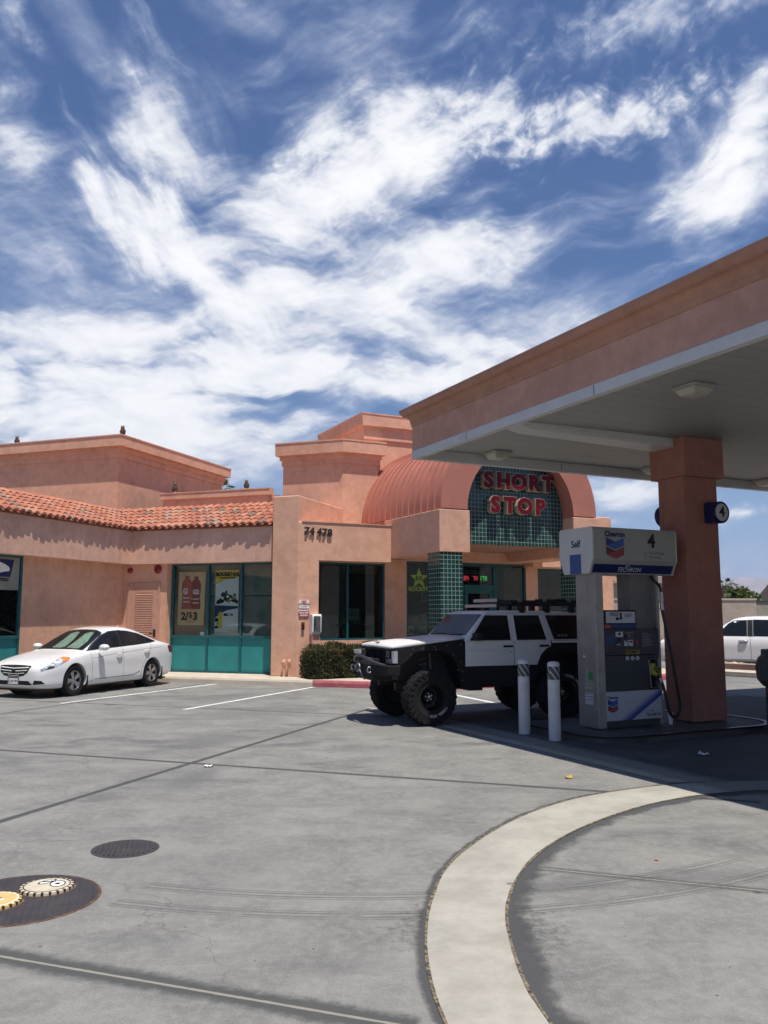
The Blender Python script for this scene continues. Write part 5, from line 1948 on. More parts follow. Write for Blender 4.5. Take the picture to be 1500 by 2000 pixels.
# ---------------------------------------------------------------- bollards
bo = thing('bollard', 'white steel bollard with a hatched band, nearer the lifted truck', 'bollard', tuple(uvp(7.51, 10.59)), 0, 'white bollards before the pump')
b = MB()
b.lathe([(0.086, 0.0), (0.086, 0.86), (0.0865, 0.86)], 28)
b.lathe([(0.086, 1.03), (0.086, 1.075), (0.07, 1.095), (0.03, 1.105), (0, 1.106)], 28)
b.build('post', mat('bollard_paint', (0.60, 0.60, 0.585), 0.5, 0, 0.4, 0.07, 6, dirt=((0.22, 0.21, 0.2), 0.56, 0.75, 7, 0.5)), bo, smooth=50)
hz = bpy.data.materials.new('hatched_tape')
hz.use_nodes = True
t = NT(hz.node_tree)
co = t.new('ShaderNodeTexCoord').outputs['Object']
x, y, z = t.xyz(co)
an = t.m('ARCTAN2', y, x)
fr_ = t.m('FRACT', t.m('ADD', t.m('MULTIPLY', an, 2.07 / (2 * pi) * 3), t.m('MULTIPLY', z, 8.5)))
nzz = t.noise(co, 30, 4, 0.7)
lin = t.m('LESS_THAN', t.m('ADD', fr_, t.m('MULTIPLY', nzz, 0.06)), 0.26)
t.set(t.n['Principled BSDF'].inputs['Base Color'], t.mix(lin, (0.07, 0.07, 0.07), (0.5, 0.5, 0.48)))
b = MB()
b.lathe([(0.0872, 0.85), (0.0872, 1.035)], 28, caps=False)
b.build('band', hz, bo, smooth=50)
copy_thing(bo, uvp(7.52, 9.87), 47, 'white steel bollard with a hatched band, nearer the fuel pump')

# ---------------------------------------------------------------- refuse bin at the right edge
tb = thing('waste_bin', 'dark grey rounded waste and washer bin on a narrow plinth by the canopy column', 'bin', tuple(uvp(11.02, 8.76)), 26)
b = MB()
sec = [(0.36, 0.70), (0.44, 0.80), (0.46, 0.98), (0.42, 1.12), (0.37, 1.17), (0.37, 1.24), (0.36, 1.25)]
b.lathe([(0.0, 0.70)] + sec + [(0.0, 1.25)], 10, RZ(18))
b.build('hood', mat('bin_plastic', (0.075, 0.075, 0.08), 0.6, var=0.1), tb, smooth=30)
b = MB()
b.lathe([(0.34, 0.0), (0.33, 0.70)], 10, RZ(18))
b.build('plinth', mat('bin_plinth', (0.045, 0.045, 0.05), 0.6, var=0.15), tb)

# ================================================================ vehicles
def hull_mesh(mb, level=2, cutters=()):
    """Subdivide a half-built shell, mirror it, cut the wheel arches; returns a finished mesh."""
    me = bpy.data.meshes.new('hull')
    me.from_pydata([tuple(v) for v in mb.v], [], mb.f)
    bm = bmesh.new()
    bm.from_mesh(me)
    bmesh.ops.remove_doubles(bm, verts=bm.verts, dist=1e-4)
    bmesh.ops.recalc_face_normals(bm, faces=bm.faces)
    bm.to_mesh(me)
    bm.free()
    o = bpy.data.objects.new('hull', me)
    COL.objects.link(o)
    md = o.modifiers.new('s', 'SUBSURF')
    md.levels = md.render_levels = level
    tmp = []
    for c in cutters:
        cm = bpy.data.meshes.new('c')
        cm.from_pydata([tuple(v) for v in c.v], [], c.f)
        bm = bmesh.new()
        bm.from_mesh(cm)
        bmesh.ops.recalc_face_normals(bm, faces=bm.faces)
        bm.to_mesh(cm)
        bm.free()
        co = bpy.data.objects.new('c', cm)
        COL.objects.link(co)
        bmod = o.modifiers.new('b', 'BOOLEAN')
        bmod.operation = 'DIFFERENCE'
        bmod.object = co
        bmod.solver = 'EXACT'
        tmp.append(co)
    dg = bpy.context.evaluated_depsgraph_get()
    dg.update()
    out = bpy.data.meshes.new_from_object(o.evaluated_get(dg))
    for c in tmp:
        bpy.data.objects.remove(c)
    bpy.data.objects.remove(o)
    return out


def add_mesh(name, me, mt, parent, smooth=35):
    me.materials.clear()
    me.materials.append(mt)
    me.polygons.foreach_set('use_smooth', [True] * len(me.polygons))
    me.set_sharp_from_angle(angle=R(smooth))
    o = bpy.data.objects.new(name, me)
    COL.objects.link(o)
    o.parent = parent
    return o


def bvh_of(me):
    return BVHTree.FromPolygons([v.co.copy() for v in me.vertices], [tuple(p.vertices) for p in me.polygons])


def patch(bvh, poly, to3, dr, off, cell=0.05, thick=0.0):
    """Lay a 2-D outline onto a body along direction dr: a shell that hugs the surface at a small distance."""
    bm = bmesh.new()
    vs = [bm.verts.new((p[0], p[1], 0)) for p in poly]
    bm.faces.new(vs)
    xs, ys = [p[0] for p in poly], [p[1] for p in poly]
    for ax, lo, hi in ((0, min(xs), max(xs)), (1, min(ys), max(ys))):
        k = lo + cell
        while k < hi:
            nrm = (1, 0, 0) if ax == 0 else (0, 1, 0)
            pc = (k, 0, 0) if ax == 0 else (0, k, 0)
            bmesh.ops.bisect_plane(bm, geom=bm.verts[:] + bm.edges[:] + bm.faces[:], plane_co=pc, plane_no=nrm)
            k += cell
    d = Vector(dr).normalized()
    mb = MB()
    idx = {}
    for v in bm.verts:
        o_ = Vector(to3(v.co.x, v.co.y))
        h = bvh.ray_cast(o_ - d * 4, d)
        if h[0] is None:
            h = bvh.find_nearest(o_)
            p = h[0] + (-d) * off
        else:
            n_ = h[1] if h[1].dot(d) < 0 else -h[1]
            p = h[0] + n_ * off
        idx[v] = len(mb.v)
        mb.v.append(p)
    for f in bm.faces:
        q = [idx[v] for v in f.verts]
        n_ = (mb.v[q[1]] - mb.v[q[0]]).cross(mb.v[q[2]] - mb.v[q[0]])
        if n_.dot(d) > 0:
            q = q[::-1]
        mb.f.append(q)
        mb.mi.append(0)
    bm.free()
    return mb


def tyre_mb(r_, w_, rim_r, lug=0.0, nl=30):
    b = MB()
    h = w_ / 2
    b.lathe([(rim_r, -h * 0.86), (rim_r + (r_ - rim_r) * 0.35, -h), (rim_r + (r_ - rim_r) * 0.78, -h * 0.98), (r_ - 0.012, -h * 0.82), (r_ - lug * 0.6, -h * 0.55), (r_ - lug * 0.6, h * 0.55), (r_ - 0.012, h * 0.82), (rim_r + (r_ - rim_r) * 0.78, h * 0.98), (rim_r + (r_ - rim_r) * 0.35, h), (rim_r, h * 0.86)], 48, caps=False)
    if lug:
        for k in range(nl):
            a0 = 2 * pi * k / nl
            for s, ph in ((1, 0), (-1, 0.5)):
                m_ = RZ(math.degrees(a0 + ph * 2 * pi / nl))
                for (z0, z1, aw, sk) in ((0.10, 0.62, 0.62, 0.25), (0.60, 1.04, 0.72, -0.1)):
                    da = 2 * pi / nl * aw * 0.5
                    dsk = 2 * pi / nl * sk
                    r0 = r_ - lug
                    r1 = r_ if z1 < 1 else r_ - 0.008
                    zz0, zz1 = s * h * z0, s * h * z1
                    vs = []
                    for rr in (r0, r1):
                        vs += [(rr * math.cos(-da), rr * math.sin(-da), zz0), (rr * math.cos(da), rr * math.sin(da), zz0), ((rr - (0.03 if z1 > 1 else 0)) * math.cos(da + dsk), (rr - (0.03 if z1 > 1 else 0)) * math.sin(da + dsk), zz1), ((rr - (0.03 if z1 > 1 else 0)) * math.cos(-da + dsk), (rr - (0.03 if z1 > 1 else 0)) * math.sin(-da + dsk), zz1)]
                    fs = [(4, 5, 6, 7), (0, 1, 5, 4), (1, 2, 6, 5), (2, 3, 7, 6), (3, 0, 4, 7)]
                    if s < 0:
                        fs = [f[::-1] for f in fs]
                    b.add(vs, fs, m_)
            # shoulder blocks running down the sidewall
            for s in (1, -1):
                m_ = RZ(math.degrees(a0 + (0.25 if s > 0 else 0.75) * 2 * pi / nl))
                da = 2 * pi / nl * 0.26
                vs = []
                for zz in (h * 0.90, h * 1.05):
                    for rr in (r_ - 0.10, r_ - 0.015):
                        vs += [(rr * math.cos(-da), rr * math.sin(-da), s * zz), (rr * math.cos(da), rr * math.sin(da), s * zz)]
                fs = [(0, 1, 3, 2), (4, 6, 7, 5), (0, 4, 5, 1), (2, 3, 7, 6), (0, 2, 6, 4), (1, 5, 7, 3)]
                if s < 0:
                    fs = [f[::-1] for f in fs]
                b.add(vs, fs, m_)
    return b


def seat_wheel(o, x, y, z, side, spin=0.0, steer=0.0):
    """Turn a wheel built about z so its outer face (+z) looks to the given side (+1 left, -1 right)."""
    o.rotation_euler = (R(-90) if side > 0 else R(90), R(0), R(steer))
    o.location = (x, y, z)


# ---------------------------------------------------------------- white sedan
SS = 0.955
sed = thing('sedan_car', 'white four door sedan with chrome grille and silver sunshades parked by the wall', 'car', (0, 0, 0))
nearF, nearR = Vector((-6.71, 18.52, 0)), Vector((-5.69, 20.99, 0))
fw_ = (nearF - nearR).normalized()
ang = math.degrees(math.atan2(fw_.y, fw_.x))
left = Vector((-fw_.y, fw_.x, 0))
org = nearF - left * 0.775 + Vector((-0.10, 0.03, 0))
sed.location = (org.x, org.y, 0.0)
sed.rotation_euler = (0, 0, R(ang))
sed.scale = (0.945, SS, 1.015)
WB = 2.795
# stations: x, bottom, belt height, top, half width, roof half width
ST = [(0.945, 0.34, 0.50, 0.56, 0.50, 0.34), (0.925, 0.26, 0.56, 0.655, 0.64, 0.45), (0.83, 0.19, 0.64, 0.735, 0.79, 0.56), (0.62, 0.175, 0.715, 0.80, 0.87, 0.66), (0.30, 0.17, 0.785, 0.865, 0.905, 0.72), (0.0, 0.17, 0.83, 0.91, 0.91, 0.74), (-0.32, 0.17, 0.875, 0.955, 0.905, 0.75), (-0.52, 0.17, 0.90, 1.03, 0.905, 0.72), (-0.85, 0.17, 0.925, 1.215, 0.905, 0.66), (-1.2, 0.17, 0.94, 1.375, 0.905, 0.60), (-1.5, 0.17, 0.955, 1.445, 0.905, 0.585), (-1.95, 0.17, 0.975, 1.465, 0.905, 0.58), (-2.35, 0.17, 0.995, 1.425, 0.91, 0.58), (-2.75, 0.175, 1.01, 1.315, 0.915, 0.60), (-3.1, 0.18, 1.02, 1.18, 0.91, 0.64), (-3.4, 0.20, 1.005, 1.09, 0.885, 0.66), (-3.72, 0.24, 0.97, 1.05, 0.82, 0.62), (-3.86, 0.32, 0.88, 0.985, 0.73, 0.55), (-3.885, 0.40, 0.72, 0.80, 0.62, 0.48)]


def car_section(x, zb, zs, zt, hw, wr):
    lo = min(zs - 0.1, zb + (zs - zb) * 0.5)
    mid = zb + (zs - zb) * 0.72
    cab = zt - zs
    pts = [(0, zb), (hw * 0.62, zb), (hw * 0.93, zb + 0.015), (hw * 0.985, zb + 0.10), (hw * 0.985, lo), (hw, mid), (hw * 0.965, zs - 0.015), (hw * 0.93, zs + min(0.02, cab * 0.2))]
    if cab > 0.12:
        pts += [(hw * 0.93 + (wr - hw * 0.93) * 0.55, zs + cab * 0.55), (wr, zt - 0.055), (wr * 0.78, zt - 0.012), (wr * 0.4, zt), (0, zt)]
    else:
        pts += [(hw * 0.86, zs + cab * 0.45), (hw * 0.74, zs + cab * 0.72), (hw * 0.5, zs + cab * 0.93), (hw * 0.25, zt), (0, zt)]
    return pts


def car_hull(stations, section, caps=True):
    b = MB()
    secs = []
    for s in stations:
        h = section(*s)
        full = [(s[0], y, z) for y, z in h] + [(s[0], -y, z) for y, z in h[::-1][1:-1]]
        secs.append(full)
    n = len(secs[0])
    for s in secs:
        b.v += [Vector(p) for p in s]
    for i in range(len(secs) - 1):
        for k in range(n):
            k2 = (k + 1) % n
            b.f.append([i * n + k, i * n + k2, (i + 1) * n + k2, (i + 1) * n + k])
    # close both ends with quads across the section
    m_ = n // 2
    for base in (0, (len(secs) - 1) * n):
        for k in range(m_):
            a, c, d, e = k, k + 1, (n - k - 1) % n, (n - k) % n
            q = []
            for t_ in (a, c, d, e):
                if base + t_ not in q:
                    q.append(base + t_)
            if len(q) >= 3:
                b.f.append(q)
    return b


def arch(x, z, r_, y0, y1):
    c = MB()
    c.tube([(x, y0, z), (x, y1, z)], r_, 40)
    return c


cut = []
for x in (0.0, -WB):
    for s in (1, -1):
        cut.append(arch(x, 0.335, 0.372, s * 0.58, s * 1.2))
body_me = hull_mesh(car_hull(ST, car_section), 2, cut)
sbv = bvh_of(body_me)
add_mesh('body', body_me, M['car_white'], sed, 40)
lin_ = MB()
for x in (0.0, -WB):
    for s in (1, -1):
        lin_.tube([(x, s * 0.56, 0.335), (x, s * 0.60, 0.335)], 0.37, 30)
lin_.box(-3.6, 0.75, -0.7, 0.7, 0.15, 0.19)
lin_.build('underbody', M['black'], sed)
SIDE = lambda s: (lambda x, z: (x, 0, z), (0, -s, 0))


def side_patch(poly, s, off, cell=0.035):
    f, d = SIDE(s)
    return patch(sbv, poly, f, d, off, cell)


glassy = M['dark_glass']
dlo = [(-0.42, 0.935), (-0.75, 0.957), (-1.2, 0.978), (-1.7, 1.0), (-2.2, 1.022), (-2.7, 1.05), (-3.0, 1.078)]
dhi = [(-3.0, 1.095), (-2.75, 1.19), (-2.45, 1.285), (-2.1, 1.345), (-1.75, 1.372), (-1.4, 1.352), (-1.1, 1.268), (-0.75, 1.10), (-0.5, 0.965)]
for s in (1, -1):
    side_patch(dlo + dhi, s, 0.005).build('window_trim', M['ink'], sed, smooth=60)
    fr = [(-0.56, 0.962), (-1.1, 0.992), (-1.57, 1.012), (-1.60, 1.345), (-1.42, 1.335), (-1.12, 1.25), (-0.80, 1.10)]
    rr = [(-1.70, 1.018), (-2.2, 1.04), (-2.58, 1.062), (-2.62, 1.205), (-2.4, 1.28), (-2.1, 1.33), (-1.72, 1.355)]
    qq = [(-2.64, 1.068), (-2.93, 1.088), (-2.78, 1.155), (-2.66, 1.195)]
    for poly in (fr, rr, qq):
        side_patch(poly, s, 0.009).build('side_window', M['screen_glass'], sed, smooth=60)
    # shut lines
    gap = M['grey_ink']
    lines = [[(-0.50, 0.93), (-0.53, 0.75), (-0.55, 0.5), (-0.56, 0.24)], [(-1.63, 1.0), (-1.66, 0.75), (-1.67, 0.5), (-1.66, 0.24)], [(-2.72, 1.05), (-2.70, 0.9), (-2.62, 0.75), (-2.45, 0.62), (-2.36, 0.45), (-2.33, 0.26)]]
    for ln in lines:
        a = [(x - 0.004, z) for x, z in ln] + [(x + 0.004, z) for x, z in ln[::-1]]
        side_patch(a, s, 0.0015, 0.03).build('door_gap', gap, sed)
    for x in (-1.48, -2.53):
        z = 0.835 if x > -2 else 0.875
        hd = side_patch([(x - 0.11, z - 0.012), (x + 0.11, z - 0.018), (x + 0.11, z + 0.012), (x - 0.11, z + 0.02)], s, 0.022, 0.05)
        hd2 = side_patch([(x - 0.11, z - 0.012), (x + 0.11, z - 0.018), (x + 0.11, z + 0.012), (x - 0.11, z + 0.02)], s, 0.001, 0.05)
        hh = MB()
        y = s * 0.915
        hh.tube([(x - 0.10, y, z), (x - 0.05, y + s * 0.016, z + 0.004), (x + 0.05, y + s * 0.016, z), (x + 0.10, y, z - 0.004)], [0.012, 0.017, 0.017, 0.012], 8)
        hh.build('door_handle', M['car_white'], sed, smooth=60)
        side_patch([(x - 0.05, z - 0.03), (x + 0.06, z - 0.033), (x + 0.07, z + 0.01), (x - 0.05, z + 0.01)], s, 0.0015, 0.04).build('handle_recess', mat('shade_white', (0.60, 0.60, 0.60), 0.4), sed)
    # rocker line, side crease, mud flaps
    side_patch([(-0.62, 0.315), (-2.05, 0.325), (-2.3, 0.40), (-2.3, 0.415), (-2.05, 0.34), (-0.62, 0.325)], s, 0.002).build('rocker_line', gap, sed)
    side_patch([(-0.52, 0.775), (-1.3, 0.838), (-2.4, 0.905), (-3.2, 0.94), (-3.2, 0.947), (-2.4, 0.915), (-1.3, 0.85), (-0.52, 0.782)], s, 0.0015).build('crease', mat('crease_grey', (0.36, 0.36, 0.36), 0.5), sed)
    for x, z0, z1 in ((-0.41, 0.16, 0.42), (-WB - 0.41, 0.15, 0.46)):
        mf = MB()
        mf.box(x, x + 0.025, s * 0.70, s * 0.905, z0, z1)
        mf.build('mud_flap', M['black'], sed)
    # mirror
    m_ = MB()
    m_.lathe([(0, -0.10), (0.05, -0.095), (0.078, -0.05), (0.085, 0.02), (0.07, 0.08), (0, 0.10)], 16, Matrix.Translation((-0.78, s * 1.03, 1.01)) @ Matrix.Rotation(R(90), 4, 'X') @ Matrix.Diagonal((1.25, 0.85, 1.1, 1)))
    m_.tube([(-0.76, s * 0.90, 0.965), (-0.77, s * 0.99, 0.975)], 0.03, 8)
    m_.build('mirror', M['car_white'], sed, smooth=60)
    # headlamp with amber tip
    hl = [(0.86, 0.565), (0.74, 0.60), (0.52, 0.665), (0.30, 0.735), (0.17, 0.795), (0.14, 0.835), (0.24, 0.838), (0.42, 0.80), (0.62, 0.735), (0.78, 0.665), (0.87, 0.60)]
    dirn = (-0.75, -s * 0.66, -0.05)

    def hl3(x, z, s=s):
        return (x, s * 0.84, z)
    lampm = mat('lamp_clear', (0.50, 0.52, 0.55), 0.12, 0.35, 0.6, 0.5, 16)
    patch(sbv, hl, lambda x, z, s=s: (x, 0, z), (0, -s, 0), 0.004, 0.05).build('headlight', lampm, sed, smooth=60)
    amb = [(0.36, 0.728), (0.22, 0.775), (0.15, 0.81), (0.145, 0.832), (0.24, 0.834), (0.36, 0.81)]
    patch(sbv, amb, lambda x, z: (x, 0, z), (0, -s, 0), 0.007, 0.04).build('turn_signal', mat('amber_lens', (0.75, 0.20, 0.03), 0.2), sed, smooth=60)
    dk_ = [(0.80, 0.60), (0.62, 0.63), (0.60, 0.665), (0.72, 0.66)]
    patch(sbv, dk_, lambda x, z: (x, 0, z), (0, -s, 0), 0.007, 0.04).build('lamp_recess', mat('lamp_dark', (0.09, 0.09, 0.10), 0.2, 0.5), sed, smooth=60)
    patch(sbv, [(-3.55, 0.80), (-3.80, 0.78), (-3.84, 0.90), (-3.70, 0.985), (-3.48, 0.955)], lambda x, z: (x, 0, z), (0, -s, 0), 0.005, 0.05).build('tail_light', mat('tail_red', (0.14, 0.012, 0.02), 0.2), sed, smooth=60)
# windscreen: dark cabin, crumpled silver sunshades, then the glass over them
WSd = (-0.55, 0, -0.83)
scr = [(-0.40, 0.70), (-0.36, 0.35), (-0.35, 0.0), (-0.36, -0.35), (-0.40, -0.70), (-0.85, -0.645), (-1.20, -0.575), (-1.27, -0.35), (-1.29, 0), (-1.27, 0.35), (-1.20, 0.575), (-0.85, 0.645)]
TOP = lambda x, y: (x, y, 0)
patch(sbv, scr, TOP, (0, 0, -1), 0.003, 0.07).build('windscreen_trim', M['ink'], sed, smooth=60)
shm = mat('foil_shade', (0.50, 0.58, 0.55), 0.3, 0.35, 0.5, 0.45, 22, 0.9, 26)
for c_ in (-0.02, 0.42):
    patch(sbv, [(-0.44, c_ - 0.24), (-0.42, c_ + 0.02), (-0.46, c_ + 0.12), (-0.75, c_ + 0.12), (-1.1, c_ + 0.0), (-1.14, c_ - 0.10), (-1.05, c_ - 0.22), (-0.8, c_ - 0.2)], TOP, (0, 0, -1), 0.006, 0.07).build('sunshade', shm, sed)
scr2 = [(x * 0.97 - 0.03, y * 0.955) for x, y in scr]
patch(sbv, scr2, TOP, (0, 0, -1), 0.011, 0.07).build('windscreen', glass('car_glass', (0.75, 0.85, 0.8), 0.02, 0.8), sed, smooth=60)
patch(sbv, [(-2.5, 0.54), (-2.5, -0.54), (-3.1, -0.62), (-3.14, 0), (-3.1, 0.62)], TOP, (0, 0, -1), 0.004, 0.07).build('rear_window', M['screen_glass'], sed, smooth=60)
for s in (1, -1):
    w_ = MB()
    w_.tube([(-0.37, s * 0.1, 0.985), (-0.40, s * 0.35, 0.99), (-0.46, s * 0.6, 0.985)], 0.008, 6)
    w_.build('wiper', M['ink'], sed)
hg = [(-0.36, 0.76), (-0.1, 0.77), (0.3, 0.71), (0.62, 0.60), (0.80, 0.48), (0.80, 0.472), (0.61, 0.59), (0.3, 0.70), (-0.1, 0.76), (-0.36, 0.75)]
for s in (1, -1):
    patch(sbv, [(x, s * y) for x, y in hg], TOP, (0, 0, -1), 0.0015, 0.05).build('hood_gap', mat('crease_grey', (0, 0, 0)), sed)
# face of the car
FR = lambda y, z: (0, y, z)
FD = (-1, 0, 0)
gr_ = [(-0.44, 0.648), (-0.25, 0.658), (0, 0.660), (0.25, 0.658), (0.44, 0.648), (0.40, 0.55), (0.28, 0.475), (0.1, 0.452), (-0.1, 0.452), (-0.28, 0.475), (-0.40, 0.55)]
patch(sbv, gr_, FR, FD, 0.003, 0.05).build('grille', M['ink'], sed, smooth=60)
for zc, hw_, th in ((0.612, 0.405, 0.017), (0.558, 0.385, 0.016), (0.504, 0.315, 0.015), (0.462, 0.16, 0.010)):
    pl_ = [(-hw_, zc + 0.02), (0, zc), (hw_, zc + 0.02), (hw_, zc + 0.02 + th), (0, zc + th), (-hw_, zc + 0.02 + th)]
    patch(sbv, pl_, FR, FD, 0.014, 0.05).build('grille_bar', M['car_white'], sed, smooth=60)
patch(sbv, [(-0.46, 0.650), (0, 0.664), (0.46, 0.650), (0.44, 0.672), (0.25, 0.684), (0, 0.687), (-0.25, 0.684), (-0.44, 0.672)], FR, FD, 0.008, 0.05).build('chrome_strip', mat('smoked_chrome', (0.16, 0.15, 0.17), 0.2, 0.9), sed, smooth=60)
e = MB()
em_ = Matrix.Translation((0.952, 0, 0.585)) @ Matrix.Rotation(R(90), 4, 'Y')
e.lathe([(0.0, 0.0), (0.055, 0.0), (0.055, 0.012), (0.0, 0.016)], 22, em_ @ Matrix.Diagonal((0.62, 1.05, 1, 1)))
eb = e.build('badge', M['ink'], sed)
e = MB()
e.text('H', 0.072, Matrix.Translation((0.9705, 0, 0.585)) @ Matrix(((0, 0, 1, 0), (1, 0, 0, 0), (0, 1, 0, 0), (0, 0, 0, 1))), 0.001, 0.001, shear=0.35)
e.build('emblem', M['chrome'], eb)
e = MB()
e.box(0.945, 0.957, -0.165, 0.165, 0.285, 0.445)
pb = e.build('licence_plate', mat('plate_frame', (0.11, 0.10, 0.105), 0.4), sed, bevel=0.006)
e = MB()
e.box(0.957, 0.960, -0.142, 0.142, 0.303, 0.415)
e.build('plate_face', M['paper'], pb)
e = MB()
e.text('ZUW 991', 0.085, Matrix.Translation((0.962, 0, 0.355)) @ Matrix(((0, 0, 1, 0), (1, 0, 0, 0), (0, 1, 0, 0), (0, 0, 0, 1))), 0.0008, 0.001, sx=0.85)
e.build('lettering', mat('plate_blue', (0.03, 0.03, 0.10), 0.5), pb)
patch(sbv, [(-0.52, 0.285), (0.52, 0.285), (0.43, 0.37), (-0.43, 0.37)], FR, FD, 0.004, 0.04).build('lower_intake', M['ink'], sed)
for s in (1, -1):
    patch(sbv, [(s * 0.54, 0.295), (s * 0.77, 0.31), (s * 0.72, 0.375), (s * 0.58, 0.385)], FR, FD, 0.003, 0.05).build('fog_recess', M['ink'], sed)
e = MB()
e.lathe([(0.02, 0), (0.014, 0.05), (0.0, 0.055)], 8, Matrix.Translation((-2.45, 0, 1.41)))
e.build('roof_antenna', M['car_white'], sed)
# alloy wheels
tyre = tyre_mb(0.335, 0.215, 0.215)
wm_ = MB()
wm_.lathe([(0.215, -0.09), (0.215, 0.085), (0.205, 0.093), (0.19, 0.06), (0.185, -0.02), (0.0, -0.02)], 40)
wb_ = wm_.build('wheel', mat('rim_dark', (0.10, 0.10, 0.105), 0.4, 0.8), sed, smooth=30)
tyre.build('tyre', M['rubber'], wb_, smooth=35)
sp = MB()
for k in range(5):
    for da in (-0.16, 0.16):
        a = 2 * pi * k / 5 + da
        ca, sa = math.cos(a), math.sin(a)
        m_ = RZ(math.degrees(a))
        sp.add([(0.045, -0.020, 0.065), (0.195, -0.026, 0.075), (0.195, 0.026, 0.075), (0.045, 0.020, 0.065), (0.045, -0.024, 0.03), (0.195, -0.03, 0.03), (0.195, 0.03, 0.03), (0.045, 0.024, 0.03)], [(0, 1, 2, 3), (0, 4, 5, 1), (1, 5, 6, 2), (2, 6, 7, 3), (3, 7, 4, 0)], m_)
sp.lathe([(0.058, 0.03), (0.055, 0.072), (0.03, 0.08), (0, 0.081)], 20)
sp.lathe([(0.192, 0.03), (0.192, 0.082), (0.212, 0.09), (0.214, 0.08)], 40, caps=False)
sp.build('spokes', M['alloy'], wb_, smooth=30)
first = True
for x in (0.0, -WB):
    for s in (1, -1):
        o = wb_ if first else copy_thing(wb_, None, None, None, sed)
        first = False
        seat_wheel(o, x, s * 0.775, 0.333, s, steer=0)

# ---------------------------------------------------------------- lifted black and white truck
jp = thing('lifted_truck', 'lifted boxy white and black off-road wagon with huge tyres and winch bumper', 'off-road truck', (0, 0, 0))
JAZ = 69.0
rear_ = Vector((math.sin(R(JAZ)), math.cos(R(JAZ)), 0))
away = Vector((math.sin(R(JAZ - 90)), math.cos(R(JAZ - 90)), 0))
near_c = Vector((0.745, 13.70, 0))
TRK = 0.735
jo = near_c + away * (TRK + 0.06)
jp.location = (jo.x, jo.y, 0)
jf = -rear_
jp.rotation_euler = (0, 0, math.atan2(jf.y, jf.x))
JWB = 2.50
TR = 0.445
JH = 0.80                         # half width of the body
K, Wt = M['jeep_black'], M['jeep_white']


def arc(cx, cz, r_, a0, a1, n=10, ez=1.0):
    return [(cx + r_ * math.cos(R(a0 + (a1 - a0) * i / n)), cz + r_ * ez * math.sin(R(a0 + (a1 - a0) * i / n))) for i in range(n + 1)]


# black lower body with big cut-out arches
out = [(0.52, 1.235), (0.515, 0.98), (0.44, 0.93)] + [(0.405, 0.93), (0.35, 1.06), (0.27, 1.15), (0.15, 1.175), (-0.22, 1.175), (-0.36, 1.12), (-0.46, 0.98), (-0.53, 0.80), (-0.55, 0.60), (-0.60, 0.575)] + \
      [(-1.92, 0.575), (-1.97, 0.70), (-2.05, 0.90), (-2.17, 1.07), (-2.30, 1.12), (-2.72, 1.12), (-2.84, 1.05), (-2.92, 0.92), (-2.98, 0.80), (-3.30, 0.80), (-3.36, 0.95), (-3.36, 1.328), (-0.62, 1.33), (-0.61, 1.375)]
b = MB()
b.prism(out, -JH, JH, 'y')
b.build('body', K, jp, bevel=0.018, seg=2)
# cabin frustum
ZB_, ZT = 1.33, 1.82
cab = [(-0.62, 1.32), (-0.66, 1.40), (-1.02, 1.775), (-1.12, 1.82), (-1.4, 1.842), (-2.4, 1.83), (-3.18, 1.805), (-3.26, 1.75), (-3.36, 1.33)]
b = MB()
NV_ = len(cab)


def jy(z):
    return JH - 0.005 if z <= 1.335 else JH - 0.005 - (z - 1.335) * 0.28


vs = []
for s in (1, -1):
    for x, z in cab:
        vs.append((x, s * jy(z), z))
fs = [tuple(range(NV_)), tuple(range(NV_, 2 * NV_))[::-1]] + [(i, NV_ + i, NV_ + (i + 1) % NV_, (i + 1) % NV_) for i in range(NV_)]
b.add(vs, [f[::-1] for f in fs])
b.build('cabin', Wt, jp, bevel=0.022, seg=3, smooth=40)


def jside(poly, s, off, name, mt_, parent=jp, thick=0.010, bevel=0.0):
    """A panel of real thickness lying against the sloping cabin or upright body side."""
    m_ = MB()
    n = len(poly)
    P1 = [(x, s * (jy(z) + off), z) for x, z in poly]
    P0 = [(x, s * (jy(z) + off - thick), z) for x, z in poly]
    fs = [tuple(range(n)), tuple(range(n, 2 * n))[::-1]] + [(i, n + i, n + (i + 1) % n, (i + 1) % n) for i in range(n)]
    ar = sum(poly[i - 1][0] * poly[i][1] - poly[i][0] * poly[i - 1][1] for i in range(n))
    if (ar > 0) == (s > 0):
        fs = [f[::-1] for f in fs]
    m_.add(P1 + P0, fs)
    return m_.build(name, mt_, parent, bevel=bevel)


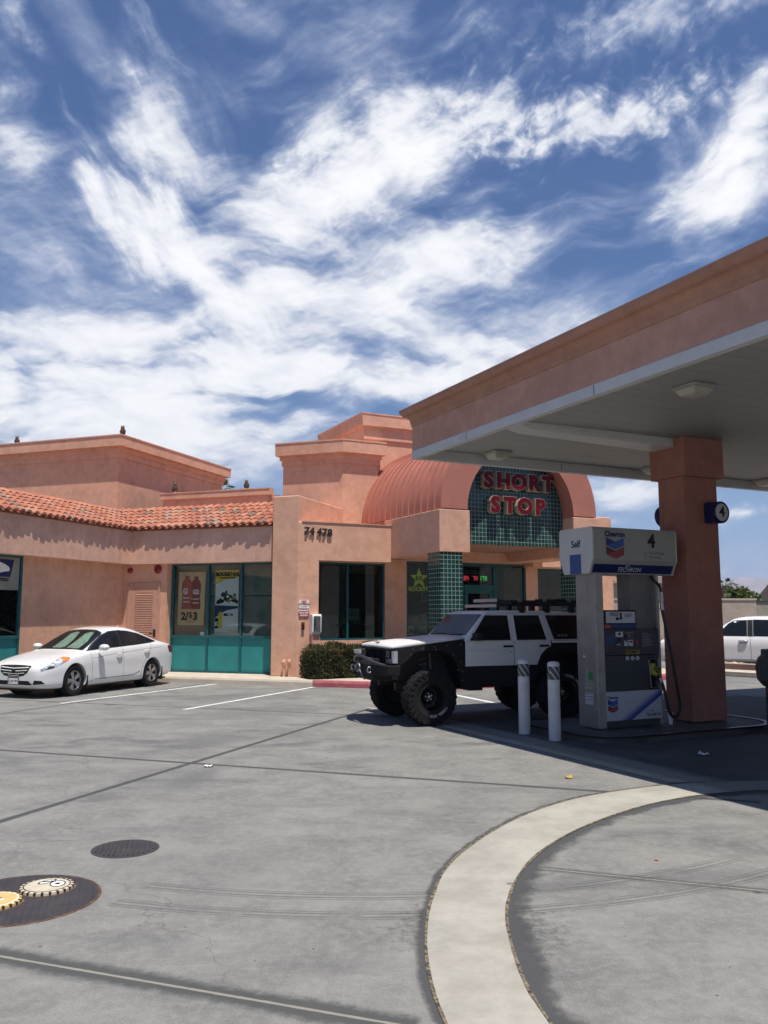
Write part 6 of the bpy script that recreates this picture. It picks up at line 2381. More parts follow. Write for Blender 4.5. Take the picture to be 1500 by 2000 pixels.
for s in (1, -1):
    d1 = jside([(-0.635, 0.925), (-1.545, 0.925), (-1.545, 1.333), (-0.635, 1.333)], s, 0.014, 'front_door', Wt, thick=0.03, bevel=0.006)
    jside([(-0.645, 1.336), (-1.545, 1.336), (-1.545, 1.787), (-1.045, 1.787)], s, 0.012, 'door_frame', Wt, d1, 0.02, 0.004)
    jside([(-0.715, 1.343), (-1.487, 1.343), (-1.487, 1.758), (-1.062, 1.758)], s, 0.0165, 'side_window', M['dark_glass'], d1)
    d2 = jside([(-1.557, 0.925), (-1.99, 0.925), (-2.06, 1.08), (-2.16, 1.18), (-2.27, 1.24), (-2.27, 1.333), (-1.557, 1.333)], s, 0.014, 'rear_door', Wt, thick=0.03, bevel=0.006)
    jside([(-1.557, 1.336), (-2.255, 1.336), (-2.15, 1.787), (-1.557, 1.787)], s, 0.012, 'door_frame', Wt, d2, 0.02, 0.004)
    jside([(-1.607, 1.343), (-2.185, 1.343), (-2.10, 1.758), (-1.607, 1.758)], s, 0.0165, 'side_window', M['dark_glass'], d2)
    jside([(-2.34, 1.35), (-3.22, 1.35), (-3.14, 1.758), (-2.24, 1.758)], s, 0.009, 'quarter_window', M['dark_glass'])
    jside([(-2.29, 1.29), (-3.33, 1.29), (-3.33, 1.325), (-2.29, 1.325)], s, 0.008, 'quarter_trim', Wt)
    rg = MB()
    y = s * (jy(1.795) + 0.022)
    rg.tube([(-0.98, s * (jy(1.72) + 0.01), 1.72), (-1.10, y, 1.798), (-1.4, y, 1.805), (-3.2, y, 1.787)], 0.012, 6)
    rg.build('drip_rail', Wt, jp, smooth=60)
    for d_, x in ((d1, -1.42), (d2, -2.12)):
        hb = MB()
        hb.box(x - 0.10, x + 0.08, min(s * (JH + 0.008), s * (JH + 0.032)), max(s * (JH + 0.008), s * (JH + 0.032)), 1.225, 1.258)
        hb.build('door_handle', M['ink'], d_, bevel=0.006)
    ml = MB()
    ml.box(-0.86, -0.76, min(s * 0.80, s * 0.99), max(s * 0.80, s * 0.99), 1.345, 1.47)
    ml.build('mirror', M['ink'], d1, bevel=0.02)
    ln = MB()
    ln.box(-1.50, -0.68, min(s * (JH + 0.0085), s * (JH + 0.011)), max(s * (JH + 0.0085), s * (JH + 0.011)), 1.175, 1.18)
    ln.build('crease', mat('jeep_crease', (0.42, 0.41, 0.39), 0.5), d1)
    lk = MB()
    lk.tube([(-1.47, s * (JH + 0.005), 1.14), (-1.47, s * (JH + 0.014), 1.14)], 0.012, 10)
    lk.build('lock', M['ink'], d1)
    bo_ = MB()
    for x, z in ((0.47, 1.20), (0.30, 1.215), (0.12, 1.23), (-0.08, 1.25), (-0.3, 1.27), (-0.55, 1.28), (0.46, 1.03), (0.33, 1.13), (-0.55, 1.0), (-0.42, 1.12), (-0.1, 1.205), (0.14, 1.205), (-0.58, 0.85), (-0.5, 0.87), (-0.585, 0.70), (0.45, 0.95)):
        bo_.lathe([(0.009, 0), (0.007, 0.006), (0, 0.008)], 8, Matrix.Translation((x, s * (JH + 0.0), z)) @ Matrix.Rotation(R(-90 * s), 4, 'X'))
    bo_.build('armour_bolt', M['alloy'], jp)
    # emblem on the rear quarter glass
    for k in range(3):
        e = MB()
        e.lathe([(0.028, 0), (0.028, 0.002), (0.016, 0.002), (0.016, 0)], 14, Matrix.Translation((-2.44 - k * 0.075, s * (jy(1.405) + 0.011), 1.405)) @ Matrix.Rotation(R(-90 * s), 4, 'X'), closed=True)
        e.build('window_decal', mat('dim_print', (0, 0, 0)), jp)
# bonnet: white, gently crowned, with fender tops
b = MB()
vs, fs = [], []
xs = [0.545, 0.53, 0.45, 0.2, -0.1, -0.4, -0.63]
zt_ = [1.225, 1.262, 1.288, 1.325, 1.355, 1.383, 1.402]
ys = [-0.795, -0.78, -0.66, -0.58, -0.3, 0, 0.3, 0.58, 0.66, 0.78, 0.795]
dz_ = [-0.045, -0.008, -0.006, 0.008, 0.024, 0.03, 0.024, 0.008, -0.006, -0.008, -0.045]
for x, z in zip(xs, zt_):
    k = 0.3 if x > 0.5 else 1.0
    for y, dz in zip(ys, dz_):
        yy = y * (0.965 if x > 0.5 else 1.0)
        vs.append((x - abs(y) ** 2 * 0.05 * (x > 0.3), yy, z + dz * k))
ny_ = len(ys)
for i in range(len(xs) - 1):
    for j in range(ny_ - 1):
        fs.append((i * ny_ + j, i * ny_ + j + 1, (i + 1) * ny_ + j + 1, (i + 1) * ny_ + j))
b.add(vs, fs)
bon = b.build('bonnet', Wt, jp, smooth=50)
sm = bon.modifiers.new('thick', 'SOLIDIFY')
sm.thickness = 0.02
sm.offset = -1
e = MB()
m_ = Matrix.Translation((0.47, -0.02, 1.312)) @ Matrix.Rotation(R(-8), 4, 'Y') @ RZ(90)
e.text('Jeep', 0.085, m_, 0.004, 0.004)
e.build('emblem', mat('emblem_blue', (0.03, 0.03, 0.22), 0.5), jp)
# grille, lamps
b = MB()
b.box(0.50, 0.515, -0.74, 0.74, 0.98, 1.215)
gg = b.build('grille', mat('grille_black', (0.02, 0.02, 0.022), 0.5), jp)
b = MB()
for i in range(9):
    y = -0.40 + i * 0.1
    b.box(0.515, 0.545, y - 0.014, y + 0.014, 1.0, 1.20)
b.box(0.515, 0.55, -0.70, 0.70, 1.195, 1.218)
b.build('slat', K, gg, bevel=0.004)
for s in (1, -1):
    b = MB()
    b.box(0.515, 0.535, min(s * 0.49, s * 0.655), max(s * 0.49, s * 0.655), 1.075, 1.19)
    hl_ = b.build('headlight', mat('headlight_glass', (0.05, 0.052, 0.055), 0.2, 0.0, 0.5, 0.6, 30), jp, bevel=0.008)
    b = MB()
    b.box(0.515, 0.53, min(s * 0.49, s * 0.685), max(s * 0.49, s * 0.685), 0.985, 1.06)
    b.build('turn_signal', mat('signal_grey', (0.20, 0.20, 0.19), 0.25, 0, 0.5), jp, bevel=0.006)
    b = MB()
    b.prism([(0.530, s * 0.745), (0.525, s * 0.785), (0.50, s * 0.806), (0.45, s * 0.808), (0.45, s * 0.79), (0.49, s * 0.77), (0.505, s * 0.745)], 1.0, 1.19)
    b.build('corner_lamp', mat('corner_lens', (0.42, 0.43, 0.46), 0.2, 0.2), jp)
# windscreen
b = MB()
off = Vector((0.69, 0, 0.72)) * 0.012
p4_ = [Vector((-0.69, s_ * 0.70, 1.425)) for s_ in (1, -1)] + [Vector((-1.012, s_ * 0.66, 1.768)) for s_ in (-1, 1)]
b.add([p + off for p in p4_] + [p - off * 0.2 for p in p4_], [(0, 3, 2, 1), (4, 5, 6, 7), (0, 1, 5, 4), (1, 2, 6, 5), (2, 3, 7, 6), (3, 0, 4, 7)])
b.build('windscreen', mat('jeep_screen', (0.010, 0.014, 0.019), 0.06, 0, 0.12), jp)
for y0, y1 in ((0.08, 0.62), (-0.55, 0.0)):
    b = MB()
    b.tube([(-0.62, y0, 1.425), (-0.66, (y0 + y1) / 2, 1.437), (-0.67, y1, 1.445)], 0.011, 6)
    b.build('wiper', M['ink'], jp)
# rear
b = MB()
b.box(-3.375, -3.36, -0.6, 0.6, 1.42, 1.70)
b.build('rear_window', M['dark_glass'], jp)
b = MB()
b.box(-3.5, -3.34, -0.8, 0.8, 0.72, 0.86)
b.build('rear_bumper', K, jp, bevel=0.02)
for s in (1, -1):
    b = MB()
    b.box(-3.375, -3.34, min(s * 0.62, s * 0.78), max(s * 0.62, s * 0.78), 1.0, 1.32)
    b.build('tail_light', mat('tail_red', (0, 0, 0)), jp)
# winch bumper
b = MB()
b.prism([(0.42, -0.86), (0.60, -0.80), (0.74, -0.42), (0.76, 0.42), (0.62, 0.80), (0.42, 0.86)][::1], 0.80, 0.965)
b.prism([(0.44, -0.55), (0.70, -0.42), (0.72, 0.42), (0.44, 0.55)], 0.70, 0.80)
bmp = b.build('winch_bumper', K, jp, bevel=0.018)
b = MB()
b.tube(spline([(0.63, 0.74, 0.965), (0.72, 0.50, 1.0), (0.80, 0.22, 1.075), (0.83, 0.0, 1.095), (0.80, -0.22, 1.075), (0.72, -0.50, 1.0), (0.63, -0.74, 0.965)], 5), 0.023, 8)
b.build('stinger_hoop', mat('hoop_grey', (0.06, 0.06, 0.065), 0.4, 0.3), bmp, smooth=60)
b = MB()
b.tube([(0.66, -0.24, 0.99), (0.66, 0.24, 0.99)], 0.075, 16)
b.box(0.58, 0.74, -0.32, -0.22, 0.93, 1.05)
b.box(0.58, 0.74, 0.22, 0.34, 0.93, 1.05)
b.build('winch', mat('winch_grey', (0.045, 0.045, 0.05), 0.5, 0.4, var=0.3, vscale=20), bmp, smooth=30)
b = MB()
ring = [(0.80 + 0.0 * k, 0.075 * math.cos(2 * pi * k / 16) - 0.10, 0.895 + 0.06 * math.sin(2 * pi * k / 16)) for k in range(17)]
b.tube(ring, 0.022, 8)
b.tube(spline([(0.80, -0.03, 0.865), (0.80, 0.05, 0.80), (0.795, 0.14, 0.745), (0.79, 0.2, 0.72)], 4), 0.012, 7)
b.build('hook', mat('hook_grey', (0.25, 0.25, 0.26), 0.4, 0.6), bmp, smooth=60)
b = MB()
b.tube([(0.79, 0.20, 0.72), (0.785, 0.24, 0.74), (0.78, 0.28, 0.735)], 0.012, 6)
b.build('strap', mat('strap_red', (0.30, 0.03, 0.03), 0.7), bmp)
for y in (0.40, -0.40):
    b = MB()
    ring = [(0.78 + 0.035 * math.cos(2 * pi * k / 12), y, 0.88 + 0.045 * math.sin(2 * pi * k / 12)) for k in range(13)]
    b.tube(ring, 0.013, 7)
    b.build('shackle', M['alloy'], bmp, smooth=60)
b = MB()
b.box(0.76, 0.80, -0.32, -0.05, 1.12, 1.185)
b.build('light_bar', mat('led_face', (0.50, 0.50, 0.48), 0.25, 0.2), bmp, bevel=0.006)
b = MB()
b.box(0.70, 0.76, -0.33, -0.04, 1.115, 1.19)
b.box(0.73, 0.77, -0.08, -0.05, 1.06, 1.13)
b.build('light_housing', M['dark_metal'], bmp, bevel=0.006)
# axles, springs, shocks
b = MB()
for x in (0.0, -JWB):
    b.tube([(x, -0.66, TR), (x, 0.66, TR)], 0.045, 10)
    b.lathe([(0, -0.15), (0.10, -0.10), (0.13, 0), (0.10, 0.10), (0, 0.15)], 14, Matrix.Translation((x, 0.15, TR)) @ Matrix.Rotation(R(90), 4, 'Y'))
b.tube([(-0.02, 0.15, TR), (-1.1, 0.05, 0.62)], 0.03, 8)
b.tube([(-JWB, 0.1, TR), (-1.1, 0.05, 0.62)], 0.035, 8)
for s in (1, -1):
    b.tube([(0.0, s * 0.45, TR - 0.06), (-0.85, s * 0.40, 0.60)], 0.025, 8)
    b.box(-JWB - 0.6, -JWB + 0.6, s * 0.5 - 0.03, s * 0.5 + 0.03, 0.50, 0.54)
b.tube([(0.10, -0.55, TR), (0.12, 0.45, 0.66)], 0.018, 8)
b.build('axle', mat('axle_dark', (0.03, 0.028, 0.026), 0.6, 0.3), jp, smooth=50)
for s in (1, -1):
    b = MB()
    b.tube([(0.0 + 0.065 * math.cos(k * 0.7), s * 0.50 + 0.065 * math.sin(k * 0.7), 0.52 + k * 0.0095) for k in range(58)], 0.011, 6)
    b.build('coil_spring', mat('spring_grey', (0.09, 0.085, 0.09), 0.5), jp, smooth=60)
    b = MB()
    b.tube([(-0.12, s * 0.60, 0.50), (-0.11, s * 0.57, 0.84)], 0.026, 8)
    b.tube([(-0.11, s * 0.57, 0.84), (-0.10, s * 0.55, 1.14)], 0.013, 8)
    b.build('shock_absorber', mat('shock_grey', (0.16, 0.155, 0.15), 0.4, 0.4), jp, smooth=60)
b = MB()
b.box(-2.0, 0.45, -0.42, -0.34, 0.56, 0.66)
b.box(-2.0, 0.45, 0.34, 0.42, 0.56, 0.66)
b.box(-0.6, 0.40, -0.40, 0.40, 0.70, 1.17)
b.box(-3.3, -1.95, -0.50, 0.50, 0.66, 1.11)
b.box(-1.1, -0.85, -0.5, 0.5, 0.50, 0.58)
b.build('chassis', mat('axle_dark', (0, 0, 0)), jp)
# the nose sits a little further forward
for o in list(jp.children_recursive):
    if o.type == 'MESH' and o.name.split('.')[0] not in ('axle', 'coil_spring', 'shock_absorber', 'chassis'):
        for v in o.data.vertices:
            if v.co.x > 0.38:
                v.co.x += 0.12
# wheels
jt = tyre_mb(TR, 0.31, 0.215, 0.028, 26)
rim = MB()
rim.lathe([(0.215, -0.13), (0.222, 0.135), (0.205, 0.14), (0.19, 0.09), (0.175, 0.0), (0.165, -0.045), (0.12, -0.05), (0.085, -0.02), (0.06, -0.02), (0.0, -0.02)], 40)
jw = rim.build('wheel', mat('steel_rim', (0.016, 0.016, 0.017), 0.28, 0.4, 0.6), jp, smooth=30)
jt.build('tyre', M['rubber'], jw)
b = MB()
for k in range(8):
    a = 2 * pi * k / 8
    b.lathe([(0.018, -0.052), (0.018, -0.0445), (0.0, -0.044)], 8, Matrix.Translation((0.142 * math.cos(a), 0.142 * math.sin(a), 0)))
b.build('rim_hole', mat('rim_hole', (0.004, 0.004, 0.004), 0.8), jw)
b = MB()
for k in range(5):
    a = 2 * pi * k / 5
    b.lathe([(0.013, -0.02), (0.012, 0.006), (0.0, 0.008)], 8, Matrix.Translation((0.057 * math.cos(a), 0.057 * math.sin(a), 0)))
b.lathe([(0.036, -0.02), (0.033, 0.03), (0.0, 0.034)], 14)
b.build('hub', mat('hub_chrome', (0.55, 0.55, 0.56), 0.2, 0.9), jw, smooth=40)
b = MB()
word = 'TERRA MTX'
for i, c in enumerate(word):
    if c == ' ':
        continue
    a = -pi * 0.5 + (i - (len(word) - 1) / 2) * -0.13
    b.text(c, 0.058, RZ(math.degrees(a) - 90) @ Matrix.Translation((0, 0.285, 0.156)), 0.0015, 0.003)
b.build('lettering', mat('tyre_white', (0.40, 0.40, 0.39), 0.7, 0, 0.3, 0.5, 8), jw)
first = True
for x in (0.0, -JWB):
    for s in (1, -1):
        o = jw if first else copy_thing(jw, None, None, None, jp)
        first = False
        seat_wheel(o, x, s * TRK, TR, s)
        o.rotation_euler.rotate_axis('Z', R((205 if x == 0 else 330) if s > 0 else 70))
# roof rack, light bars and cargo
b = MB()
for z, n_ in ((1.935, 1), (2.005, 0)):
    p = [(-1.55, 0.60, z), (-1.55, -0.60, z), (-3.15, -0.60, z), (-3.15, 0.60, z), (-1.55, 0.60, z)]
    for a, c in zip(p[:-1], p[1:]):
        b.tube([a, c], 0.013, 6)
for i in range(11):
    x = -1.60 - i * 0.15
    b.tube([(x, -0.60, 1.94), (x, 0.60, 1.94)], 0.009, 6)
for x in (-1.55, -1.95, -2.35, -2.75, -3.15):
    for y in (0.6, -0.6):
        b.tube([(x, y, 1.925), (x, y, 2.005)], 0.011, 6)
rk = b.build('roof_rack', M['ink'], jp)
for x in (-1.78, -2.28, -2.78):
    for s in (1, -1):
        b = MB()
        b.box(x - 0.042, x + 0.042, min(s * 0.60, s * 0.72), max(s * 0.60, s * 0.72), 1.80, 1.955)
        b.build('rack_foot', M['ink'], rk, bevel=0.008)
    b = MB()
    b.box(x - 0.035, x + 0.035, 0.585, 0.635, 1.99, 2.045)
    b.build('clamp', mat('clamp_grey', (0.16, 0.16, 0.155), 0.4), rk, bevel=0.006)
for (x, z, y0, y1, h) in ((-1.34, 1.89, -0.60, 0.60, 0.06), (-1.44, 1.985, -0.45, 0.45, 0.062)):
    b = MB()
    b.box(x - 0.05, x, y0, y1, z, z + h)
    lb_ = b.build('light_bar', M['dark_metal'], rk, bevel=0.008)
    b = MB()
    b.box(x, x + 0.012, y0 + 0.01, y1 - 0.01, z + 0.005, z + h - 0.004)
    b.build('lens', mat('led_face', (0, 0, 0)), lb_)
    for y in (y0 + 0.02, y1 - 0.05):
        b = MB()
        b.box(x - 0.04, x - 0.01, y, y + 0.03, 1.84, z)
        b.build('bracket', M['ink'], lb_)
b = MB()
b.tube([(-2.0, -0.30, 1.99), (-3.0, -0.34, 1.99)], 0.045, 10)
b.box(-2.5, -1.75, -0.1, 0.35, 1.95, 2.02)
b.box(-2.95, -2.6, 0.1, 0.45, 1.95, 2.05)
b.tube([(-1.7, 0.45, 1.985), (-3.05, 0.47, 1.985)], 0.028, 8)
b.box(-2.42, -2.2, 0.42, 0.58, 1.95, 2.04)
b.build('cargo', mat('cargo_dark', (0.03, 0.03, 0.03), 0.7, var=0.4, vscale=12), rk, bevel=0.01)

# ---------------------------------------------------------------- white pickup on the far street
pk = thing('pickup_truck', 'white crew cab pickup with chrome door handles on the street behind the planter', 'pickup', (0, 0, 0))
pk.location = (11.9, 32.5, -0.46)
pk.rotation_euler = (0, 0, R(150))
pk.scale = (1.14, 1.1, 1.14)
PT = [(0.98, 0.55, 0.92, 1.02, 0.80, 0.66), (0.93, 0.42, 1.02, 1.12, 0.93, 0.72), (0.6, 0.40, 1.08, 1.18, 0.985, 0.76), (-0.1, 0.40, 1.12, 1.23, 1.0, 0.80), (-0.62, 0.40, 1.16, 1.28, 1.0, 0.82), (-0.95, 0.40, 1.18, 1.52, 1.0, 0.78), (-1.3, 0.40, 1.18, 1.80, 1.0, 0.74), (-1.7, 0.40, 1.19, 1.885, 1.0, 0.73), (-2.5, 0.40, 1.20, 1.895, 1.0, 0.73), (-3.05, 0.40, 1.21, 1.86, 1.0, 0.73), (-3.22, 0.40, 1.22, 1.70, 1.0, 0.75), (-3.30, 0.42, 1.22, 1.30, 1.0, 0.85), (-4.7, 0.45, 1.24, 1.30, 0.99, 0.88), (-4.78, 0.5, 1.2, 1.27, 0.95, 0.85)]
pcut = []
for x in (0.0, -3.6):
    for s in (1, -1):
        pcut.append(arch(x, 0.42, 0.47, s * 0.62, s * 1.3))
pme = hull_mesh(car_hull(PT, car_section), 2, pcut)
pbv = bvh_of(pme)
add_mesh('body', pme, M['car_white'], pk, 40)
for s in (1, -1):
    f, d = SIDE(s)
    for poly in ([(-0.86, 1.25), (-1.80, 1.25), (-1.80, 1.76), (-1.42, 1.745), (-1.25, 1.65)], [(-1.98, 1.25), (-2.95, 1.25), (-2.98, 1.70), (-2.88, 1.765), (-1.98, 1.775)]):
        patch(pbv, poly, f, d, 0.006, 0.1).build('side_window', M['screen_glass'], pk, smooth=60)
    patch(pbv, [(-1.81, 1.24), (-1.97, 1.24), (-1.97, 1.77), (-1.81, 1.765)], f, d, 0.004, 0.1).build('door_pillar', M['ink'], pk)
    for ln in ([(-0.78, 1.2), (-0.80, 0.45)], [(-1.89, 1.22), (-1.91, 0.45)], [(-2.98, 1.22), (-3.0, 0.9)]):
        a = [(x - 0.006, z) for x, z in ln] + [(x + 0.006, z) for x, z in ln[::-1]]
        patch(pbv, a, f, d, 0.002, 0.06).build('door_gap', M['grey_ink'], pk)
    for x in (-1.68, -2.76):
        h = MB()
        y = s * 1.005
        h.tube([(x - 0.13, y, 1.09), (x - 0.08, y + s * 0.018, 1.10), (x + 0.08, y + s * 0.018, 1.095), (x + 0.13, y, 1.085)], [0.02, 0.027, 0.027, 0.02], 8)
        h.build('door_handle', M['chrome'], pk, smooth=60)
        patch(pbv, [(x - 0.12, 1.03), (x + 0.1, 1.02), (x + 0.14, 1.12), (x - 0.15, 1.13)], f, d, 0.003, 0.06).build('handle_recess', mat('shade_grey', (0.2, 0.2, 0.2), 0.4), pk)
    h = MB()
    h.box(-2.9, -0.8, min(s * 0.9, s * 1.04), max(s * 0.9, s * 1.04), 0.36, 0.42)
    h.build('running_board', M['dark_metal'], pk, bevel=0.02)
    h = MB()
    for x in (-1.0, -2.7):
        h.tube([(x, s * 1.0, 0.37), (x + 0.1, s * 0.95, 0.24)], 0.025, 6)
    h.build('step_bracket', M['chrome'], pk)
    h = MB()
    h.box(-2.95, -0.75, min(s * 0.985, s * 1.012), max(s * 0.985, s * 1.012), 0.50, 0.53)
    h.build('chrome_strip', M['chrome'], pk)
patch(pbv, [(-0.78, 0.72), (-0.76, 0), (-0.78, -0.72), (-1.30, -0.66), (-1.34, 0), (-1.30, 0.66)], TOP, (0, 0, -1), 0.005, 0.12).build('windscreen', M['screen_glass'], pk, smooth=60)
pt_ = tyre_mb(0.39, 0.26, 0.23)
rm_ = MB()
rm_.lathe([(0.23, -0.11), (0.23, 0.115), (0.2, 0.09), (0.16, 0.05), (0.0, 0.06)], 28)
pw_ = rm_.build('wheel', M['alloy'], pk, smooth=30)
pt_.build('tyre', M['rubber'], pw_, smooth=35)
first = True
for x in (0.0, -3.6):
    for s in (1, -1):
        o = pw_ if first else copy_thing(pw_, None, None, None, pk)
        first = False
        seat_wheel(o, x, s * 0.86, 0.39, s)
u_ = MB()
u_.box(-4.6, 0.8, -0.75, 0.75, 0.36, 0.46)
u_.build('underbody', M['black'], pk)

# ================================================================ planting and background
def leaf_mat(name, c0, c1, c2=None):
    mt = bpy.data.materials.new(name)
    mt.use_nodes = True
    t = NT(mt.node_tree)
    bs = t.n['Principled BSDF']
    rp = t.new('ShaderNodeNewGeometry').outputs['Random Per Island']
    c = t.mix(rp, c0, c1)
    if c2:
        c = t.mix(t.ramp(rp, 0.86, 0.9), c, c2)
    t.set(bs.inputs['Base Color'], c)
    bs.inputs['Roughness'].default_value = 0.55
    bs.inputs['Specular IOR Level'].default_value = 0.3
    tr = t.new('ShaderNodeBsdfTranslucent')
    t.set(tr.inputs[0], c)
    mx = t.new('ShaderNodeMixShader')
    mx.inputs[0].default_value = 0.22
    t.l.new(bs.outputs[0], mx.inputs[1])
    t.l.new(tr.outputs[0], mx.inputs[2])
    t.l.new(mx.outputs[0], t.n['Material Output'].inputs[0])
    return mt


def leaf(b, p, L, W, rnd, up=0.3):
    d = Vector((rnd.gauss(0, 1), rnd.gauss(0, 1), rnd.gauss(up, 1))).normalized()
    s = d.cross(Vector((rnd.gauss(0, 1), rnd.gauss(0, 1), rnd.gauss(0, 1)))).normalized()
    b.add([p, p + d * L * 0.5 + s * W, p + d * L, p + d * L * 0.5 - s * W], [(0, 1, 2, 3)])


rnd = random.Random(11)
hg_ = thing('hedge', 'clipped green hedge with bronze tips on the kerb under the shop window', 'hedge', tuple(uvp(8.6, 20.2, 0.15)))
b = MB(UV)
HU0, HU1, HV0, HV1, HZ = 7.62, 10.6, 19.75, 20.62, 0.95


def hedge_pt(rnd):
    while True:
        f = rnd.random()
        u, v, z = rnd.uniform(HU0, HU1), rnd.uniform(HV0, HV1), rnd.uniform(0.17, HZ)
        k = rnd.random()
        if k < 0.36:
            z = HZ - abs(rnd.gauss(0, 0.05))
        elif k < 0.7:
            v = HV0 + abs(rnd.gauss(0, 0.05))
        elif k < 0.85:
            u = HU0 + abs(rnd.gauss(0, 0.05))
        # rounded shoulders and an uneven clipped outline
        du, dv, dz = max(0, HU0 + 0.16 - u), max(0, HV0 + 0.14 - v), max(0, z - HZ + 0.14)
        if du * du + dz * dz > 0.03 or dv * dv + dz * dz > 0.024 or du * du + dv * dv > 0.03:
            continue
        lump = 0.05 * math.sin(u * 5.1 + v * 2) + 0.04 * math.sin(u * 11.3 + z * 7)
        if lump < -0.035 and rnd.random() < 0.5:
            continue
        return Vector((u, v + lump * 0.7, z + lump + max(0, rnd.gauss(0, 0.02))))


for i in range(15000):
    leaf(b, hedge_pt(rnd), rnd.uniform(0.035, 0.07), rnd.uniform(0.010, 0.019), rnd, 0.6)
b.build('foliage', leaf_mat('hedge_leaf', (0.022, 0.038, 0.012), (0.075, 0.088, 0.026), (0.16, 0.075, 0.03)), hg_)
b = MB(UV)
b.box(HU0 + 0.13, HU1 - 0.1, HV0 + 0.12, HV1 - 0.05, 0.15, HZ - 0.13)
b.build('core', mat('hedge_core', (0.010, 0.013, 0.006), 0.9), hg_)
b = MB(UV)
for k in range(9):
    u = HU0 + 0.2 + k * 0.32
    b.tube([(u, 20.15, 0.14), (u + 0.03, 20.15, 0.3)], 0.018, 6)
b.build('stem', mat('bark_brown', (0.09, 0.06, 0.04), 0.9), hg_)


# --- tank covers set in the forecourt
def diamond_plate():
    mt = bpy.data.materials.new('rusty_cover_plate')
    mt.use_nodes = True
    t = NT(mt.node_tree)
    bs = t.n['Principled BSDF']
    co = t.new('ShaderNodeTexCoord').outputs['Object']
    x, y, z = t.xyz(t.mapping(co, rot=(0, 0, R(38))))
    fx = t.m('SUBTRACT', t.m('FRACT', t.m('MULTIPLY', x, 27)), 0.5)
    odd = t.m('MULTIPLY', t.m('GREATER_THAN', t.m('FRACT', t.m('MULTIPLY', x, 13.5)), 0.5), 0.5)
    fy = t.m('SUBTRACT', t.m('FRACT', t.m('ADD', t.m('MULTIPLY', y, 19), odd)), 0.5)
    lug = t.m('LESS_THAN', t.m('ADD', t.m('MULTIPLY', t.m('ABSOLUTE', fx), 2.6), t.m('ABSOLUTE', fy)), 0.42)
    nz = t.noise(co, 5, 6, 0.65)
    c = t.mix(t.ramp(nz, 0.3, 0.75), (0.036, 0.033, 0.039), (0.062, 0.052, 0.052))
    c = t.mix(t.ramp(t.noise(co, 11, 5, 0.7), 0.56, 0.78, 0, 0.6), c, (0.13, 0.075, 0.045))
    c = t.mix(t.m('MULTIPLY', lug, 0.35), c, (0.12, 0.115, 0.12))
    t.set(bs.inputs['Base Color'], c)
    bs.inputs['Roughness'].default_value = 0.6
    bs.inputs['Metallic'].default_value = 0.25
    t.set(bs.inputs['Normal'], t.bump(t.m('ADD', lug, t.m('MULTIPLY', nz, 0.3)), 0.6, 0.006))
    return mt


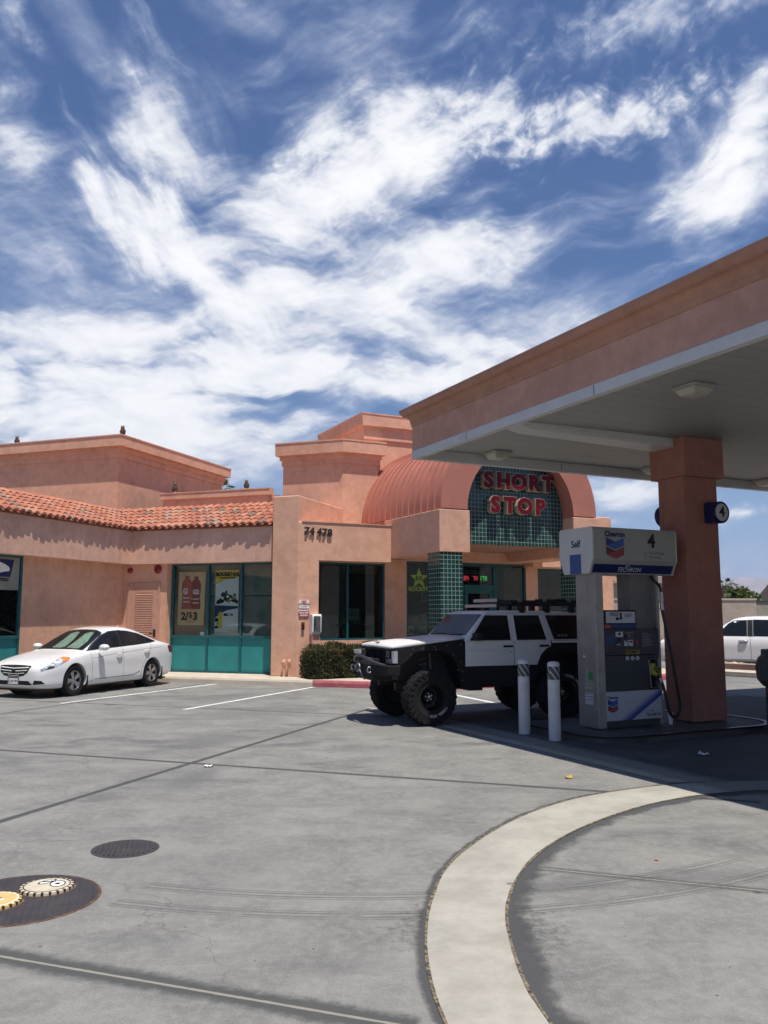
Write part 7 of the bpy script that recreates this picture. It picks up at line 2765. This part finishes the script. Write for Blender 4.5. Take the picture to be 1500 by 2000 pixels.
plate = diamond_plate()
rust = mat('rust_rim', (0.10, 0.06, 0.038), 0.85, 0, 0.2, 0.5, 14, dirt=((0.22, 0.18, 0.13), 0.5, 0.7, 9, 0.8))
mh = thing('tank_cover', 'large round dark steel tank cover holding two painted filler lids', 'manhole cover', (-2.30, 5.52, 0))
b = MB()
b.lathe([(0.475, 0.0), (0.475, 0.0045), (0.462, 0.006), (0, 0.007)], 64)
b.build('plate', plate, mh)
b = MB()
b.lathe([(0.492, 0.0), (0.490, 0.0042), (0.474, 0.0042), (0.474, 0.0)], 64, caps=False)
b.build('rim', rust, mh)
for (x, y, c, lab, sw_) in ((-2.205, 5.715, (0.52, 0.47, 0.36), 'cream filler lid with black and white recessed grips on the big steel cover', 1), (-2.425, 5.43, (0.58, 0.42, 0.17), 'yellow ochre filler lid beside the cream lid on the steel cover', 0)):
    fl = thing('filler_lid', lab, 'filler lid', (x, y, 0.007), 20, 'filler lids on the tank cover')
    lm = mat('lid_paint_%d' % sw_, c, 0.7, 0, 0.3, 0.13, 6, dirt=((0.33, 0.26, 0.15), 0.5, 0.75, 7, 0.6))
    b = MB()
    b.lathe([(0.168, 0.0), (0.166, 0.016), (0.146, 0.020), (0.140, 0.0195), (0, 0.0205)], 48)
    b.build('lid', lm, fl, smooth=40)
    b = MB()
    b.lathe([(0.1468, 0.0205), (0.1395, 0.0212), (0.1395, 0.0195)], 48, caps=False)
    b.build('groove', M['ink'] if sw_ else M['paper'], fl)
    b = MB()
    for k in range(22):
        b.box(0.147, 0.170, -0.008, 0.008, 0.001, 0.0192, RZ(k * 360 / 22))
    b.build('notch', mat('notch_dark', (0.05, 0.03, 0.02), 0.8), fl)
    b = MB()
    b.lathe([(0.185, -0.002), (0.178, 0.0005), (0.165, 0.0008)], 48, caps=False)
    b.build('rust_ring', rust, fl)
    b = MB()
    if sw_:
        mx1 = Matrix.Translation((0.065, 0.0, 0.0)) @ Matrix.Diagonal((1.0, 1.25, 1, 1))
        b.lathe([(0.050, 0.0200), (0.050, 0.0222), (0.043, 0.0222), (0.043, 0.0200)], 26, mx1, closed=True)
        mx1 = Matrix.Translation((0.0, 0.065, 0.0)) @ RZ(30) @ Matrix.Diagonal((1.3, 0.6, 1, 1))
        b.lathe([(0.050, 0.0200), (0.050, 0.0222), (0.041, 0.0222), (0.041, 0.0200)], 26, mx1, closed=True)
        b.lathe([(0.018, 0.0206), (0.018, 0.0226), (0, 0.0228)], 18, Matrix.Translation((0.065, 0, 0)))
        b.box(-0.03, 0.04, 0.058, 0.074, 0.0206, 0.0226)
    else:
        b.box(-0.05, 0.05, 0.0, 0.018, 0.0206, 0.0225)
    b.build('grip_recess', M['ink'], fl)
    b = MB()
    if sw_:
        b.lathe([(0.042, 0.0204), (0.042, 0.0216), (0, 0.0217)], 22, Matrix.Translation((0.065, 0.0, 0.0)) @ Matrix.Diagonal((1.0, 1.25, 1, 1)))
        b.lathe([(0.042, 0.0204), (0.042, 0.0216), (0, 0.0217)], 22, Matrix.Translation((0.0, 0.065, 0.0)) @ RZ(30) @ Matrix.Diagonal((1.25, 0.5, 1, 1)))
    else:
        b.box(-0.055, 0.06, -0.022, -0.002, 0.0206, 0.0224)
    b.build('grip_face', M['paper'], fl)
mh = thing('small_manhole_cover', 'small ribbed dark steel cover alone in the concrete before the big cover', 'manhole cover', (-1.98, 6.655, 0))
b = MB()
b.lathe([(0.245, 0.0), (0.245, 0.004), (0.236, 0.005), (0, 0.005)], 48)
for k in range(13):
    y = -0.21 + k * 0.035
    hw = math.sqrt(max(0.0, 0.225 ** 2 - y * y)) - 0.012
    if hw > 0.02:
        b.box(y - 0.006, y + 0.006, -hw, hw, 0.005, 0.010, RZ(12))
b.build('plate', plate, mh)
b = MB()
b.lathe([(0.253, 0.0), (0.252, 0.0042), (0.244, 0.0042), (0.244, 0.0)], 48, caps=False)
b.build('rim', mat('rim_dark_steel', (0.05, 0.045, 0.042), 0.7), mh)


# --- litter
def scrap(name, label, cat, x, y, z, sz, mt_, seed):
    rn = random.Random(seed)
    b = MB()
    n = 5
    for i in range(n + 1):
        for j in range(n + 1):
            b.v.append(Vector(((i / n - .5) * sz * 1.4 + rn.gauss(0, sz * .06), (j / n - .5) * sz + rn.gauss(0, sz * .06), abs(rn.gauss(0, sz * .16)) + 0.004)))
    for i in range(n):
        for j in range(n):
            a = i * (n + 1) + j
            b.f.append([a, a + n + 1, a + n + 2, a + 1])
            b.mi.append(0)
    o = b.build(name, mt_, smooth=180)
    s_ = o.modifiers.new('t', 'SOLIDIFY')
    s_.thickness = 0.001
    o.location = (x, y, z)
    o.rotation_euler = (0, 0, rn.uniform(0, 6))
    return tag(o, label, cat)


scrap('paper_scrap', 'crumpled white paper scrap by the slab joint crossing', 'litter', -2.06, 10.09, 0.003, 0.075, M['paper'], 1)
scrap('paper_scrap', 'crumpled white paper scrap in the shade before the pump', 'litter', 4.07, 10.91, 0.003, 0.085, M['paper'], 2)
scrap('dry_leaf', 'curled yellow leaf on the sunny slab near the canopy shadow', 'leaf', 2.02, 9.41, 0.003, 0.07, mat('leaf_yellow', (0.45, 0.30, 0.08), 0.7), 3)
scrap('dry_leaf', 'small orange leaf on the slab inside the pale arc', 'leaf', 1.99, 6.35, 0.003, 0.022, mat('leaf_orange', (0.45, 0.14, 0.08), 0.7), 4)


# --- far right: planter, street, walls, houses, trees, mountain
def en(n_, e_, z=0.0):
    p = NN * n_ + EN * e_
    return (p.x, p.y, z)


def strip(name, n0, n1, e0, e1, z0, z1, mt_, kind='structure'):
    b = MB()
    c4 = [en(n0, e0), en(n1, e0), en(n1, e1), en(n0, e1)]
    b.prism([(p[0], p[1]) for p in c4], z0, z1)
    return b.build(name, mt_, kind=kind)


strip('gutter', 23.2, 23.6, -8, 14.3, 0.002, 0.006, mat('gutter_dark', (0.03, 0.03, 0.03), 0.8, var=0.3))
strip('kerb', 23.65, 24.6, -8, 14.3, 0.0, 0.10, M['sidewalk'])
lw1 = strip('planter_wall', 26.2, 26.5, -8, 15.5, 0.0, 0.17, mat('planter_wall_brown', (0.26, 0.17, 0.13), 0.9, var=0.2), None)
tag(lw1, 'low brown planter wall before the white pickup', 'wall')
strip('planter_soil', 26.5, 28.2, -8, 15.5, 0.0, 0.08, mat('sandy_soil', (0.50, 0.40, 0.29), 0.9, 0, 0.2, 0.3, 4, 0.4, 20))
b = MB()
rn = random.Random(9)
for i in range(420):
    n_, e_ = rn.uniform(26.55, 28.1), rn.uniform(6, 15.4)
    p = en(n_, e_, 0.08)
    s = rn.uniform(0.03, 0.11)
    m_ = Matrix.Translation(p) @ RZ(rn.uniform(0, 360)) @ Matrix.Diagonal((s * rn.uniform(.8, 1.5), s, s * 0.8, 1))
    b.lathe([(0, -0.5), (0.8, -0.3), (1, 0.1), (0.6, 0.6), (0, 0.75)], 6, m_)
b.build('gravel', mat('planter_stone', (0.42, 0.33, 0.25), 0.9, island=0.45), kind='stuff')
strip('street', 29.0, 40, -120, 120, -0.458, -0.452, mat('street_asphalt', (0.09, 0.088, 0.085), 0.9, var=0.2, bump=0.3))


def garden_wall(name, label, x0, x1, y, h, mt_, cap, azd=0.0, th=0.2):
    t_ = thing(name, label, 'wall', ((x0 + x1) / 2, y, -0.46))
    b = MB()
    L = (x1 - x0) / 2
    b.box(-L, L, 0, th, 0, h)
    b.build('panel', mt_, t_)
    b = MB()
    b.box(-L - 0.03, L + 0.03, -0.04, th + 0.04, h + 0.001, h + 0.10)
    b.build('coping', cap, t_)
    return t_


wm1 = stucco('beige_wall', (0.46, 0.375, 0.295), 0.1)
garden_wall('garden_wall', 'tall beige stucco garden wall across the street, left of the lower one', 12.2, 19.95, 45, 2.95, wm1, mat('wall_cap_pale', (0.5, 0.42, 0.33), 0.8))
gw = garden_wall('garden_wall', 'lower beige wall with a dark cap and brick foot across the street', 20.3, 44, 46.5, 2.85, stucco('dull_wall', (0.36, 0.31, 0.24), 0.1), mat('wall_cap_dark', (0.06, 0.05, 0.045), 0.8))
b = MB()
for k in range(26):
    for j in range(2):
        b.box(-11.6 + k * 0.9 + j * 0.3, -10.78 + k * 0.9 + j * 0.3, -0.12, 0.0, 0.35 + j * 0.42, 0.72 + j * 0.42)
b.build('brick_foot', mat('foot_brick', (0.22, 0.16, 0.12), 0.9, island=0.3), gw)
# beige house seen between pump and column
hs = thing('beige_house', 'beige flat house with a dark garage opening beyond the shop', 'house', (17.5, 62, -0.3))
b = MB()
b.box(-9, 3.6, 0, 9, 0, 4.3)
b.build('wall', wm1, hs)
b = MB()
b.box(-5.2, -1.2, -0.05, 0.02, 0, 2.9)
b.build('garage_opening', M['black'], hs)
b = MB()
b.box(-9.3, 4.0, -0.5, 9.3, 4.301, 4.75)
b.build('roof', mat('flat_roof_tan', (0.40, 0.32, 0.25), 0.9), hs)
hs = thing('dark_roof_house', 'house with a steep dark brown gable at the right edge', 'house', (33.6, 60, -0.46))
b = MB()
b.box(-3, 7, 0, 8, 0, 3.2)
b.build('wall', wm1, hs)
b = MB()
b.prism([(-3.6, 3.0), (7.6, 3.0), (2, 9.4)], -0.5, 8.5, 'y')
b.build('roof', mat('dark_shingle', (0.05, 0.035, 0.03), 0.9, var=0.2), hs)
b = MB()
b.box(0, 1.4, -0.03, 0.02, 1.0, 2.2)
b.build('window', M['dark_glass'], hs)


def broad_tree(loc, h, cr, label, seed, lm, n=5200, group='trees beyond the garden wall', ls=1.0):
    rn = random.Random(seed)
    t_ = thing('broad_tree', label, 'tree', loc, 0, group)
    b = MB()
    limbs = []
    b.tube(spline([(0, 0, 0), (rn.uniform(-.1, .1), 0, h * 0.3), (rn.uniform(-.2, .2), rn.uniform(-.2, .2), h * 0.6)], 4), [0.16 - 0.008 * i for i in range(9)], 8)
    for k in range(7):
        a = k * 0.9 + rn.uniform(-.3, .3)
        q = Vector((math.cos(a) * cr * rn.uniform(.4, .75), math.sin(a) * cr * rn.uniform(.4, .75), h * rn.uniform(0.55, 0.9)))
        b.tube(spline([(0, 0, h * rn.uniform(.3, .5)), q * 0.5 + Vector((0, 0, h * .22)), q], 3), [0.07 - 0.008 * i for i in range(7)], 6)
        limbs.append(q)
    b.build('trunk', mat('bark_brown', (0.09, 0.06, 0.04), 0.9), t_)
    b = MB()
    cl = [(q + Vector((rn.gauss(0, .3), rn.gauss(0, .3), rn.gauss(0, .25))), rn.uniform(.28, .5) * cr) for q in limbs for _ in range(3)]
    cl += [(Vector((rn.gauss(0, .25 * cr), rn.gauss(0, .25 * cr), h * rn.uniform(.7, .95))), rn.uniform(.25, .4) * cr) for _ in range(6)]
    for i in range(n):
        c_, r_ = cl[rn.randrange(len(cl))]
        d = Vector((rn.gauss(0, 1), rn.gauss(0, 1), rn.gauss(0, 1))).normalized() * r_ * (rn.random() ** 0.35)
        leaf(b, c_ + Vector((d.x, d.y, d.z * 0.8)), rn.uniform(.16, .30) * ls, rn.uniform(.04, .08) * ls, rn, 0.1)
    b.build('crown', lm, t_)
    return t_


def palm(loc, h, label, seed, lm, fl=1.9, nf=34, group=None):
    rn = random.Random(seed)
    t_ = thing('palm_tree', label, 'palm', loc, 0, group)
    b = MB()
    pts = [(0.05 * math.sin(k * .7), 0.04 * math.cos(k), h * k / 8) for k in range(9)]
    b.tube(pts, [0.24, 0.2, 0.18, 0.17, 0.16, 0.16, 0.16, 0.17, 0.2], 10)
    b.build('trunk', mat('palm_bark', (0.17, 0.12, 0.085), 0.95, var=0.3, vscale=8), t_)
    b = MB()
    for k in range(nf):
        a = rn.uniform(0, 2 * pi)
        el = rn.uniform(-0.5, 1.3)
        L = fl * rn.uniform(.75, 1.05)
        d = Vector((math.cos(a) * math.cos(el), math.sin(a) * math.cos(el), math.sin(el)))
        sd_ = d.cross(Vector((0, 0, 1))).normalized()
        base = Vector((0, 0, h))
        stem = [base + d * L * q + Vector((0, 0, -0.32 * L * q * q)) for q in (0, .25, .5, .75)]
        b.tube(stem, [0.02, 0.016, 0.012, 0.008], 4)
        # fan leaf of narrow blades
        hub = stem[-1]
        dn = (stem[-1] - stem[-2]).normalized()
        upv = sd_.cross(dn).normalized()
        for q in range(15):
            an = (q - 7) / 7 * 1.35
            bl = dn * math.cos(an) + sd_ * math.sin(an)
            Lb = L * 0.42 * (1 - 0.25 * abs(an) / 1.35) * rn.uniform(.85, 1.1)
            w_ = sd_ * math.cos(an) - dn * math.sin(an)
            tip = hub + bl * Lb + Vector((0, 0, -0.25 * Lb)) + upv * rn.uniform(-.04, .04)
            mid = hub + bl * Lb * 0.5
            b.add([hub, mid + w_ * 0.035, tip, mid - w_ * 0.035], [(0, 1, 2, 3)])
    b.build('crown', lm, t_)
    return t_


green1 = leaf_mat('tree_leaf', (0.07, 0.11, 0.025), (0.17, 0.21, 0.055))
green2 = leaf_mat('palm_leaf', (0.035, 0.07, 0.022), (0.09, 0.135, 0.045))
broad_tree((24.0, 56, -0.46), 3.9, 1.0, 'bushy bright green tree beyond the tall beige wall, right of the palm', 21, green1)
broad_tree((23.3, 58, -0.46), 4.1, 1.0, 'bushy green tree below the palm beyond the tall beige wall', 22, green1)
palm((22.75, 56, -0.46), 3.95, 'short fan palm rising above the bushy tree beyond the wall', 5, green2, 0.95, 30)
broad_tree((20.2, 75, -0.46), 6.6, 2.2, 'pale green tree above the beige house seen under the pump crown', 23, green1)
pz = palm((-13.0, 66, 0), 11.35, 'fan palm whose crown shows behind the shop roof beside the low parapet', 6, green2, 1.5, 36)

# mountain range on the horizon
b = MB()
rn = random.Random(2)
cols_n, rows_n = 60, 7
for j in range(rows_n):
    for i in range(cols_n + 1):
        x = -1000 + i * 120
        y = 3300 + j * 150 + 60 * math.sin(i * .5)
        hgt = (0, 34, 84, 124, 165, 146, 0)[j] * (0.82 + 0.10 * math.sin(i * 0.35 + 1) + 0.10 * math.sin(i * 0.93) + 0.05 * rn.uniform(-1, 1)) - 0.5
        b.v.append(Vector((x, y, hgt)))
for j in range(rows_n - 1):
    for i in range(cols_n):
        a = j * (cols_n + 1) + i
        b.f.append([a, a + 1, a + cols_n + 2, a + cols_n + 1])
        b.mi.append(0)
b.build('mountain', mat('desert_rock', (0.36, 0.30, 0.29), 0.95, 0, 0.1, 0.2, 0.004, dirt=((0.24, 0.20, 0.20), 0.45, 0.65, 0.012, 0.7)), smooth=180, kind='structure')

# bare hills behind the camera, which the shop windows mirror
b = MB()
for j in range(4):
    for i in range(41):
        a = pi + (i / 40 - 0.5) * 3.6
        r_ = 900 + j * 120
        hgt = (0, 120, 190, 0)[j] * (0.8 + 0.18 * math.sin(i * .7) + 0.1 * math.sin(i * 1.9)) - 1
        b.v.append(Vector((r_ * math.sin(a), r_ * math.cos(a), hgt)))
for j in range(3):
    for i in range(40):
        a = j * 41 + i
        b.f.append([a, a + 41, a + 42, a + 1])
        b.mi.append(0)
b.build('hills', mat('hill_scrub', (0.17, 0.135, 0.11), 0.95, 0, 0.1, 0.25, 0.01, dirt=((0.10, 0.09, 0.06), 0.45, 0.65, 0.03, 0.7)), smooth=180, kind='structure')

# thin desert air: far hills fade while the forecourt stays clear
hzb = MB()
hzb.box(-4800, 7200, -1300, 4900, -1.6, 215)
hm = bpy.data.materials.new('thin_air')
hm.use_nodes = True
t = NT(hm.node_tree)
t.n.remove(t.n['Principled BSDF'])
pv = t.new('ShaderNodeVolumePrincipled')
pv.inputs['Color'].default_value = (0.70, 0.80, 1.0, 1)
pv.inputs['Density'].default_value = 0.00022
pv.inputs['Anisotropy'].default_value = 0.2
t.l.new(pv.outputs[0], t.n['Material Output'].inputs['Volume'])
hzb.build('haze', hm, kind='stuff')
